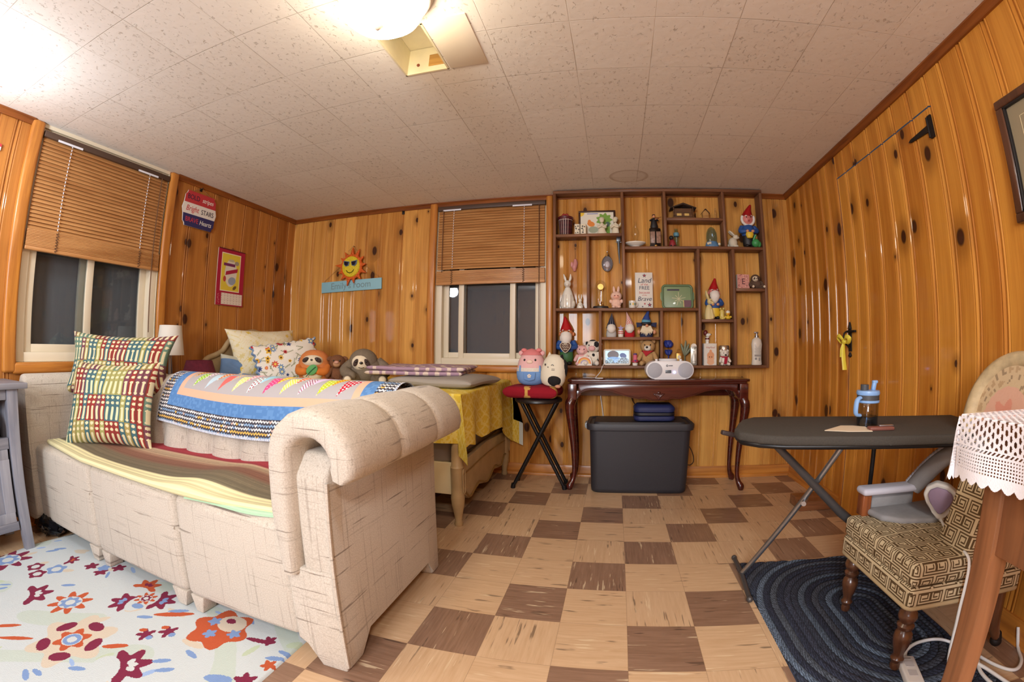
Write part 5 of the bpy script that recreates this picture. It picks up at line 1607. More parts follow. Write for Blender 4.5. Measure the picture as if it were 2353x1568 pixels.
for s in (-1, 1):
    E('hand', SKIN, t, (s * 0.054, -0.022, 0.036), (0.012, 0.011, 0.016))
    B().prism([(s * 0.030, 0.078), (s * 0.068, 0.066), (s * 0.072, 0.102), (s * 0.030, 0.100)], 'y', -0.022, -0.010, 0.003).done('wing', NAVY, t)
B().lathe([(0.0, 0.094), (0.050, 0.090), (0.050, 0.096), (0.034, 0.104), (0, 0.106)], n=24, sy=0.8).done('hat_brim', DARK, t)
B().lathe([(0.0, 0.10), (0.034, 0.10), (0.031, 0.122), (0, 0.122)], n=24, sy=0.8).done('hat_band', mat('turquoise_cloth', (92, 152, 176), 0.8), t)
hat_cone(t, 0.120, 0.030, 0.062, mat('blue_cloth', (48, 72, 140), 0.8), 0.014, 0.008)

# bottom row
def simple_animal(name, label, loc_, k, fur, rz=0, muzzle=None, ear='round', group=None, rx=0):
    t = thing(name, label, 'plush toy', loc_, rz, group, rx=rx)
    def s(*v):
        return tuple(q * k for q in v)
    E('body', fur, t, s(0, 0, 0.30), s(0.28, 0.24, 0.31))
    E('head', fur, t, s(0, -0.06, 0.74), s(0.29, 0.25, 0.25))
    E('muzzle', muzzle or fur, t, s(0, -0.27, 0.67), s(0.14, 0.11, 0.11))
    for q in (-1, 1):
        if ear == 'round':
            E('ear', fur, t, s(q * 0.22, -0.02, 0.93), s(0.09, 0.06, 0.09))
        else:
            E('ear', fur, t, s(q * 0.28, -0.04, 0.86), s(0.11, 0.05, 0.07), (0, q * 30, 0))
        E('eye', EYE, t, s(q * 0.11, -0.29, 0.79), s(0.028, 0.022, 0.030))
        limb('arm', fur, t, s(q * 0.22, -0.08, 0.48), s(q * 0.33, -0.24, 0.26), 0.09 * k, 0.08 * k)
        limb('leg', fur, t, s(q * 0.15, -0.12, 0.12), s(q * 0.22, -0.38, 0.09), 0.10 * k, 0.09 * k)
    return t
t = simple_animal('pig_plush', 'small pale pink pig plush behind the rainbow block', (-0.212, YC + 0.005, ZB), 0.142, PINKP, 0, mat('pink_snout', (236, 190, 186), 0.9))
t = thing('rainbow_block', 'white block with painted rainbow in front of the small pink pig', 'block', (-0.192, YC - 0.042, ZB))
def rainb(u, v):
    x, y = (u - 0.5) * 0.104, v * 0.066
    p = Paint(x, y, (228, 222, 210))
    for r_, c_ in ((0.047, (222, 120, 72)), (0.040, (236, 176, 92)), (0.033, (226, 196, 110)), (0.028, (176, 160, 190)), (0.019, (228, 222, 210))):
        p.fill((np.hypot(x, (y - 0.014)) < r_) & (y > 0.014), c_)
    p.ell(0.0, 0.020, 0.004, None, 0, (160, 110, 160))
    return p.c
sheet('rainbow_face', lambda u, v: ((u - 0.5) * 0.104, -0.0132 + 0 * u, v * 0.062 * np.where(np.abs(u - 0.5) > 0.38, 1 - (np.abs(u - 0.5) - 0.38) * 4.2, 1.0)), rainb, 120, 80, t, painted('painted_wood', 0.5, 0))
prof = [(-0.052, 0.0), (0.052, 0.0), (0.052, 0.031), (0.040, 0.062), (-0.040, 0.062), (-0.052, 0.031)]
B().prism(prof, 'y', -0.013, 0.013, 0.001).done('block_body', CREAM, t)
t = simple_animal('cow_plush', 'black and white spotted cow plush leaning on the shelf divider', (-0.135, YC + 0.012, ZB), 0.178, WHITEP, -8, PINKP, 'side')
BLP = mat('black_plush', (30, 28, 30), 0.95, bump=0.3)
for c, r in (((0.05, -0.215, 0.40), (0.06, 0.02, 0.07)), ((-0.13, -0.19, 0.30), (0.06, 0.03, 0.08)), ((0.17, -0.24, 0.82), (0.10, 0.06, 0.12)), ((0.0, -0.10, 0.97), (0.12, 0.10, 0.04)), ((0.23, -0.12, 0.2), (0.05, 0.06, 0.10)), ((-0.22, -0.13, 0.86), (0.06, 0.10, 0.08))):
    B().ell(tuple(v * 0.178 for v in c), tuple(v * 0.178 for v in r), u=12, v=8).done('spot', BLP, t)
tab = thing('digital_photo_frame', 'white digital photo frame showing a bluish picture on the bottom shelf', 'photo frame', (0.034, YC - 0.018, ZB), 0, rx=-10)
B().prism(rrect(0.188, 0.112, 0.012, cz=0.058), 'y', -0.005, 0.006, 0.002).done('casing', mat('white_frame_plastic', (226, 220, 208), 0.35), tab)
def screen_pic(u, v):
    p = Paint(u * 0.165, v * 0.090, (178, 206, 222))
    p.rect(0, 1, 0, 0.022, (60, 70, 74))
    p.ell(0.055, 0.060, 0.040, 0.030, 0, (84, 74, 78)).ell(0.058, 0.035, 0.045, 0.012, 0, (88, 130, 180)).ell(0.035, 0.020, 0.02, 0.016, 0, (140, 168, 180)).ell(0.07, 0.02, 0.016, 0.014, 0, (110, 150, 196))
    p.ell(0.125, 0.055, 0.024, 0.018, -20, (44, 62, 110)).ell(0.13, 0.028, 0.03, 0.014, 0, (70, 82, 96))
    n = hashn(np.floor(u * 50), np.floor(v * 28))
    p.c[(v < 0.5) & (n > 0.72)] = (150, 172, 190)
    p.c[(v < 0.35) & (n < 0.2)] = (34, 42, 52)
    return p.c
scm = NT('lit_screen')
at_ = scm.n('ShaderNodeAttribute', attribute_name='pattern')
scm.set(col=(0.02, 0.02, 0.02), ecol=at_.outputs['Color'], estr=0.9, rough=0.2)
sheet('screen', lambda u, v: ((u - 0.5) * 0.165, -0.0056 + 0 * u, 0.013 + v * 0.090), screen_pic, 110, 70, tab, scm.m)
B().prism([(0.008, 0.06), (0.042, 0.004), (0.010, 0.004)], 'x', -0.03, 0.03, 0.002).done('stand', BLACK, tab)
t = thing('toy_figure', 'little pink and purple toy on a white foot beside the photo frame', 'toy', (0.160, YC - 0.022, ZB))
B().lathe([(0, 0), (0.018, 0), (0.019, 0.018), (0, 0.020)], n=18).done('base', CHINA, t)
B().lathe([(0, 0.020), (0.014, 0.020), (0.015, 0.068), (0.012, 0.076), (0, 0.078)], n=18).done('body', mat('pink_toy', (206, 96, 116), 0.5), t)
B().lathe([(0, 0.022), (0.025, 0.026), (0.024, 0.034), (0.014, 0.036)], n=18).done('skirt', mat('crimson_toy', (190, 46, 80), 0.5), t)
E('badge', mat('purple_badge', (92, 70, 140), 0.5), t, (0, -0.024, 0.034), (0.007, 0.004, 0.006))
B().lathe([(0, 0.076), (0.015, 0.074), (0.012, 0.084), (0, 0.086)], n=18).done('cap', mat('purple_cap', (92, 62, 120), 0.5), t)
t = simple_animal('teddy_bear', 'tan teddy bear with red neckerchief sitting behind the radio', (0.250, YC + 0.004, ZB), 0.180, TANP, -6, WHITEP, 'round')
E('nose', EYE, t, (-0.004, -0.066, 0.126), (0.009, 0.007, 0.008))
B().lathe([(0.036, 0.092), (0.046, 0.098), (0.040, 0.106), (0.034, 0.104)], n=24, caps=False).prism([(-0.036, 0.100), (0.034, 0.100), (-0.012, 0.062)], 'y', -0.054, -0.048, 0.002).done('neckerchief', mat('red_cloth', (172, 26, 36), 0.8), t)
t = thing('fabric_flower', 'dark blue fabric rose standing behind the radio', 'flower', (0.398, YC + 0.015, ZB))
BLF = mat('royal_blue_fabric', (44, 58, 140), 0.6, noise=0.3, nscale=80)
B().cone((0, 0, 0), (0, 0, 0.11), 0.004).lathe([(0, 0), (0.02, 0), (0.018, 0.008), (0, 0.01)], n=14).done('stem', BLF, t)
for k in range(7):
    a = 2 * math.pi * k / 7
    E('petal', BLF, t, (0.016 * math.cos(a), 0.016 * math.sin(a), 0.145 + 0.010 * (k % 2)), (0.018, 0.018, 0.022), (20 * math.sin(a), 20 * math.cos(a), 0))
for k in range(4):
    a = 2 * math.pi * k / 4 + 0.4
    E('leaf', BLF, t, (0.014 * math.cos(a), 0.014 * math.sin(a), 0.09), (0.012, 0.012, 0.022), (30 * math.sin(a), 30 * math.cos(a), 0))
t = thing('mantel_clock', 'little gold lantern-shaped clock behind the radio', 'clock', (0.468, YC - 0.012, ZB))
B().box((0, 0, 0.045), (0.040, 0.030, 0.085), 0.004).done('case', GOLD, t)
B().lathe([(0, -0.004), (0.013, -0.004), (0.013, 0.0), (0, 0.0)], (0, -0.0165, 0.058), n=20, rot=(90, 0, 0)).done('dial', CREAM, t)
B().tube([(-0.014, 0, 0.086), (-0.010, 0, 0.108), (0.010, 0, 0.108), (0.014, 0, 0.086)], 0.003, 8, smooth=4).done('handle', GOLD, t)
t = thing('metal_sculpture', 'grey-green metal leaf sculpture beside the gold clock', 'ornament', (0.516, YC + 0.02, ZB))
GRN = mat('weathered_grey_green', (112, 116, 92), 0.5, 0.4)
B().lathe([(0, 0), (0.020, 0), (0.020, 0.006), (0.006, 0.010), (0.005, 0.06), (0, 0.06)], n=14).done('foot', GRN, t)
for k, (a, b_) in enumerate(((-18, 0.10), (4, 0.12), (20, 0.10), (40, 0.085))):
    E('blade', GRN, t, (math.sin(math.radians(a)) * 0.04, 0, 0.05 + b_ / 2 * 1.1), (0.010, 0.004, b_ / 2), (0, a, 0))
t = thing('wall_plaque', 'narrow silver angel plaque standing at the divider right of the radio', 'plaque', (0.574, YC - 0.012, ZB), -4)
SILV = mat('worn_silver', (176, 172, 160), 0.35, 0.7, noise=0.2, nscale=60)
B().prism(rrect(0.042, 0.13, 0.004, cz=0.066), 'y', -0.004, 0.004, 0.001).lathe([(0, -0.004), (0.021, -0.004), (0.021, 0.004), (0, 0.004)], (0, 0, 0.131), n=24, rot=(90, 0, 0)).done('plate', SILV, t)
B().lathe([(0, 0.03), (0.012, 0.03), (0.008, 0.07), (0.004, 0.086), (0, 0.088)], (0, -0.006, 0), n=14, sy=0.4).ell((0, -0.007, 0.096), (0.006, 0.004, 0.007)).ell((0, -0.006, 0.02), (0.010, 0.004, 0.010)).done('relief', CHINA, t)
t = thing('gift_box', 'small white toy box with a peach figure printed on it, right of the shelf centre', 'box', (0.688, YC - 0.002, ZB), 3)
B().box((0, 0, 0.076), (0.092, 0.055, 0.152), 0.0015).done('carton', mat('white_carton', (228, 222, 212), 0.5), t)
def boxart(u, v):
    p = Paint(u * 0.088, v * 0.148, (224, 218, 206))
    p.flower(0.046, 0.045, 0.028, 14, (226, 176, 138), 0.12).ell(0.046, 0.020, 0.026, 0.02, 0, (226, 176, 138)).ell(0.046, 0.068, 0.026, 0.024, 0, (222, 160, 118))
    p.ell(0.038, 0.056, 0.003, 0.004, 0, (40, 30, 30)).ell(0.054, 0.056, 0.003, 0.004, 0, (40, 30, 30)).ell(0.046, 0.092, 0.010, 0.016, 0, (222, 160, 118))
    return p.c
sheet('front_print', lambda u, v: ((u - 0.5) * 0.088, -0.0279 + 0 * u, 0.002 + v * 0.148), boxart, 80, 110, t, painted('carton_print', 0.5, 0))
text('HeySoul', 0.019, mat('red_brown_print', (176, 96, 76), 0.6), t, (0, -0.0284, 0.124), shear=0.2)
t = thing('figurine', 'small brown and white dog figurine standing on the white toy box', 'figurine', (0.674, YC, ZB + 0.1525))
MARO = mat('maroon_glaze', (104, 32, 30), 0.35)
B().lathe([(0, 0), (0.014, 0), (0.012, 0.012), (0.016, 0.028), (0.013, 0.044), (0, 0.048)], n=16).done('body', CHINA, t)
B().lathe([(0.0, 0.026), (0.0165, 0.027), (0.0155, 0.038), (0, 0.039)], n=16).done('vest', MARO, t)
B().ell((0.004, -0.004, 0.058), (0.016, 0.015, 0.014)).ell((0.016, -0.010, 0.062), (0.010, 0.009, 0.008)).done('head', CHINA, t)
B().ell((-0.012, 0, 0.074), (0.016, 0.012, 0.020)).done('ear', MARO, t)
E('nose', EYE, t, (0.024, -0.014, 0.064), 0.004)
t = thing('candle_jar', 'silver-topped candle jar behind the white bear', 'jar', (0.798, YC + 0.012, ZB))
B().lathe([(0, 0), (0.034, 0), (0.037, 0.01), (0.037, 0.10), (0.034, 0.106), (0, 0.106)], n=28).done('jar_body', mat('pearl_glass', (190, 168, 140), 0.2, 0.2), t)
B().lathe([(0, 0.106), (0.038, 0.106), (0.038, 0.132), (0.034, 0.138), (0, 0.140)], n=28).done('lid', mat('mirror_silver', (206, 198, 184), 0.15, 0.9), t)
t = simple_animal('polar_bear_plush', 'white polar bear plush in a red scarf on the bottom shelf', (0.788, YC - 0.034, ZB), 0.108, WHITEP, 0, None, 'round')
E('nose', EYE, t, (0, -0.041, 0.072), (0.008, 0.006, 0.006))
B().lathe([(0.020, 0.052), (0.030, 0.056), (0.026, 0.064), (0.020, 0.062)], n=20, caps=False).box((0.004, -0.031, 0.034), (0.022, 0.007, 0.05), 0.003, rot=(8, 4, 0)).done('scarf', mat('crimson_knit', (168, 26, 50), 0.9), t)

# ------------------------------------------------------------------ on the console table
TT = 0.742
rad = thing('radio', 'white portable radio with two round grey speakers on the console table', 'radio', (0.376, 2.86, TT))
RW = mat('white_radio_shell', (226, 226, 228), 0.3)
def stadium(w, h_, n=14):
    r = h_ / 2
    return [((w / 2 - r) + r * math.cos(a), r + r * math.sin(a)) for a in [math.radians(-90 + 180 * k / n) for k in range(n + 1)]] + \
           [(-(w / 2 - r) + r * math.cos(a), r + r * math.sin(a)) for a in [math.radians(90 + 180 * k / n) for k in range(n + 1)]]
B().prism(stadium(0.315, 0.118), 'y', -0.075, 0.075, 0.012, seg=3).done('shell', RW, rad)
for s in (-1, 1):
    B().lathe([(0, 0.0), (0.047, 0.0), (0.049, 0.003), (0.045, 0.006), (0.0, 0.009)], (s * 0.100, -0.073, 0.059), n=36, rot=(90, 0, 0)).done('speaker', mat('grey_speaker_cloth', (176, 178, 186), 0.8, bump=0.4, nscale=300), rad)
B().box((-0.012, -0.0765, 0.050), (0.038, 0.003, 0.020), 0.001).done('display', mat('grey_display', (96, 104, 112), 0.3), rad)
led = NT('blue_power_light')
led.set(col=(0.1, 0.1, 0.5), ecol=(0.35, 0.4, 1.0, 1), estr=14.0)
B().ell((0.028, -0.0765, 0.046), (0.006, 0.003, 0.006)).done('power_light', led.m, rad)
b = B()
for a in (90, 210, 330):
    b.box((-0.020 + 0.0045 * math.cos(math.radians(a + 60)), -0.0765, 0.088 + 0.0045 * math.sin(math.radians(a + 60))), (0.010, 0.002, 0.0032), rot=(0, -(a + 150), 0))
b.done('logo', DARK, rad)
B().box((0.003, -0.0764, 0.088), (0.026, 0.0016, 0.006), 0.0005).done('maker_mark', mat('grey_mark', (120, 120, 126), 0.5), rad)
B().lathe([(0, 0.118), (0.060, 0.118), (0.064, 0.126), (0.060, 0.132), (0, 0.130)], (-0.005, 0.0, 0), n=30, sy=0.8).done('disc_lid', RW, rad)
for s in (-0.085, 0.075):
    B().cone((s, -0.03, 0.116), (s, -0.03, 0.130), 0.009).done('knob', RW, rad)
cbl = thing('power_cable', 'white cable curving from the photo frame down onto the table', 'cable', (0.0, 2.95, TT))
B().tube([(-0.060, 0.050, 0.090), (-0.068, 0.018, 0.072), (-0.080, -0.02, 0.040), (-0.110, -0.07, 0.004), (-0.10, -0.11, 0.004), (-0.06, -0.12, 0.004)], 0.0028, 8, smooth=6).done('cord', WHITE, cbl)

# ------------------------------------------------------------------ bin, case and cords under the table
bn = thing('storage_bin', 'black plastic storage bin with lid under the console table', 'storage bin', (0.186, 2.865, 0.0))
BINM = mat('black_bin_plastic', (44, 44, 50), 0.5, bump=0.08, nscale=140)
def rr3(w, d, r, z, n=5):
    return [(x, y, z) for x, y in rrect(w, d, r, n)]
B().rings([rr3(0.60, 0.27, 0.05, 0.0), rr3(0.618, 0.285, 0.05, 0.008), rr3(0.625, 0.29, 0.05, 0.03), rr3(0.640, 0.302, 0.05, 0.24), rr3(0.652, 0.312, 0.05, 0.424)]).done('tub', BINM, bn)
B().rings([rr3(0.668, 0.322, 0.055, 0.418), rr3(0.690, 0.335, 0.06, 0.422), rr3(0.694, 0.338, 0.06, 0.452), rr3(0.680, 0.328, 0.055, 0.464), rr3(0.652, 0.302, 0.05, 0.462), rr3(0.640, 0.29, 0.05, 0.452), rr3(0.60, 0.25, 0.04, 0.452), rr3(0.585, 0.235, 0.04, 0.468)]).done('lid', BINM, bn)
for s in (-1, 1):
    B().prism([(s * 0.335, 0.40), (s * 0.362, 0.42), (s * 0.362, 0.448), (s * 0.335, 0.455)], 'y', -0.05, 0.05, 0.004).done('latch', BINM if s > 0 else mat('grey_latch', (150, 156, 160), 0.4), bn)
cs = thing('zip_case', 'dark blue zipped case lying on the black bin', 'case', (0.278, 2.845, 0.469))
NAVC = mat('dark_blue_case', (26, 36, 84), 0.6, bump=0.2, nscale=160)
for z0, z1 in ((0.0, 0.044), (0.054, 0.108)):
    B().rings([rr3(0.225, 0.155, 0.03, z0), rr3(0.262, 0.19, 0.045, z0 + 0.010), rr3(0.268, 0.195, 0.045, (z0 + z1) / 2), rr3(0.262, 0.19, 0.045, z1 - 0.010 if z0 == 0.0 else z1 - 0.016), rr3(0.225, 0.155, 0.03, z1)]).done('shell', NAVC, cs)
B().rings([rr3(0.264, 0.190, 0.045, 0.040), rr3(0.266, 0.192, 0.045, 0.042), rr3(0.266, 0.192, 0.045, 0.056), rr3(0.264, 0.190, 0.045, 0.058)]).done('zip', mat('black_zip', (18, 20, 30), 0.5), cs)
t = thing('power_cable', 'black cord dangling beside the right side of the bin', 'cable', (0.54, 2.99, 0.0))
B().tube([(-0.02, 0.01, 0.30), (0.03, 0.0, 0.22), (0.045, 0.0, 0.15), (0.02, 0.0, 0.12), (-0.01, 0.02, 0.125)], 0.003, 8, smooth=6).done('cord', BLACK, t)
t = thing('power_cable', 'thin white cord hanging behind the bin under the table left half', 'cable', (-0.06, 3.06, 0.0))
B().tube([(-0.03, 0, 0.70), (-0.02, 0, 0.60), (0.0, 0.01, 0.45), (0.01, 0.01, 0.30)], 0.003, 8, smooth=6).done('cord', WHITE, t)
t = thing('power_cable', 'black cord hanging behind the blue case under the table', 'cable', (0.17, 3.06, 0.0))
B().tube([(-0.02, 0, 0.70), (-0.03, 0, 0.60), (0.0, 0, 0.54), (0.05, 0.01, 0.52)], 0.003, 8, smooth=6).done('cord', BLACK, t)

# ------------------------------------------------------------------ folding stool with its plush toys
st = thing('folding_stool', 'black folding stool with round seat beside the bed foot', 'stool', (-0.487, 2.83, 0.0))
B().lathe([(0, 0.585), (0.150, 0.585), (0.158, 0.590), (0.158, 0.604), (0.150, 0.612), (0.0, 0.614)], n=40).done('seat', mat('black_vinyl', (30, 26, 26), 0.35), st)
for sy, x0, x1 in ((-0.085, 0.125, -0.155), (0.085, 0.125, -0.160)):
    B().tube([(x0, sy * 0.8, 0.585), (x1, sy * 1.0 - 0.0, 0.02)], 0.012, 12).cone((x1, sy, 0.032), (x1 - 0.006, sy, 0.0), 0.016).done('leg', BLKMETAL, st)
for sy, x0, x1 in ((-0.062, -0.105, 0.180), (0.062, -0.105, 0.178)):
    B().tube([(x0, sy, 0.585), (x1, sy, 0.02)], 0.012, 12).cone((x1, sy, 0.032), (x1 + 0.006, sy, 0.0), 0.016).done('leg', BLKMETAL, st)
B().cone((-0.015, -0.09, 0.298), (-0.015, 0.09, 0.298), 0.006).done('crossbar', BLKMETAL, st)
B().cone((-0.110, -0.09, 0.11), (-0.110, 0.09, 0.11), 0.006).done('crossbar', BLKMETAL, st)
def redleaf(x, y):
    p = Paint(x, y, (146, 22, 38))
    for cx, cy, g in ((-0.035, -0.120, 20), (0.145, -0.115, 60), (-0.16, 0.08, 120), (0.06, 0.08, 10), (0.16, 0.1, 80)):
        for k in range(-2, 3):
            a = math.radians(g + k * 30)
            p.ell(cx + 0.022 * math.cos(a), cy + 0.022 * math.sin(a), 0.022, 0.007, g + k * 30, (206, 160, 84))
    return p.c
folded('folded_blanket', 'red blanket with gold leaves folded on the stool under the plush pig', 'blanket', (-0.505, 2.822, 0.615), (0.37, 0.27, 0.082), redleaf, FLEECE, 1, rz=-4, soft=9)
pg = thing('pig_plush', 'round pink pig plush in blue overalls sitting on the red blanket', 'plush toy', (-0.535, 2.835, 0.697))
def egg(t, part, m, w, h_, d, z=0.0):
    return B().lathe([(0.0, 0.0), (0.55, 0.01), (0.80, 0.06), (0.95, 0.18), (1.0, 0.34), (0.97, 0.52), (0.86, 0.70), (0.68, 0.85), (0.42, 0.95), (0.2, 0.99), (0, 1.0)], (0, 0, z), n=40, sx=1, sy=1).done(part, m, t)
o = B().lathe([(0.0, 0.0), (0.055, 0.003), (0.080, 0.014), (0.096, 0.043), (0.100, 0.08), (0.096, 0.124), (0.086, 0.166), (0.068, 0.200), (0.042, 0.222), (0.02, 0.232), (0, 0.234)], n=44, sy=0.85).done('body', mat('soft_pink_plush', (232, 184, 182), 0.95, bump=0.3, nscale=120), pg)
DENIM = mat('light_blue_plush', (120, 160, 212), 0.95, bump=0.3, nscale=120)
B().lathe([(0.057, 0.002), (0.083, 0.014), (0.099, 0.043), (0.103, 0.080), (0.1015, 0.092)], n=44, sy=0.85, caps=False).done('overalls', DENIM, pg)
B().lathe([(0.1005, 0.091), (0.102, 0.095), (0.099, 0.112), (0.0975, 0.116)], n=44, sy=0.85, caps=False).done('shirt', WHITEP, pg)
for s in (-1, 1):
    B().prism([(s * 0.060, 0.090), (s * 0.074, 0.090), (s * 0.070, 0.132), (s * 0.062, 0.132)], 'y', -0.072, -0.052, 0.003).done('strap', DENIM, pg)
    E('eye', EYE, pg, (s * 0.036, -0.066, 0.168), (0.007, 0.006, 0.008))
    E('ear', PINKP, pg, (s * 0.072, 0, 0.212), (0.018, 0.012, 0.018), (0, s * 30, 0))
    E('hat_bobble', mat('pink_gingham', (222, 132, 132), 0.9), pg, (s * 0.050, -0.012, 0.232), (0.020, 0.016, 0.013))
B().prism([(-0.042, 0.088), (0.042, 0.088), (0.036, 0.040), (0.0, 0.030), (-0.036, 0.040)], 'y', -0.0905, -0.080, 0.004).done('bib_pocket', mat('blue_pocket', (110, 150, 204), 0.95), pg)
E('snout', mat('cream_snout', (240, 208, 190), 0.9), pg, (0, -0.074, 0.156), (0.022, 0.012, 0.014))
b = B()
for k in range(5):
    a = 2 * math.pi * k / 5 + 0.3
    b.ell((0.008 * math.cos(a), -0.092, 0.064 + 0.008 * math.sin(a)), (0.006, 0.002, 0.006), u=10, v=6)
b.done('flower_patch', WHITEP, pg)
B().lathe([(0.072, 0.200), (0.062, 0.214), (0.040, 0.232), (0.0, 0.244)], n=36, sy=0.85, caps=False).done('hat', mat('pink_gingham', (222, 132, 132), 0.9), pg)
ct = thing('cat_plush', 'cream cat plush with a black patch leaning beside the plush pig', 'plush toy', (-0.388, 2.752, 0.697), -18, rx=0, ry=8)
CRM = mat('cream_white_plush', (230, 222, 200), 0.95, bump=0.3, nscale=120)
B().lathe([(0.0, 0.0), (0.050, 0.003), (0.070, 0.014), (0.082, 0.043), (0.085, 0.08), (0.082, 0.120), (0.072, 0.160), (0.054, 0.190), (0.030, 0.205), (0, 0.209)], n=40, sy=0.8).done('body', CRM, ct)
E('dark_belly', BLP, ct, (0.022, -0.026, 0.050), (0.052, 0.046, 0.046))
E('dark_back', BLP, ct, (0.052, 0.012, 0.110), (0.036, 0.040, 0.075))
for s in (-1, 1):
    B().tube([(s * 0.040, 0, 0.185), (s * 0.046, 0, 0.215)], [0.020, 0.003], 12).done('ear', BLP if s > 0 else CRM, ct)
E('eye', EYE, ct, (-0.036, -0.061, 0.138), (0.005, 0.004, 0.007))
B().tube([(0.008, -0.066, 0.140), (0.016, -0.065, 0.146), (0.024, -0.062, 0.140)], 0.002, 6, smooth=3).done('wink', EYE, ct)
E('nose', EYE, ct, (-0.012, -0.068, 0.126), (0.004, 0.003, 0.003))
for z in (0.118, 0.110):
    B().tube([(0.014, -0.067, z), (0.034, -0.061, z + 0.002)], 0.001, 5).done('whisker', EYE, ct)
E('paw', mat('pink_pad', (206, 150, 120), 0.9), ct, (0.058, -0.036, 0.012), (0.020, 0.016, 0.012))

# ------------------------------------------------------------------ plush toys on the bed
BEDZ = 0.708
so_ = thing('sloth_plush', 'round orange sloth plush holding a green leaf on the bed', 'plush toy', (-1.895, 2.33, BEDZ), 28)
OR = mat('orange_plush', (204, 124, 66), 0.95, noise=0.06, nscale=70, bump=0.3)
B().lathe([(0.0, 0.0), (0.075, 0.004), (0.100, 0.022), (0.112, 0.060), (0.111, 0.100), (0.103, 0.145), (0.086, 0.180), (0.058, 0.203), (0.03, 0.212), (0, 0.214)], n=44, sy=0.85).done('body', OR, so_)
E('face', CREAMP, so_, (0, -0.052, 0.140), (0.072, 0.052, 0.044))
E('belly', CREAMP, so_, (0, -0.062, 0.055), (0.068, 0.052, 0.046))
for s in (-1, 1):
    E('eye_patch', mat('dark_brown_patch', (66, 48, 42), 0.9), so_, (s * 0.040, -0.094, 0.150), (0.024, 0.010, 0.015), (0, s * 25, 0))
    E('eye', EYE, so_, (s * 0.035, -0.103, 0.153), (0.007, 0.004, 0.007))
    B().tube([(s * 0.096, -0.040, 0.105), (s * 0.084, -0.082, 0.078), (s * 0.046, -0.108, 0.078)], [0.022, 0.028, 0.023], 12, smooth=5).ell((s * 0.046, -0.108, 0.078), 0.023).done('arm', mat('deep_orange_plush', (206, 116, 44), 0.95, bump=0.3, nscale=90), so_)
E('nose', EYE, so_, (0, -0.105, 0.150), (0.008, 0.005, 0.006))
lf = B().ell((0.008, -0.132, 0.088), (0.040, 0.006, 0.030), (0, -35, 0)).done('leaf', mat('green_felt_leaf', (92, 156, 92), 0.9), so_)
B().tube([(-0.030, -0.134, 0.045), (0.0, -0.140, 0.078), (0.034, -0.138, 0.108)], 0.003, 6, smooth=3).done('leaf_vein', mat('dark_green_felt', (40, 92, 60), 0.9), so_)
t = simple_animal('bear_plush', 'small dark brown bear plush between the two sloths', (-1.735, 2.37, BEDZ), 0.185, BROWNP, 30, mat('light_brown_muzzle', (176, 132, 96), 0.9), 'side')
E('nose', mat('pinkish_nose', (190, 140, 120), 0.6), t, (0, -0.072, 0.136), (0.016, 0.008, 0.010))
sloth('large grey sloth plush sitting on the bed by the lavender blanket', (-1.545, 2.42, BEDZ), 0.255, GREYP, CREAMP, 30, 0.22)

# ------------------------------------------------------------------ ironing board with bottle and paper
BZ = 0.682
ib = thing('ironing_board', 'dark grey ironing board on crossed metal legs along the panelled door wall', 'ironing board', (0.88, 1.36, 0.0), -11.5)
IBC = mat('charcoal_board_cover', (62, 58, 52), 0.85, noise=0.12, nscale=200, bump=0.2)
def ib_out(e):
    return [(-0.44 - e, 0.02), (-0.435 - e, 0.11), (-0.385, 0.178 + e), (-0.25, 0.192 + e), (0.0, 0.195 + e), (0.43 + e, 0.195 + e), (0.43 + e, -0.195 - e), (0.0, -0.195 - e), (-0.32, -0.195 - e), (-0.40, -0.178 - e), (-0.462 - e, -0.130), (-0.472 - e, -0.06)]
B().prism(ib_out(0.0), 'z', BZ - 0.030, BZ, 0.010, seg=3).done('board_cover', IBC, ib)
B().tube([(x, y, BZ - 0.034) for x, y in ib_out(-0.012)], 0.008, 8, loop=True).done('board_frame', BLKMETAL, ib)
B().box((-0.475, 0.06, BZ - 0.045), (0.07, 0.022, 0.016), 0.004, rot=(0, 14, 20)).done('end_lever', mat('dark_lever', (58, 46, 44), 0.5), ib)
GREYT = mat('grey_tube', (88, 86, 86), 0.4, 0.5)
B().tube([(-0.370, 0.210, 0.022), (-0.075, -0.03, 0.652)], 0.010, 12).done('leg', STEEL, ib)
B().tube([(-0.395, 0.36, 0.012), (-0.375, 0.235, 0.016), (-0.355, 0.02, 0.012)], 0.010, 12).ell((-0.395, 0.36, 0.013), 0.013, u=12, v=8).ell((-0.355, 0.02, 0.013), 0.013, u=12, v=8).done('foot_bar', GREYT, ib)
for dy in (-0.018, 0.018):
    B().tube([(-0.36, dy - 0.02, 0.652), (-0.06, dy + 0.06, 0.36), (0.36, dy + 0.14, 0.02)], [0.012, 0.016, 0.014], 12).done('leg', GREYT, ib)
B().tube([(0.36, -0.02, 0.013), (0.36, 0.29, 0.013)], 0.010, 12).done('foot_bar', GREYT, ib)
B().cone((-0.20, 0.03, 0.395), (-0.17, 0.11, 0.395), 0.009).done('pivot', STEEL, ib)
B().tube([(0.045, 0.04, 0.652), (0.06, 0.10, 0.30), (0.075, 0.13, 0.022)], 0.008, 10).done('leg', BLKMETAL, ib)
wb = thing('water_bottle', 'grey tinted water bottle with light blue flip lid on the ironing board', 'bottle', (0.865, 1.345, BZ))
BLID = mat('light_blue_lid', (132, 172, 222), 0.35)
B().lathe([(0, 0), (0.033, 0), (0.036, 0.006), (0.036, 0.082), (0.033, 0.086)], n=32, caps=False).done('bottle_body', glass_mat('smoke_tinted_plastic', (0.66, 0.68, 0.72), 0.12, 0.08), wb)
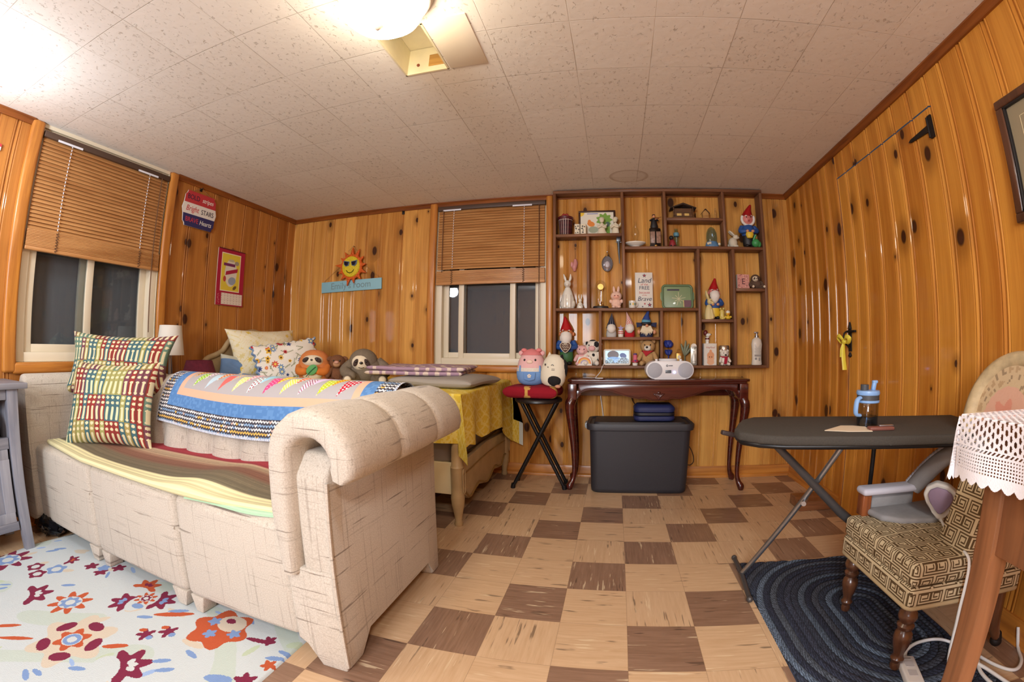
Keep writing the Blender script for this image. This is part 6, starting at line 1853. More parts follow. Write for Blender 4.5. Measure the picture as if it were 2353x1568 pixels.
B().lathe([(0, 0.003), (0.033, 0.003), (0.034, 0.034), (0.0, 0.034)], n=28).done('water', glass_mat('water_tint', (0.62, 0.72, 0.82), 0.1), wb)
B().lathe([(0.036, 0.078), (0.039, 0.080), (0.039, 0.086), (0.036, 0.088)], n=32, caps=False).lathe([(0.0, 0.106), (0.038, 0.104), (0.040, 0.110), (0.038, 0.118), (0.0, 0.121)], n=32).done('lid', BLID, wb)
B().lathe([(0.0, 0.086), (0.0375, 0.086), (0.0375, 0.106), (0, 0.106)], n=32).done('dark_band', mat('graphite_band', (66, 68, 72), 0.5), wb)
B().cone((-0.014, 0, 0.118), (-0.014, 0, 0.138), 0.014).done('spout_cap', mat('graphite_band', (66, 68, 72), 0.5), wb)
B().box((0.022, 0, 0.132), (0.014, 0.014, 0.030), 0.004, rot=(0, 12, 0)).box((0.026, 0, 0.146), (0.018, 0.014, 0.010), 0.003).done('flip_spout', BLID, wb)
B().tube([(-0.036, -0.01, 0.096), (-0.050, -0.014, 0.088), (-0.056, -0.016, 0.060), (-0.052, -0.014, 0.042), (-0.036, -0.010, 0.038)], 0.006, 10, smooth=4, sx=1.6).done('carry_loop', BLID, wb)
pp_ = thing('paper_sheet', 'cream sheet of paper lying under the water bottle on the ironing board', 'paper', (0.775, 1.300, BZ + 0.0005), -8)
B().prism([(-0.095, -0.02), (-0.01, 0.06), (0.03, 0.055), (0.065, 0.03), (0.055, -0.05), (-0.02, -0.045)], 'z', 0.0, 0.002).done('sheet', mat('cream_paper', (222, 204, 176), 0.7), pp_)
ph = thing('small_pouch', 'small reddish brown flat pouch lying beside the water bottle', 'pouch', (0.865, 1.262, BZ), -8)
B().box((0, 0, 0.006), (0.085, 0.030, 0.012), 0.004).done('pouch_body', mat('reddish_brown_leather', (124, 74, 62), 0.5), ph)
B().box((0.02, 0.004, 0.014), (0.05, 0.012, 0.004), 0.001).done('foil_strip', STEEL, ph)

# ------------------------------------------------------------------ key-pattern chair on the dark rug
def spiral_tile():
    n = 11
    g = np.zeros((n, n), int)
    x0, y0, x1, y1 = 0, 0, n - 2, n - 2
    path = []
    x, y = 0, 0
    L = [n - 2, n - 2, n - 2, n - 4, n - 4, n - 6, n - 6, n - 8, n - 8]
    d = [(1, 0), (0, 1), (-1, 0), (0, -1)]
    g[y, x] = 1
    for k, l in enumerate(L):
        dx, dy = d[k % 4]
        for _ in range(max(l, 0)):
            x, y = x + dx, y + dy
            if 0 <= x < n and 0 <= y < n:
                g[y, x] = 1
    return g
SPT = spiral_tile()
def greek(a, b, cell=0.0042):
    n = SPT.shape[0]
    i, j = np.floor(a / cell).astype(int), np.floor(b / cell).astype(int)
    ti, tj = i // n, j // n
    ii, jj = i % n, j % n
    flip = (ti + tj) % 2 == 1
    ii = np.where(flip, n - 1 - ii, ii)
    return SPT[jj, ii] == 1
def key_cols(P, N_):
    ax = np.argmax(np.abs(N_), 1)
    a = np.where(ax == 0, P[:, 1], P[:, 0])
    b = np.where(ax == 2, P[:, 1], P[:, 2])
    c = np.tile((206, 188, 152), (len(P), 1)).astype(float)
    c[greek(a, b)] = (92, 72, 46)
    return c
def round_box(name, c, s, r, parent, m, colfn, res=0.004, bulge=0.0, warp=None):
    c, s = np.array(c, float), np.array(s, float)
    hs = s / 2
    Vs, Fs, Cs, off = [], [], [], 0
    for ax in range(3):
        u, v = [k for k in range(3) if k != ax]
        nu, nv = max(8, int(s[u] / res)), max(8, int(s[v] / res))
        U, V = np.meshgrid(np.linspace(-hs[u], hs[u], nu), np.linspace(-hs[v], hs[v], nv))
        for sg in (-1, 1):
            P = np.zeros(U.shape + (3,))
            P[..., u], P[..., v], P[..., ax] = U, V, sg * hs[ax]
            Q = np.clip(P, -(hs - r), hs - r)
            d = P - Q
            l = np.linalg.norm(d, axis=-1, keepdims=True)
            N_ = d / np.maximum(l, 1e-9)
            P2 = Q + N_ * r
            if bulge and ax == 2:
                P2[..., 2] += sg * bulge * (1 - (U / hs[u]) ** 2) * (1 - (V / hs[v]) ** 2)
            if warp is not None:
                P3 = warp(P2 + c)
            else:
                P3 = P2 + c
            fl = (sg > 0) ^ (ax == 1)
            F_ = grid_faces(nu, nv, off, flip=not fl)
            flatP, flatN = (P2 + c).reshape(-1, 3), N_.reshape(-1, 3)
            loc_f = grid_faces(nu, nv, 0)
            Cs.append(srgb_arr(colfn(flatP[loc_f].mean(1), flatN[loc_f].mean(1))))
            Vs.append(P3.reshape(-1, 3))
            Fs.append(F_)
            off += nu * nv
    return np_mesh(name, np.concatenate(Vs), np.concatenate(Fs), np.concatenate(Cs), parent, m)
KEYF = painted('key_pattern_weave', 0.9, 0.3, 300.0)
CHX, CHY = 1.035, 1.165
RZ0 = 0.012
ch = thing('upholstered_chair', 'low tan key-patterned upholstered chair with turned legs on the blue braided rug', 'chair', (CHX, CHY, RZ0))
round_box('seat_cushion', (0.0, 0.0, 0.322), (0.42, 0.40, 0.070), 0.018, ch, KEYF, key_cols, bulge=0.012)
round_box('seat_base', (0.0, 0.0, 0.256), (0.42, 0.40, 0.064), 0.014, ch, KEYF, key_cols)
B().tube([(x, y, 0.224) for x, y in rrect(0.414, 0.394, 0.02, 4)], 0.007, 8, loop=True).done('welt', mat('tan_cord', (176, 154, 116), 0.9), ch)
WALN = woodgrain('turned_walnut', (110, 70, 44), (66, 38, 24), 2, 0.3, 0.4)
leg_prof = [(0.0, 0.0), (0.014, 0.0), (0.017, 0.012), (0.014, 0.024), (0.019, 0.030), (0.021, 0.038), (0.015, 0.046), (0.017, 0.060), (0.024, 0.085), (0.028, 0.108), (0.026, 0.124), (0.017, 0.136), (0.024, 0.142), (0.026, 0.152), (0.018, 0.160), (0.024, 0.168), (0.029, 0.180), (0.026, 0.194), (0.020, 0.204), (0.024, 0.224), (0, 0.226)]
for yy in (-0.165, 0.165):
    B().lathe(leg_prof, (-0.172, yy, 0.0), 22).done('leg', WALN, ch)
for yy in (-0.165, 0.165):
    lo = B().tube([(0.165, yy, 0.224), (0.172, yy, 0.15), (0.185, yy, 0.08), (0.208, yy, 0.035)], [0.024, 0.021, 0.017, 0.015], 12, smooth=5).done('leg', WALN, ch)
    B().ell((0.212, yy, 0.018), (0.020, 0.018, 0.018)).cone((0.212, yy, 0.03), (0.207, yy, 0.050), 0.017, 0.015).done('claw_foot', IRONBLK, lo)
# balloon-shaped back: padded panel leaning away, arched show-frame and floral inset
def lean(P):
    Q = P.copy()
    zz = P[..., 2]
    Q[..., 0] = P[..., 0] + 0.30 * np.clip(zz - 0.34, 0, None) 
    return Q
round_box('back_panel', (-0.005, -0.13, 0.50), (0.075, 0.135, 0.32), 0.022, ch, KEYF, key_cols, warp=lean)
WEATH = mat('weathered_cream_frame', (186, 164, 126), 0.6, noise=0.25, nscale=26, bump=0.4)
arch = []
for k in range(0, 25):
    a = math.radians(-48 + 276 * k / 24)
    arch.append((-0.155 + 0.150 * math.cos(a), 0.735 + 0.155 * math.sin(a)))
arch = [(-0.080, 0.56)] + arch + [(-0.23, 0.56)]
def lean_pt(x, y, z):
    return (x + 0.30 * max(0, z - 0.34), y, z)
B().tube([lean_pt(-0.005, y, z) for y, z in arch], 0.026, 12, smooth=2).done('arched_frame', WEATH, ch)
def tapestry(u, v):
    p = Paint(u, v, (196, 170, 134))
    n = np.sin(u * 30 + 4 * np.sin(v * 9)) * np.sin(v * 26 + 3 * np.sin(u * 12))
    p.fill(n > 0.45, (176, 148, 112))
    p.fill(n < -0.75, (150, 128, 100))
    p.ell(0.55, 0.45, 0.30, 0.34, 20, (206, 160, 136))
    p.flower(0.55, 0.45, 0.22, 7, (204, 138, 116), 0.35)
    return p.c
sheet('floral_inset', lambda u, v: (-0.012 - 0.012 * (1 - (2 * u - 1) ** 2) * np.sqrt(np.clip(v, 0, 1)) + 0.30 * (0.735 - 0.34 + 0.142 * v * np.sin(u * 2 * np.pi)), -0.155 + 0.137 * v * np.cos(u * 2 * np.pi), 0.735 + 0.142 * v * np.sin(u * 2 * np.pi)),
      lambda u, v: tapestry(0.5 + 0.5 * v * np.cos(u * 2 * np.pi), 0.5 + 0.5 * v * np.sin(u * 2 * np.pi)), 90, 40, ch, painted('faded_tapestry', 0.9, 0.4, 120.0))
# padded far arm: flat rest on a wooden post, sweeping up to the back
SUEDE = mat('grey_suede', (142, 140, 140), 0.9, noise=0.10, nscale=24, bump=0.2)
SUEDE2 = mat('pale_lilac_trim', (196, 194, 204), 0.85, bump=0.2, nscale=60)
B().box((-0.055, 0.185, 0.445), (0.235, 0.062, 0.026), 0.012, seg=3).done('armrest', SUEDE2, ch)
B().box((-0.030, 0.198, 0.400), (0.175, 0.024, 0.070), 0.006).done('arm_panel', SUEDE, ch)
B().box((-0.148, 0.188, 0.395), (0.034, 0.040, 0.076), 0.004).done('arm_post', woodgrain('orange_wood', (150, 84, 44), (110, 56, 28), 2), ch)
sw = [(0.050, 0.185, 0.440), (0.075, 0.150, 0.500), (0.092, 0.095, 0.560), (0.118, 0.030, 0.610), (0.128, -0.045, 0.640)]
B().tube(sw, [0.030, 0.032, 0.030, 0.028, 0.022], 14, smooth=6).done('wing_roll', SUEDE, ch)
rf_ = B()
pts, _ = spline([Vector(p) for p in sw], [1] * 5, 6)
for k, p in enumerate(pts):
    rf_.ell((p.x - 0.006, p.y + 0.018, p.z + 0.016), (0.014, 0.014, 0.014), u=10, v=8)
rf_.done('ruffled_trim', SUEDE2, ch)
sp_ = thing('seat_pad', 'grey suede pad lying on the far half of the key-patterned seat', 'cushion', (1.035, 1.275, RZ0 + 0.361), 4)
B().prism([(-0.14, 0.085), (0.16, 0.085), (0.165, -0.03), (0.12, -0.075), (0.02, -0.085), (-0.08, -0.050), (-0.13, 0.0)], 'z', 0.0, 0.022, 0.009, seg=3).done('pad', SUEDE, sp_)
ap_ = thing('handheld_appliance', 'white and lilac hand-held appliance with a white cord resting on the grey seat pad', 'appliance', (1.085, 1.200, RZ0 + 0.383), -45)
WAPP = mat('white_appliance', (226, 226, 222), 0.35)
shield = [(-0.058, 0.075), (-0.050, 0.100), (-0.020, 0.118), (0.020, 0.112), (0.048, 0.092), (0.056, 0.066), (0.044, 0.036), (0.022, 0.010), (0.012, -0.004), (-0.004, -0.004), (-0.022, 0.018), (-0.046, 0.046)]
pan = B().prism([(a_ * 0.72, 0.066 + (b_ - 0.060) * 0.72) for a_, b_ in shield], 'y', -0.026, -0.016, 0.004)
for v in pan.bm.verts:
    v.co.y -= 0.014 * (1 - min(1.0, (v.co.x / 0.05) ** 2)) * min(1.0, max(0.0, v.co.z / 0.06))
pan.done('lilac_panel', mat('lilac_panel', (150, 132, 160), 0.6), ap_)
B().prism(shield, 'y', -0.020, 0.022, 0.014, seg=4).done('shell', WAPP, ap_)
def into(o, p):
    r = Matrix.Rotation(-o.rotation_euler[2], 4, 'Z')
    return tuple(r @ (Vector(p) - o.location))
B().cone((0.004, 0.0, 0.006), (0.012, -0.016, -0.004), 0.011, 0.008).tube([into(ap_, q) for q in ((1.080, 1.180, 0.392), (1.060, 1.130, 0.384), (1.030, 1.060, 0.386), (1.006, 0.985, 0.380), (0.998, 0.948, 0.350), (0.996, 0.945, 0.200), (1.000, 0.935, 0.045), (1.030, 0.900, 0.020))], 0.0045, 8, smooth=6).done('cord', WAPP, ap_)

# ------------------------------------------------------------------ small table with lace cloth, close to the camera
LT = thing('side_table', 'reddish wooden side table with lace cloth close to the camera at the right edge', 'table', (0.90, 0.36, 0.0))
TW = woodgrain('reddish_table_wood', (150, 98, 62), (110, 68, 42), 2, 0.35, 0.3)
TWX = woodgrain('reddish_table_top', (150, 98, 62), (110, 68, 42), 0, 0.35, 0.3)
B().box((0, 0, 0.808), (0.56, 0.52, 0.022), 0.005).done('table_top', TWX, LT)
for sx in (-1, 1):
    B().box((sx * 0.246, 0, 0.70), (0.016, 0.42, 0.195), 0.002).done('side_panel', TW, LT)
for sy in (-1, 1):
    B().box((0, sy * 0.226, 0.70), (0.44, 0.016, 0.195), 0.002).done('apron', TWX, LT)
for sx in (-1, 1):
    for sy in (-1, 1):
        B().prism([(sx * 0.262, 0.797), (sx * 0.222, 0.797), (sx * 0.222, 0.60), (sx * 0.232, 0.0), (sx * 0.260, 0.0), (sx * 0.262, 0.60)], 'y', sy * 0.242, sy * 0.202, 0.003).done('leg', TW, LT)
def lace_pos(u, v):
    ax, ay = 0.296, 0.272
    dr = 0.105
    x = (u * 2 - 1) * (ax + dr)
    y = (v * 2 - 1) * (ay + dr)
    ex, ey = np.clip(np.abs(x) - ax, 0, None), np.clip(np.abs(y) - ay, 0, None)
    m = np.minimum(ex, ey)
    dz = np.maximum(ex, ey) + 0.05 * m
    fo = 0.008 * np.sin(y * 34) * np.clip(ex * 14, 0, 1)
    fo2 = 0.008 * np.sin(x * 34) * np.clip(ey * 14, 0, 1)
    X = np.clip(x, -ax, ax) + np.sign(x) * np.where(ex > 0, 0.004 + fo + 0.12 * m, 0)
    Y = np.clip(y, -ay, ay) + np.sign(y) * np.where(ey > 0, 0.004 + fo2 + 0.12 * m, 0)
    return X + 0.90, Y + 0.36, 0.826 - dz + 0.004 * np.exp(-dz * 80)
def lace(name):
    nu, nv = 620, 580
    U, V = np.meshgrid(np.linspace(0, 1, nu), np.linspace(0, 1, nv))
    P = np.stack(lace_pos(U, V), -1).reshape(-1, 3)
    Fq = grid_faces(nu, nv)
    u, v = np.meshgrid((np.arange(nu - 1) + 0.5) / (nu - 1), (np.arange(nv - 1) + 0.5) / (nv - 1))
    u, v = u.ravel(), v.ravel()
    x, y = u * 0.802, v * 0.754
    e = np.minimum(np.minimum(x, 0.802 - x), np.minimum(y, 0.754 - y))
    row = np.floor(y / 0.0085)
    fx = np.mod(x + 0.0070 * (row % 2), 0.0140) - 0.0070
    fy = np.mod(y, 0.0085) - 0.00425
    hole = (e > 0.062) & ((fx / 0.0048) ** 2 + (fy / 0.0026) ** 2 < 1)
    small = (e > 0.020) & (e < 0.052) & (np.hypot(np.mod(x, 0.0052) - 0.0026, np.mod(y, 0.0052) - 0.0026) < 0.0013)
    seamd = (np.abs(e - 0.057) < 0.0024) & (np.mod(x + y, 0.008) < 0.004)
    along = np.where(np.minimum(x, 0.802 - x) < np.minimum(y, 0.754 - y), y, x)
    keep = ~(hole | small | seamd | (e < 0.008 * (1 - np.abs(np.sin(along * np.pi / 0.022)))))
    C = np.tile((232, 228, 232), (len(u), 1)).astype(float)
    return np_mesh(name, P, Fq[keep], srgb_arr(C)[keep], None, painted('white_lace', 0.9, 0.3, 350.0))
tag(lace('lace_cloth'), 'white lace cloth with scalloped edge over the side table', 'tablecloth')

# ------------------------------------------------------------------ rugs
def braid_col(u, v):
    x, y = 0.555 + 0.595 * u, 0.55 + 1.20 * v
    ax, ay0, ay1 = 0.945, 1.16, 1.36
    dy = np.where(y < ay0, y - ay0, np.where(y > ay1, y - ay1, 0))
    d = np.hypot((x - ax), dy * 0.95)
    ring = d / 0.026
    k = np.floor(ring).astype(int)
    f = ring - k
    ang = np.arctan2(dy, x - ax) * d + np.where(dy == 0, y, 0)
    strand = np.mod(ang * 55 + 0.5 * k + np.where(f > 0.5, 0.5, 0), 1)
    pal = np.array([(50, 54, 68), (42, 46, 60), (66, 72, 82), (40, 44, 58), (78, 90, 106), (46, 52, 66), (58, 62, 72), (38, 42, 56), (68, 78, 92), (46, 50, 62)])
    c = pal[k % 10].astype(float)
    n = hashn(np.floor(ang * 130), np.floor(d * 300))
    c = c * (0.75 + 0.5 * (strand > 0.4) * 1.0)[:, None] * (0.8 + 0.4 * n)[:, None]
    c[f < 0.12] *= 0.6
    return np.clip(c, 0, 255)
def braid_pos(u, v):
    x, y = 0.555 + 0.595 * u, 0.55 + 1.20 * v
    dy = np.where(y < 1.16, y - 1.16, np.where(y > 1.36, y - 1.36, 0))
    d = np.hypot(x - 0.945, dy * 0.95)
    f = np.mod(d / 0.026, 1)
    e = np.minimum(np.minimum(x - 0.555, 1.15 - x), np.minimum(y - 0.55, 1.75 - y))
    z = (0.006 + 0.006 * np.sqrt(np.clip(1 - (2 * f - 1) ** 2, 0, 1))) * np.clip(e / 0.006, 0, 1) + 0.0005
    cx, cy = 0.03 * np.clip(1 - (x - 0.555) / 0.03, 0, 1), np.clip(1 - np.minimum(1.75 - y, y - 0.55) / 0.03, 0, 1)
    return x + cx * cy * 0.7, y, z
sheet('braided_rug', braid_pos, braid_col, 300, 520, None, painted('braided_wool', 0.95, 0.6, 300.0))
tag(bpy.data.objects['braided_rug'], 'dark blue and grey braided rug under the key-patterned chair', 'rug')

BUR, ORA, BLU, IV = (122, 38, 66), (184, 86, 52), (122, 150, 196), (200, 206, 206)
BEI, GRE = (204, 192, 174), (184, 198, 172)
RX0, RX1, RY0, RY1 = -2.50, -0.916, -0.60, 1.02
def rug_col(u, v):
    x, y = RX0 + (RX1 - RX0) * u, RY0 + (RY1 - RY0) * v
    p = Paint(x, y, (196, 204, 206))
    n = np.sin(x * 9 + 2 * np.sin(y * 7)) * np.sin(y * 11 + 2 * np.sin(x * 6))
    p.fill(n > 0.72, (188, 200, 192))
    rng = random.Random(21)
    for _ in range(70):
        p.ell(rng.uniform(RX0, RX1), rng.uniform(RY0, RY1), rng.uniform(.025, .05), rng.uniform(.008, .016), rng.uniform(0, 180), rng.choice([BEI, GRE, BEI]))
    for _ in range(46):
        p.ell(rng.uniform(RX0, RX1), rng.uniform(RY0, RY1), rng.uniform(.018, .035), rng.uniform(.006, .010), rng.uniform(0, 180), rng.choice([BLU, BLU, ORA, (150, 176, 216)]))
    def petals(cx, cy, r, n_, col, rp, a0=0.0, rw=0.6):
        for k in range(n_):
            a = a0 + 360.0 * k / n_
            p.ell(cx + r * math.cos(math.radians(a)), cy + r * math.sin(math.radians(a)), rp, rp * rw, a + 90, col)
    def big(cx, cy):
        p.flower(cx, cy, 0.150, 6, BEI, 0.35)
        petals(cx, cy, 0.092, 5, BUR, 0.036, 20, 0.62)
        p.flower(cx, cy, 0.064, 6, ORA, 0.35).ell(cx, cy, 0.036, 0.034, 0, IV).ell(cx, cy, 0.032, 0.030, 0, BLU).ell(cx, cy, 0.018, 0.016, 0, IV)
    def star(cx, cy, r=0.085, col=ORA, inner=BLU):
        p.flower(cx, cy, r, 8, col, 0.45, 10).ell(cx, cy, r * 0.56, r * 0.5, 20, IV).flower(cx, cy, r * 0.50, 7, inner, 0.3).ell(cx, cy, r * 0.22, None, 0, IV)
    def fan(cx, cy, r, ang, col=BUR, dots=IV):
        a = math.radians(ang)
        p.flower(cx, cy, r, 7, col, 0.4, ang)
        p.ell(cx - r * 0.7 * math.cos(a), cy - r * 0.7 * math.sin(a), r * 0.75, r * 0.55, ang + 90, (196, 204, 206))
        for k in (-1, 0, 1):
            b_ = a + k * 0.75
            p.ell(cx + r * 0.30 * math.cos(b_), cy + r * 0.30 * math.sin(b_), r * 0.17, r * 0.12, math.degrees(b_), dots)
    def ring(cx, cy, r, col):
        p.flower(cx, cy, r, 5, col, 0.25).ell(cx, cy, r * 0.45, None, 0, IV)
    big(-1.586, 0.54)
    star(-1.826, 0.652)
    fan(-2.004, 0.581, 0.080, 60)
    ring(-2.248, 0.690, 0.040, BUR)
    ring(-2.171, 0.666, 0.040, BUR)
    ring(-2.149, 0.742, 0.046, BLU)
    star(-2.42, 0.628, 0.11, BUR)
    fan(-2.19, 0.826, 0.045, 40, BUR, ORA)
    for q in ((-2.053, 0.86), (-1.966, 0.857), (-1.936, 0.927)):
        p.flower(q[0], q[1], 0.034, 5, BUR, 0.4)
    p.flower(-1.99, 0.885, 0.03, 5, BLU, 0.3)
    fan(-1.654, 0.79, 0.068, 200, BUR, BLU)
    fan(-1.552, 0.874, 0.068, 20, BUR, BLU)
    fan(-1.690, 0.905, 0.062, 100, ORA, BUR)
    star(-1.611, 0.851, 0.046, ORA, BUR)
    p.ell(-1.59, 0.80, 0.026, 0.016, 10, BLU)
    p.ell(-1.427, 0.844, 0.075, 0.014, 35, ORA)
    p.ell(-1.43, 0.868, 0.04, 0.010, 35, BLU)
    p.flower(-1.213, 0.873, 0.115, 6, ORA, 0.25).ell(-1.20, 0.915, 0.055, 0.045, 0, BEI)
    for q in ((-1.265, 0.895), (-1.225, 0.835), (-1.150, 0.875)):
        p.flower(q[0], q[1], 0.026, 5, BLU, 0.4)
    p.ell(-1.215, 0.925, 0.020, 0.014, 0, BUR)
    p.ell(-1.05, 0.889, 0.050, 0.010, 10, BUR).flower(-1.02, 0.905, 0.026, 5, BUR, 0.4)
    fan(-1.317, 0.571, 0.088, 50)
    for cx, cy in ((-1.406, 0.711), (-1.354, 0.765)):
        p.flower(cx, cy, 0.036, 5, BUR, 0.55).ell(cx - 0.03, cy + 0.01, 0.014, 0.010, 30, ORA).ell(cx + 0.025, cy - 0.005, 0.012, None, 0, BLU)
    p.ell(-1.433, 0.611, 0.045, 0.012, 40, ORA).ell(-1.748, 0.415, 0.065, 0.010, 38, ORA).ell(-1.85, 0.426, 0.05, 0.010, 45, ORA)
    for cx, cy, g in ((-1.965, 0.711, 40), (-2.358, 0.814, 60), (-2.351, 0.85, 50), (-1.428, 0.473, 30), (-1.525, 0.357, -20), (-1.242, 0.654, 40), (-1.198, 0.631, 40), (-1.19, 0.727, -10), (-1.502, 0.772, 30), (-0.945, 0.843, 20)):
        p.ell(cx, cy, 0.030, 0.010, g, BLU)
    p.flower(-0.94, 0.81, 0.026, 5, ORA, 0.4)
    p.flower(-0.954, 0.72, 0.040, 6, BUR, 0.4)
    p.ell(-1.03, 0.69, 0.045, 0.018, 20, BLU)
    big(-1.95, 0.10)
    star(-1.45, 0.15)
    fan(-1.1, 0.35, 0.08, 120)
    big(-1.2, -0.25)
    star(-2.2, -0.3)
    return p.c
def rug_pos(u, v):
    x, y = RX0 + (RX1 - RX0) * u, RY0 + (RY1 - RY0) * v
    e = np.minimum(np.minimum(u, 1 - u) * (RX1 - RX0), np.minimum(v, 1 - v) * (RY1 - RY0))
    z = 0.0005 + 0.008 * np.clip(e / 0.006, 0, 1)
    return x + 0.012 * np.sin(y * 14) * (u < 0.01), y, z
sheet('floral_rug', rug_pos, rug_col, 520, 530, None, painted('cut_pile_rug', 0.98, 0.8, 420.0))
tag(bpy.data.objects['floral_rug'], 'ivory rug with burgundy, orange and blue flowers in front of the sofa', 'rug')

# ------------------------------------------------------------------ grey cabinet at the left edge and the bag beside it
gc = thing('media_cabinet', 'grey wood-look cabinet with cross-braced door at the left edge', 'cabinet', (-2.62, 0.30, 0.0))
GRW = woodgrain('grey_wood_look', (158, 160, 170), (120, 124, 138), 2, 0.5, 0.05)
GRX = woodgrain('grey_wood_look_flat', (150, 152, 162), (112, 116, 130), 1, 0.5, 0.05)
B().box((-0.005, 0.0, 0.750), (0.36, 1.03, 0.026), 0.003).done('top', GRX, gc)
B().box((-0.160, 0.0, 0.44), (0.012, 0.94, 0.58)).done('back_panel', GRX, gc)
for sy in (-1, 1):
    B().prism([(0.475 * sy, 0.737), (0.425 * sy, 0.737), (0.432 * sy, 0.0), (0.475 * sy, 0.0)], 'x', 0.115, 0.155, 0.003).done('post', GRW, gc)
    B().box((-0.145, sy * 0.45, 0.369), (0.03, 0.045, 0.735), 0.002).done('post', GRW, gc)
    B().box((-0.010, sy * 0.447, 0.44), (0.25, 0.016, 0.59), 0.001).done('side_panel', GRW, gc)
for z0, z1 in ((0.69, 0.736), (0.475, 0.525), (0.105, 0.145)):
    B().box((0.132, 0, (z0 + z1) / 2), (0.024, 0.848, z1 - z0), 0.002).done('rail', GRX, gc)
for z in (0.50, 0.125):
    B().box((-0.01, 0, z), (0.27, 0.86, 0.018)).done('shelf', GRX, gc)
for k, yc in enumerate((0.211, -0.211)):
    dr_ = B().box((0.128, yc, 0.310), (0.014, 0.41, 0.322), 0.001).done('door', GRW, gc)
    f = B()
    for c, s in (((0.139, yc, 0.452), (0.012, 0.41, 0.045)), ((0.139, yc, 0.168), (0.012, 0.41, 0.045)), ((0.139, yc - 0.185, 0.31), (0.012, 0.045, 0.24)), ((0.139, yc + 0.185, 0.31), (0.012, 0.045, 0.24))):
        f.box(c, s, 0.001)
    f.box((0.1385, yc, 0.31), (0.010, 0.405, 0.040), 0.001, rot=(36 if k == 0 else -36, 0, 0))
    f.done('door_frame', GRW, dr_)
    B().cone((0.145, yc - 0.16 * (1 if k == 0 else -1), 0.33), (0.165, yc - 0.16 * (1 if k == 0 else -1), 0.33), 0.010).done('knob', BLKMETAL, dr_)
md = thing('set_top_box', 'black glossy device standing in the open compartment of the grey cabinet', 'electronic device', (-2.60, 0.52, 0.5095))
B().box((0, 0, 0.05), (0.20, 0.30, 0.10), 0.006).box((0.0, 0, 0.115), (0.18, 0.26, 0.03), 0.004).done('casing', mat('gloss_black', (18, 18, 22), 0.15), md)
bg = thing('plastic_bag', 'crumpled black plastic bag on the floor between grey cabinet and sofa', 'bag', (-2.60, 0.92, 0.0))
b = B()
rng = random.Random(8)
b.ell((0, 0, 0.05), (0.12, 0.07, 0.052), u=26, v=14)
for v in b.bm.verts:
    v.co += Vector((rng.uniform(-.012, .012), rng.uniform(-.010, .010), rng.uniform(-.012, .010)))
    v.co.z = max(v.co.z, 0.001)
b.done('bag_body', mat('black_polythene', (16, 16, 20), 0.18), bg, smooth=0)

# ------------------------------------------------------------------ cords and adapter on the floor at the right
ad = thing('power_adapter', 'white flat power adapter lying on the blue braided rug', 'power adapter', (0.885, 0.955, 0.0125), -18)
B().box((0, 0, 0.014), (0.052, 0.125, 0.026), 0.006, seg=3).done('casing', WHITE, ad)
B().box((0, 0.02, 0.0275), (0.026, 0.026, 0.001)).box((0, -0.02, 0.0275), (0.026, 0.026, 0.001)).done('embossed_squares', mat('pale_grey_emboss', (206, 206, 210), 0.4), ad)
B().box((0.0, 0.046, 0.0275), (0.022, 0.005, 0.001)).done('print', mat('grey_print', (150, 146, 140), 0.6), ad)
cd_ = thing('power_cable', 'white cable running from the power adapter under the table leg to the right wall', 'cable', (0.9, 1.0, 0.0))
B().tube([(0.005, 0.010, 0.026), (0.04, 0.055, 0.022), (0.11, 0.085, 0.019), (0.19, 0.075, 0.019), (0.245, 0.010, 0.012), (0.285, -0.075, 0.006), (0.325, -0.115, 0.006), (0.38, -0.09, 0.006), (0.425, -0.03, 0.007), (0.437, 0.0, 0.06)], 0.0055, 10, smooth=7).done('cord', WHITE, cd_)
cd2 = thing('power_cable', 'twisted loop of white cable lying on the rug near the table leg', 'cable', (1.09, 0.93, 0.0125))
B().tube([(0.035, 0.075, 0.009), (0.045, 0.03, 0.008), (0.01, -0.03, 0.008), (0.005, -0.10, 0.008), (0.02, -0.18, 0.008)], 0.006, 10, smooth=6).tube([(0.03, 0.072, 0.012), (0.012, 0.03, 0.014), (0.03, -0.03, 0.014), (0.05, -0.10, 0.010), (0.07, -0.17, 0.008)], 0.006, 10, smooth=6).done('cord', WHITE, cd2)
lp = thing('wooden_offcut', 'low reddish wooden block lying at the foot of the panelled wall behind the ironing board', 'wood block', (1.21, 2.42, 0.0))
B().box((0, 0, 0.03), (0.20, 0.16, 0.06), 0.004).done('block_body', TWX, lp)

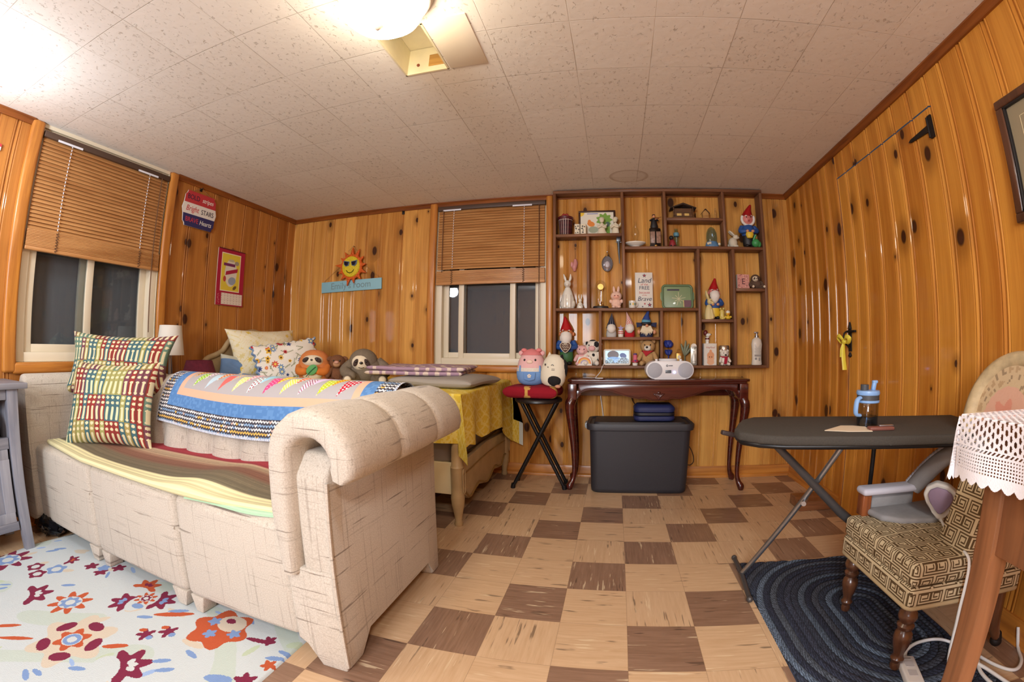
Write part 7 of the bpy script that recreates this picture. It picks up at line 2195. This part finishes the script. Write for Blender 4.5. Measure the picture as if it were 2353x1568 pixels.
# ------------------------------------------------------------------ wooden blinds
def blind(label, place, w, zt, zb, lean_, cords, wand_u, root_loc, open_to):
    t = thing('window_blind', label, 'window blind', root_loc)
    def P(u, d, z):
        p = place(u, d, z)
        return (p[0] - root_loc[0], p[1] - root_loc[1], p[2] - root_loc[2])
    def bx_(b, u0, u1, d0, d1, z0, z1, bev=0.0):
        a, c = Vector(P(u0, d0, z0)), Vector(P(u1, d1, z1))
        s = c - a
        b.box((a + c) / 2, (abs(s.x), abs(s.y), abs(s.z)), bev)
    b = B()
    bx_(b, 0, w, -0.015, 0.030, zt, zt + 0.035, 0.003)
    b.done('headrail', mat('dark_brown_headrail', (78, 58, 46), 0.5), t)
    b = B()
    n = int((zt - 0.006 - open_to) / 0.0205)
    for k in range(n):
        z = zt - 0.012 - k * 0.0205
        q = [P(u, d, zz) for u, d, zz in ((0.006, -0.0055, z - 0.013), (w - 0.006, -0.0055, z - 0.013), (w - 0.006, 0.0055, z + 0.013), (0.006, 0.0055, z + 0.013))]
        q2 = [P(u, d + 0.0022, zz + 0.001) for u, d, zz in ((0.006, -0.0055, z - 0.013), (w - 0.006, -0.0055, z - 0.013), (w - 0.006, 0.0055, z + 0.013), (0.006, 0.0055, z + 0.013))]
        b.rings([q, q2])
    b.done('slats', BLINDW, t)
    b = B()
    z = open_to
    k = 0
    while z > zb + 0.022:
        bx_(b, 0.004, w - 0.004, -0.014, 0.012, z - 0.0075, z - 0.001, 0.001)
        z -= 0.0078
        k += 1
    b.done('stacked_slats', BLINDW, t)
    b = B()
    bx_(b, 0.002, w - 0.002, -0.015, 0.014, zb, zb + 0.020, 0.004)
    b.done('bottom_rail', BLINDW, t)
    for u in cords:
        b = B()  # white dashes along the cords, coloured as outside light through the holes
        z = zt
        while z > open_to + 0.02:
            b.cone(P(u, -0.0095, z), P(u, -0.0095, z - 0.012), 0.0026, n=6)
            z -= 0.0205
        b.done('cord_hole_light', mat('painted_light_white', (226, 228, 236), 0.5), t)
        pts = []
        for q in range(22):
            pts.append(P(u + 0.008 * math.sin(q * 2.1), -0.018 - 0.003 * math.cos(q * 1.7), open_to + 0.005 - (open_to - zb) * q / 21.0))
        B().tube(pts, 0.002, 6, smooth=2).done('slack_cord', mat('brown_blind_cord', (104, 72, 48), 0.8), t)
    for uu, ln, mm in wand_u:
        B().tube([P(uu, -0.018, zt), P(uu + 0.004, -0.022, zt - ln)], 0.003, 8).done('pull_cord', mat('brown_blind_cord', (104, 72, 48), 0.8), t)
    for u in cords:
        b = B()  # white strips standing in for a bright gap of light at the headrail
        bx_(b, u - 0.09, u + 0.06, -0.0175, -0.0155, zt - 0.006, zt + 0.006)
        b.done('light_gap_strip', mat('painted_light_white', (226, 228, 236), 0.5), t)
    return t
BLINDW = woodgrain('basswood_blind', (208, 154, 96), (176, 120, 68), 0, 0.45, 0.15)
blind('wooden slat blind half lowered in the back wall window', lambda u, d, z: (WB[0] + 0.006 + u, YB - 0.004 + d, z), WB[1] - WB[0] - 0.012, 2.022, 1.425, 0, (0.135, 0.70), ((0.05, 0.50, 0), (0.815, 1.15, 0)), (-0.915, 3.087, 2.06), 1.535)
BLINDW = woodgrain('basswood_blind_side', (208, 154, 96), (176, 120, 68), 1, 0.45, 0.15)
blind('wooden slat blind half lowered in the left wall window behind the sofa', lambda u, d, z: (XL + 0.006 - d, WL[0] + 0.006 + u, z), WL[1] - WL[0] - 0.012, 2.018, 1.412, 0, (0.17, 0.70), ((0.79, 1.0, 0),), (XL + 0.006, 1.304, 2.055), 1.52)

# ------------------------------------------------------------------ things on the walls
fs = thing('hanging_sign', 'red, white and blue wooden sign reading BOLD stripes Bright STARS BRAVE Hearts', 'sign', (XL + 0.016, 2.012, 1.885), 90)
out_ = [(-0.118, 0.126), (0.118, 0.126), (0.122, 0.108), (0.136, 0.094), (0.140, 0.040), (0.152, 0.0), (0.140, -0.040), (0.136, -0.094), (0.122, -0.108), (0.118, -0.126), (-0.118, -0.126), (-0.122, -0.108), (-0.136, -0.094), (-0.140, -0.040), (-0.152, 0.0), (-0.140, 0.040), (-0.136, 0.094), (-0.122, 0.108)]
B().prism(out_, 'y', -0.004, 0.004, 0.001).done('board', mat('sign_white', (224, 218, 208), 0.6), fs)
B().prism([p for p in out_ if p[1] > 0.039], 'y', -0.0055, -0.0035).done('red_band', mat('sign_red', (184, 50, 56), 0.6), fs)
B().prism([p for p in out_ if p[1] < -0.039], 'y', -0.0055, -0.0035).done('blue_band', mat('sign_blue', (46, 42, 92), 0.6), fs)
SNV, SRD, SWH = mat('sign_navy_letters', (36, 34, 62), 0.6), mat('sign_red_letters', (196, 60, 72), 0.6), mat('sign_white_letters', (232, 228, 216), 0.6)
for body, x, z, sz, m_, shr in (('BOLD', -0.066, 0.082, 0.050, SNV, 0), ('stripes', 0.062, 0.082, 0.046, SWH, 0.25), ('Bright', -0.066, 0.0, 0.056, SRD, 0.25), ('STARS', 0.070, -0.004, 0.050, SNV, 0), ('BRAVE', -0.060, -0.080, 0.048, SRD, 0), ('Hearts', 0.060, -0.082, 0.048, SWH, 0.25)):
    text(body, sz, m_, fs, (x, -0.0062 if abs(z) > 0.03 else -0.0047, z), shear=shr, sx=0.82)
B().tube([(-0.085, 0.0, 0.124), (0.0, 0.006, 0.172), (0.085, 0.0, 0.124)], 0.0016, 6).done('twine', mat('jute_twine', (150, 112, 70), 0.9), fs)
hk = thing('wall_hook', 'small dark hook holding the red, white and blue sign', 'hook', (XL + 0.003, 2.012, 2.050), 90)
B().box((0, 0.002, 0.0), (0.022, 0.006, 0.03), 0.002).tube([(0, -0.002, 0.006), (0, -0.016, 0.002), (0, -0.016, 0.012)], 0.003, 8, smooth=3).done('hook_body', IRONBLK, hk)
hk2 = thing('wall_hook', 'small dark hook under the ceiling trim left of the back window', 'hook', (-1.665, YB - 0.004, 2.045))
B().box((0, 0.0, 0.0), (0.022, 0.006, 0.03), 0.002).tube([(0, -0.002, 0.006), (0, -0.016, 0.002), (0, -0.016, 0.012)], 0.003, 8, smooth=3).done('hook_body', IRONBLK, hk2)

ss = thing('small_sign', 'small red and white sign on the bright pine boards left of the left window', 'sign', (XL + 0.010, 0.635, 1.886), 90)
B().prism([(-0.045, 0.03), (0.042, 0.016), (0.042, -0.016), (-0.045, -0.03)], 'y', -0.004, 0.004, 0.001).done('board', mat('sign_white', (224, 218, 208), 0.6), ss)
B().prism([(-0.045, 0.03), (0.042, 0.016), (0.042, 0.002), (-0.045, 0.006)], 'y', -0.0055, -0.0035).done('red_band', mat('sign_red', (184, 50, 56), 0.6), ss)
ca = thing('wall_calendar', 'red wall calendar with yellow picture and white date grid', 'calendar', (XL + 0.012, 2.366, 1.456), 90)
def cal_col(u, v):
    x, y = u * 0.270, v * 0.426
    p = Paint(x, y, (168, 32, 60))
    p.rect(0.036, 0.228, 0.108, 0.398, (236, 228, 196)).rect(0.042, 0.222, 0.114, 0.392, (222, 198, 66))
    p.ell(0.134, 0.250, 0.060, 0.105, 0, (220, 212, 196))
    p.rect(0.060, 0.175, 0.300, 0.322, (116, 44, 92))
    p.poly([(0.082, 0.228), (0.200, 0.262), (0.204, 0.292), (0.086, 0.258)], (168, 36, 66))
    p.ell(0.150, 0.190, 0.038, 0.030, 15, (150, 160, 176)).ell(0.190, 0.330, 0.022, 0.016, 0, (160, 150, 130)).ell(0.180, 0.140, 0.022, 0.012, 40, (110, 84, 50)).ell(0.076, 0.200, 0.014, 0.022, 0, (186, 70, 60))
    p.ell(0.134, 0.345, 0.030, 0.010, 0, (190, 182, 150))
    p.rect(0.052, 0.262, 0.008, 0.094, (228, 216, 200))
    gx, gy = np.mod(x - 0.052, 0.030), np.mod(y - 0.008, 0.0172)
    inside = (x > 0.052) & (x < 0.262) & (y > 0.008) & (y < 0.094)
    p.fill(inside & ((gx < 0.0016) | (gy < 0.0014)), (206, 182, 166))
    p.fill(inside & (gx > 0.004) & (gx < 0.009) & (gy > 0.010) & (gy < 0.014), (120, 84, 84))
    m = (x > 0.014) & (x < 0.034) & (y > 0.012) & (y < 0.085)
    p.fill(m & (hashn(np.floor(x * 260), np.floor(y * 260)) > 0.7), (212, 132, 136))
    return p.c
B().box((0.0, 0.003, 0.0), (0.272, 0.006, 0.428), 0.0015).done('pages', mat('page_edges', (210, 196, 176), 0.7), ca)
sheet('printed_page', lambda u, v: ((u - 0.5) * 0.271, -0.0006 - 0.003 * np.clip(0.2 - v, 0, 1), (v - 0.5) * 0.427), cal_col, 136, 214, ca, painted('printed_paper', 0.6, 0))
B().tube([(-0.13, -0.002, 0.214), (0.13, -0.002, 0.214)], 0.004, 8).tube([(-0.012, -0.003, 0.216), (0, -0.004, 0.228), (0.012, -0.003, 0.216)], 0.002, 6, smooth=3).done('hanger', mat('dark_red_binding', (96, 30, 36), 0.5), ca)

sn = thing('sun_ornament', 'smiling yellow sun ornament with orange rays and sunglasses on the back wall', 'wall ornament', (-2.122, YB - 0.030, 1.612))
TIN = mat('orange_tinsel', (214, 96, 26), 0.4, 0.2, noise=0.35, nscale=120, bump=0.9)
for k in range(13):
    a = 2 * math.pi * k / 13 + math.pi / 2
    R1 = 0.150 if k % 3 == 0 else 0.132
    pts = [(math.cos(a - 0.24) * 0.082, math.sin(a - 0.24) * 0.082), (math.cos(a) * R1 + 0.006 * math.cos(k * 3), math.sin(a) * R1), (math.cos(a + 0.24) * 0.082, math.sin(a + 0.24) * 0.082)]
    B().prism(pts, 'y', -0.010, 0.006, 0.003).done('ray', TIN, sn)
B().lathe([(0, -0.006), (0.092, -0.006), (0.098, 0.002), (0.094, 0.010), (0, 0.014)], n=40, rot=(90, 0, 0)).done('ray_ring', TIN, sn)
B().lathe([(0, 0.0), (0.080, 0.010), (0.076, 0.018), (0, 0.022)], n=40, rot=(90, 0, 0)).done('face', mat('yellow_tinsel', (222, 198, 40), 0.4, 0.1, noise=0.2, nscale=120, bump=0.8), sn)
for s in (-1, 1):
    g = B().prism([(s * 0.006, 0.036), (s * 0.060, 0.046), (s * 0.058, 0.016), (s * 0.040, 0.000), (s * 0.014, 0.006)], 'y', -0.027, -0.020, 0.002).done('sunglass_rim', mat('blue_grey_rim', (92, 116, 140), 0.4), sn)
    B().prism([(s * 0.012, 0.033), (s * 0.054, 0.039), (s * 0.052, 0.018), (s * 0.038, 0.006), (s * 0.018, 0.010)], 'y', -0.0285, -0.026, 0.001).done('dark_lens', mat('dark_lens', (22, 20, 40), 0.2), g)
B().tube([(-0.036, -0.022, -0.028), (-0.018, -0.024, -0.044), (0.0, -0.025, -0.048), (0.018, -0.024, -0.043), (0.034, -0.022, -0.024)], 0.0025, 8, smooth=4).done('smile', EYE, sn)
B().tube([(-0.04, 0.0, 0.120), (0.0, 0.010, 0.160), (0.04, 0.0, 0.120)], 0.0014, 6).cone((0, 0.028, 0.160), (0, 0.004, 0.160), 0.003).done('hanging_thread', mat('jute_twine', (150, 112, 70), 0.9), sn)
sn.scale = (1.12, 1.0, 1.12)
em = thing('name_sign', "light blue board reading Emily's room behind the sun ornament", 'sign', (-2.136, YB - 0.012, 1.456), 0, ry=-1.3)
B().box((0, 0, 0), (0.612, 0.010, 0.092), 0.001).done('board', mat('powder_blue_paint', (142, 192, 204), 0.6), em)
text("Emily's room", 0.078, mat('grey_sign_letters', (120, 146, 150), 0.6), em, (0.0, -0.0054, 0.002), sx=1.0)
B().tube([(-0.29, 0.0, 0.046), (0.01, 0.007, 0.262), (0.29, 0.0, 0.046)], 0.0014, 6).done('cord', mat('jute_twine', (150, 112, 70), 0.9), em)

rbn = thing('ribbon', 'yellow ribbon tied around the black latch of the panelled door', 'ribbon', (XR - 0.050, 2.268, 0.975), -90)
YRB = mat('yellow_satin', (232, 214, 70), 0.45)
B().ell((0, 0, 0), (0.018, 0.014, 0.016)).done('knot', YRB, rbn)
for s, dz_ in ((-1, 0.010), (1, 0.004)):
    B().tube([(0, 0, 0), (s * 0.035, -0.012, 0.022 + dz_), (s * 0.065, -0.006, 0.012 + dz_), (s * 0.035, 0.004, -0.012), (0, 0, 0)], [0.006, 0.011, 0.012, 0.009, 0.006], 8, smooth=4, sx=0.35).done('bow_loop', YRB, rbn)
for x1, z1 in ((0.020, -0.155), (-0.012, -0.085)):
    B().tube([(0, -0.004, -0.01), (x1 * 0.4, -0.010, z1 * 0.5), (x1, -0.008, z1)], [0.007, 0.013, 0.014], 8, smooth=4, sx=0.25).done('tail', YRB, rbn)

pf = thing('framed_picture', 'brown framed picture with grey mat on the right wall', 'picture', (XR - 0.014, 0.80, 1.535), -90)
FRW = woodgrain('walnut_picture_frame', (96, 58, 38), (58, 34, 22), 2, 0.3, 0.4)
B().box((0, 0.006, 0), (0.58, 0.008, 0.40)).done('mat_board', mat('grey_mat_board', (146, 132, 104), 0.8), pf)
fr = B()
for c, s in (((0, 0, 0.194), (0.61, 0.024, 0.032)), ((0, 0, -0.194), (0.61, 0.024, 0.032)), ((-0.289, 0, 0), (0.032, 0.024, 0.36)), ((0.289, 0, 0), (0.032, 0.024, 0.36))):
    fr.box(c, s, 0.006, seg=3)
fr.done('frame', FRW, pf)
ln_ = B()
for c, s in (((0, -0.004, 0.174), (0.55, 0.012, 0.008)), ((0, -0.004, -0.174), (0.55, 0.012, 0.008)), ((-0.269, -0.004, 0), (0.008, 0.012, 0.35)), ((0.269, -0.004, 0), (0.008, 0.012, 0.35))):
    ln_.box(c, s, 0.001)
ln_.done('dark_inner_lip', DARK, pf)
gl_ = B()
for e, w_ in ((0.045, 0.0016), (0.062, 0.003)):
    for c, s in (((0, 0.0015, 0.17 - e), (0.53 - 2 * e, 0.001, w_)), ((0, 0.0015, -0.17 + e), (0.53 - 2 * e, 0.001, w_)), ((-0.265 + e, 0.0015, 0), (w_, 0.001, 0.34 - 2 * e)), ((0.265 - e, 0.0015, 0), (w_, 0.001, 0.34 - 2 * e))):
        gl_.box(c, s)
gl_.done('mat_lines', mat('cream_mat_line', (222, 206, 164), 0.7), pf)
sheet('print', lambda u, v: ((u - 0.5) * 0.38, 0.0015 + 0 * u, (v - 0.5) * 0.19), lambda u, v: np.where((np.sin(u * 17 + v * 9) * np.sin(v * 21) > 0.2)[:, None], (120, 128, 100), (176, 160, 124)), 60, 40, pf, painted('printed_paper', 0.6, 0))
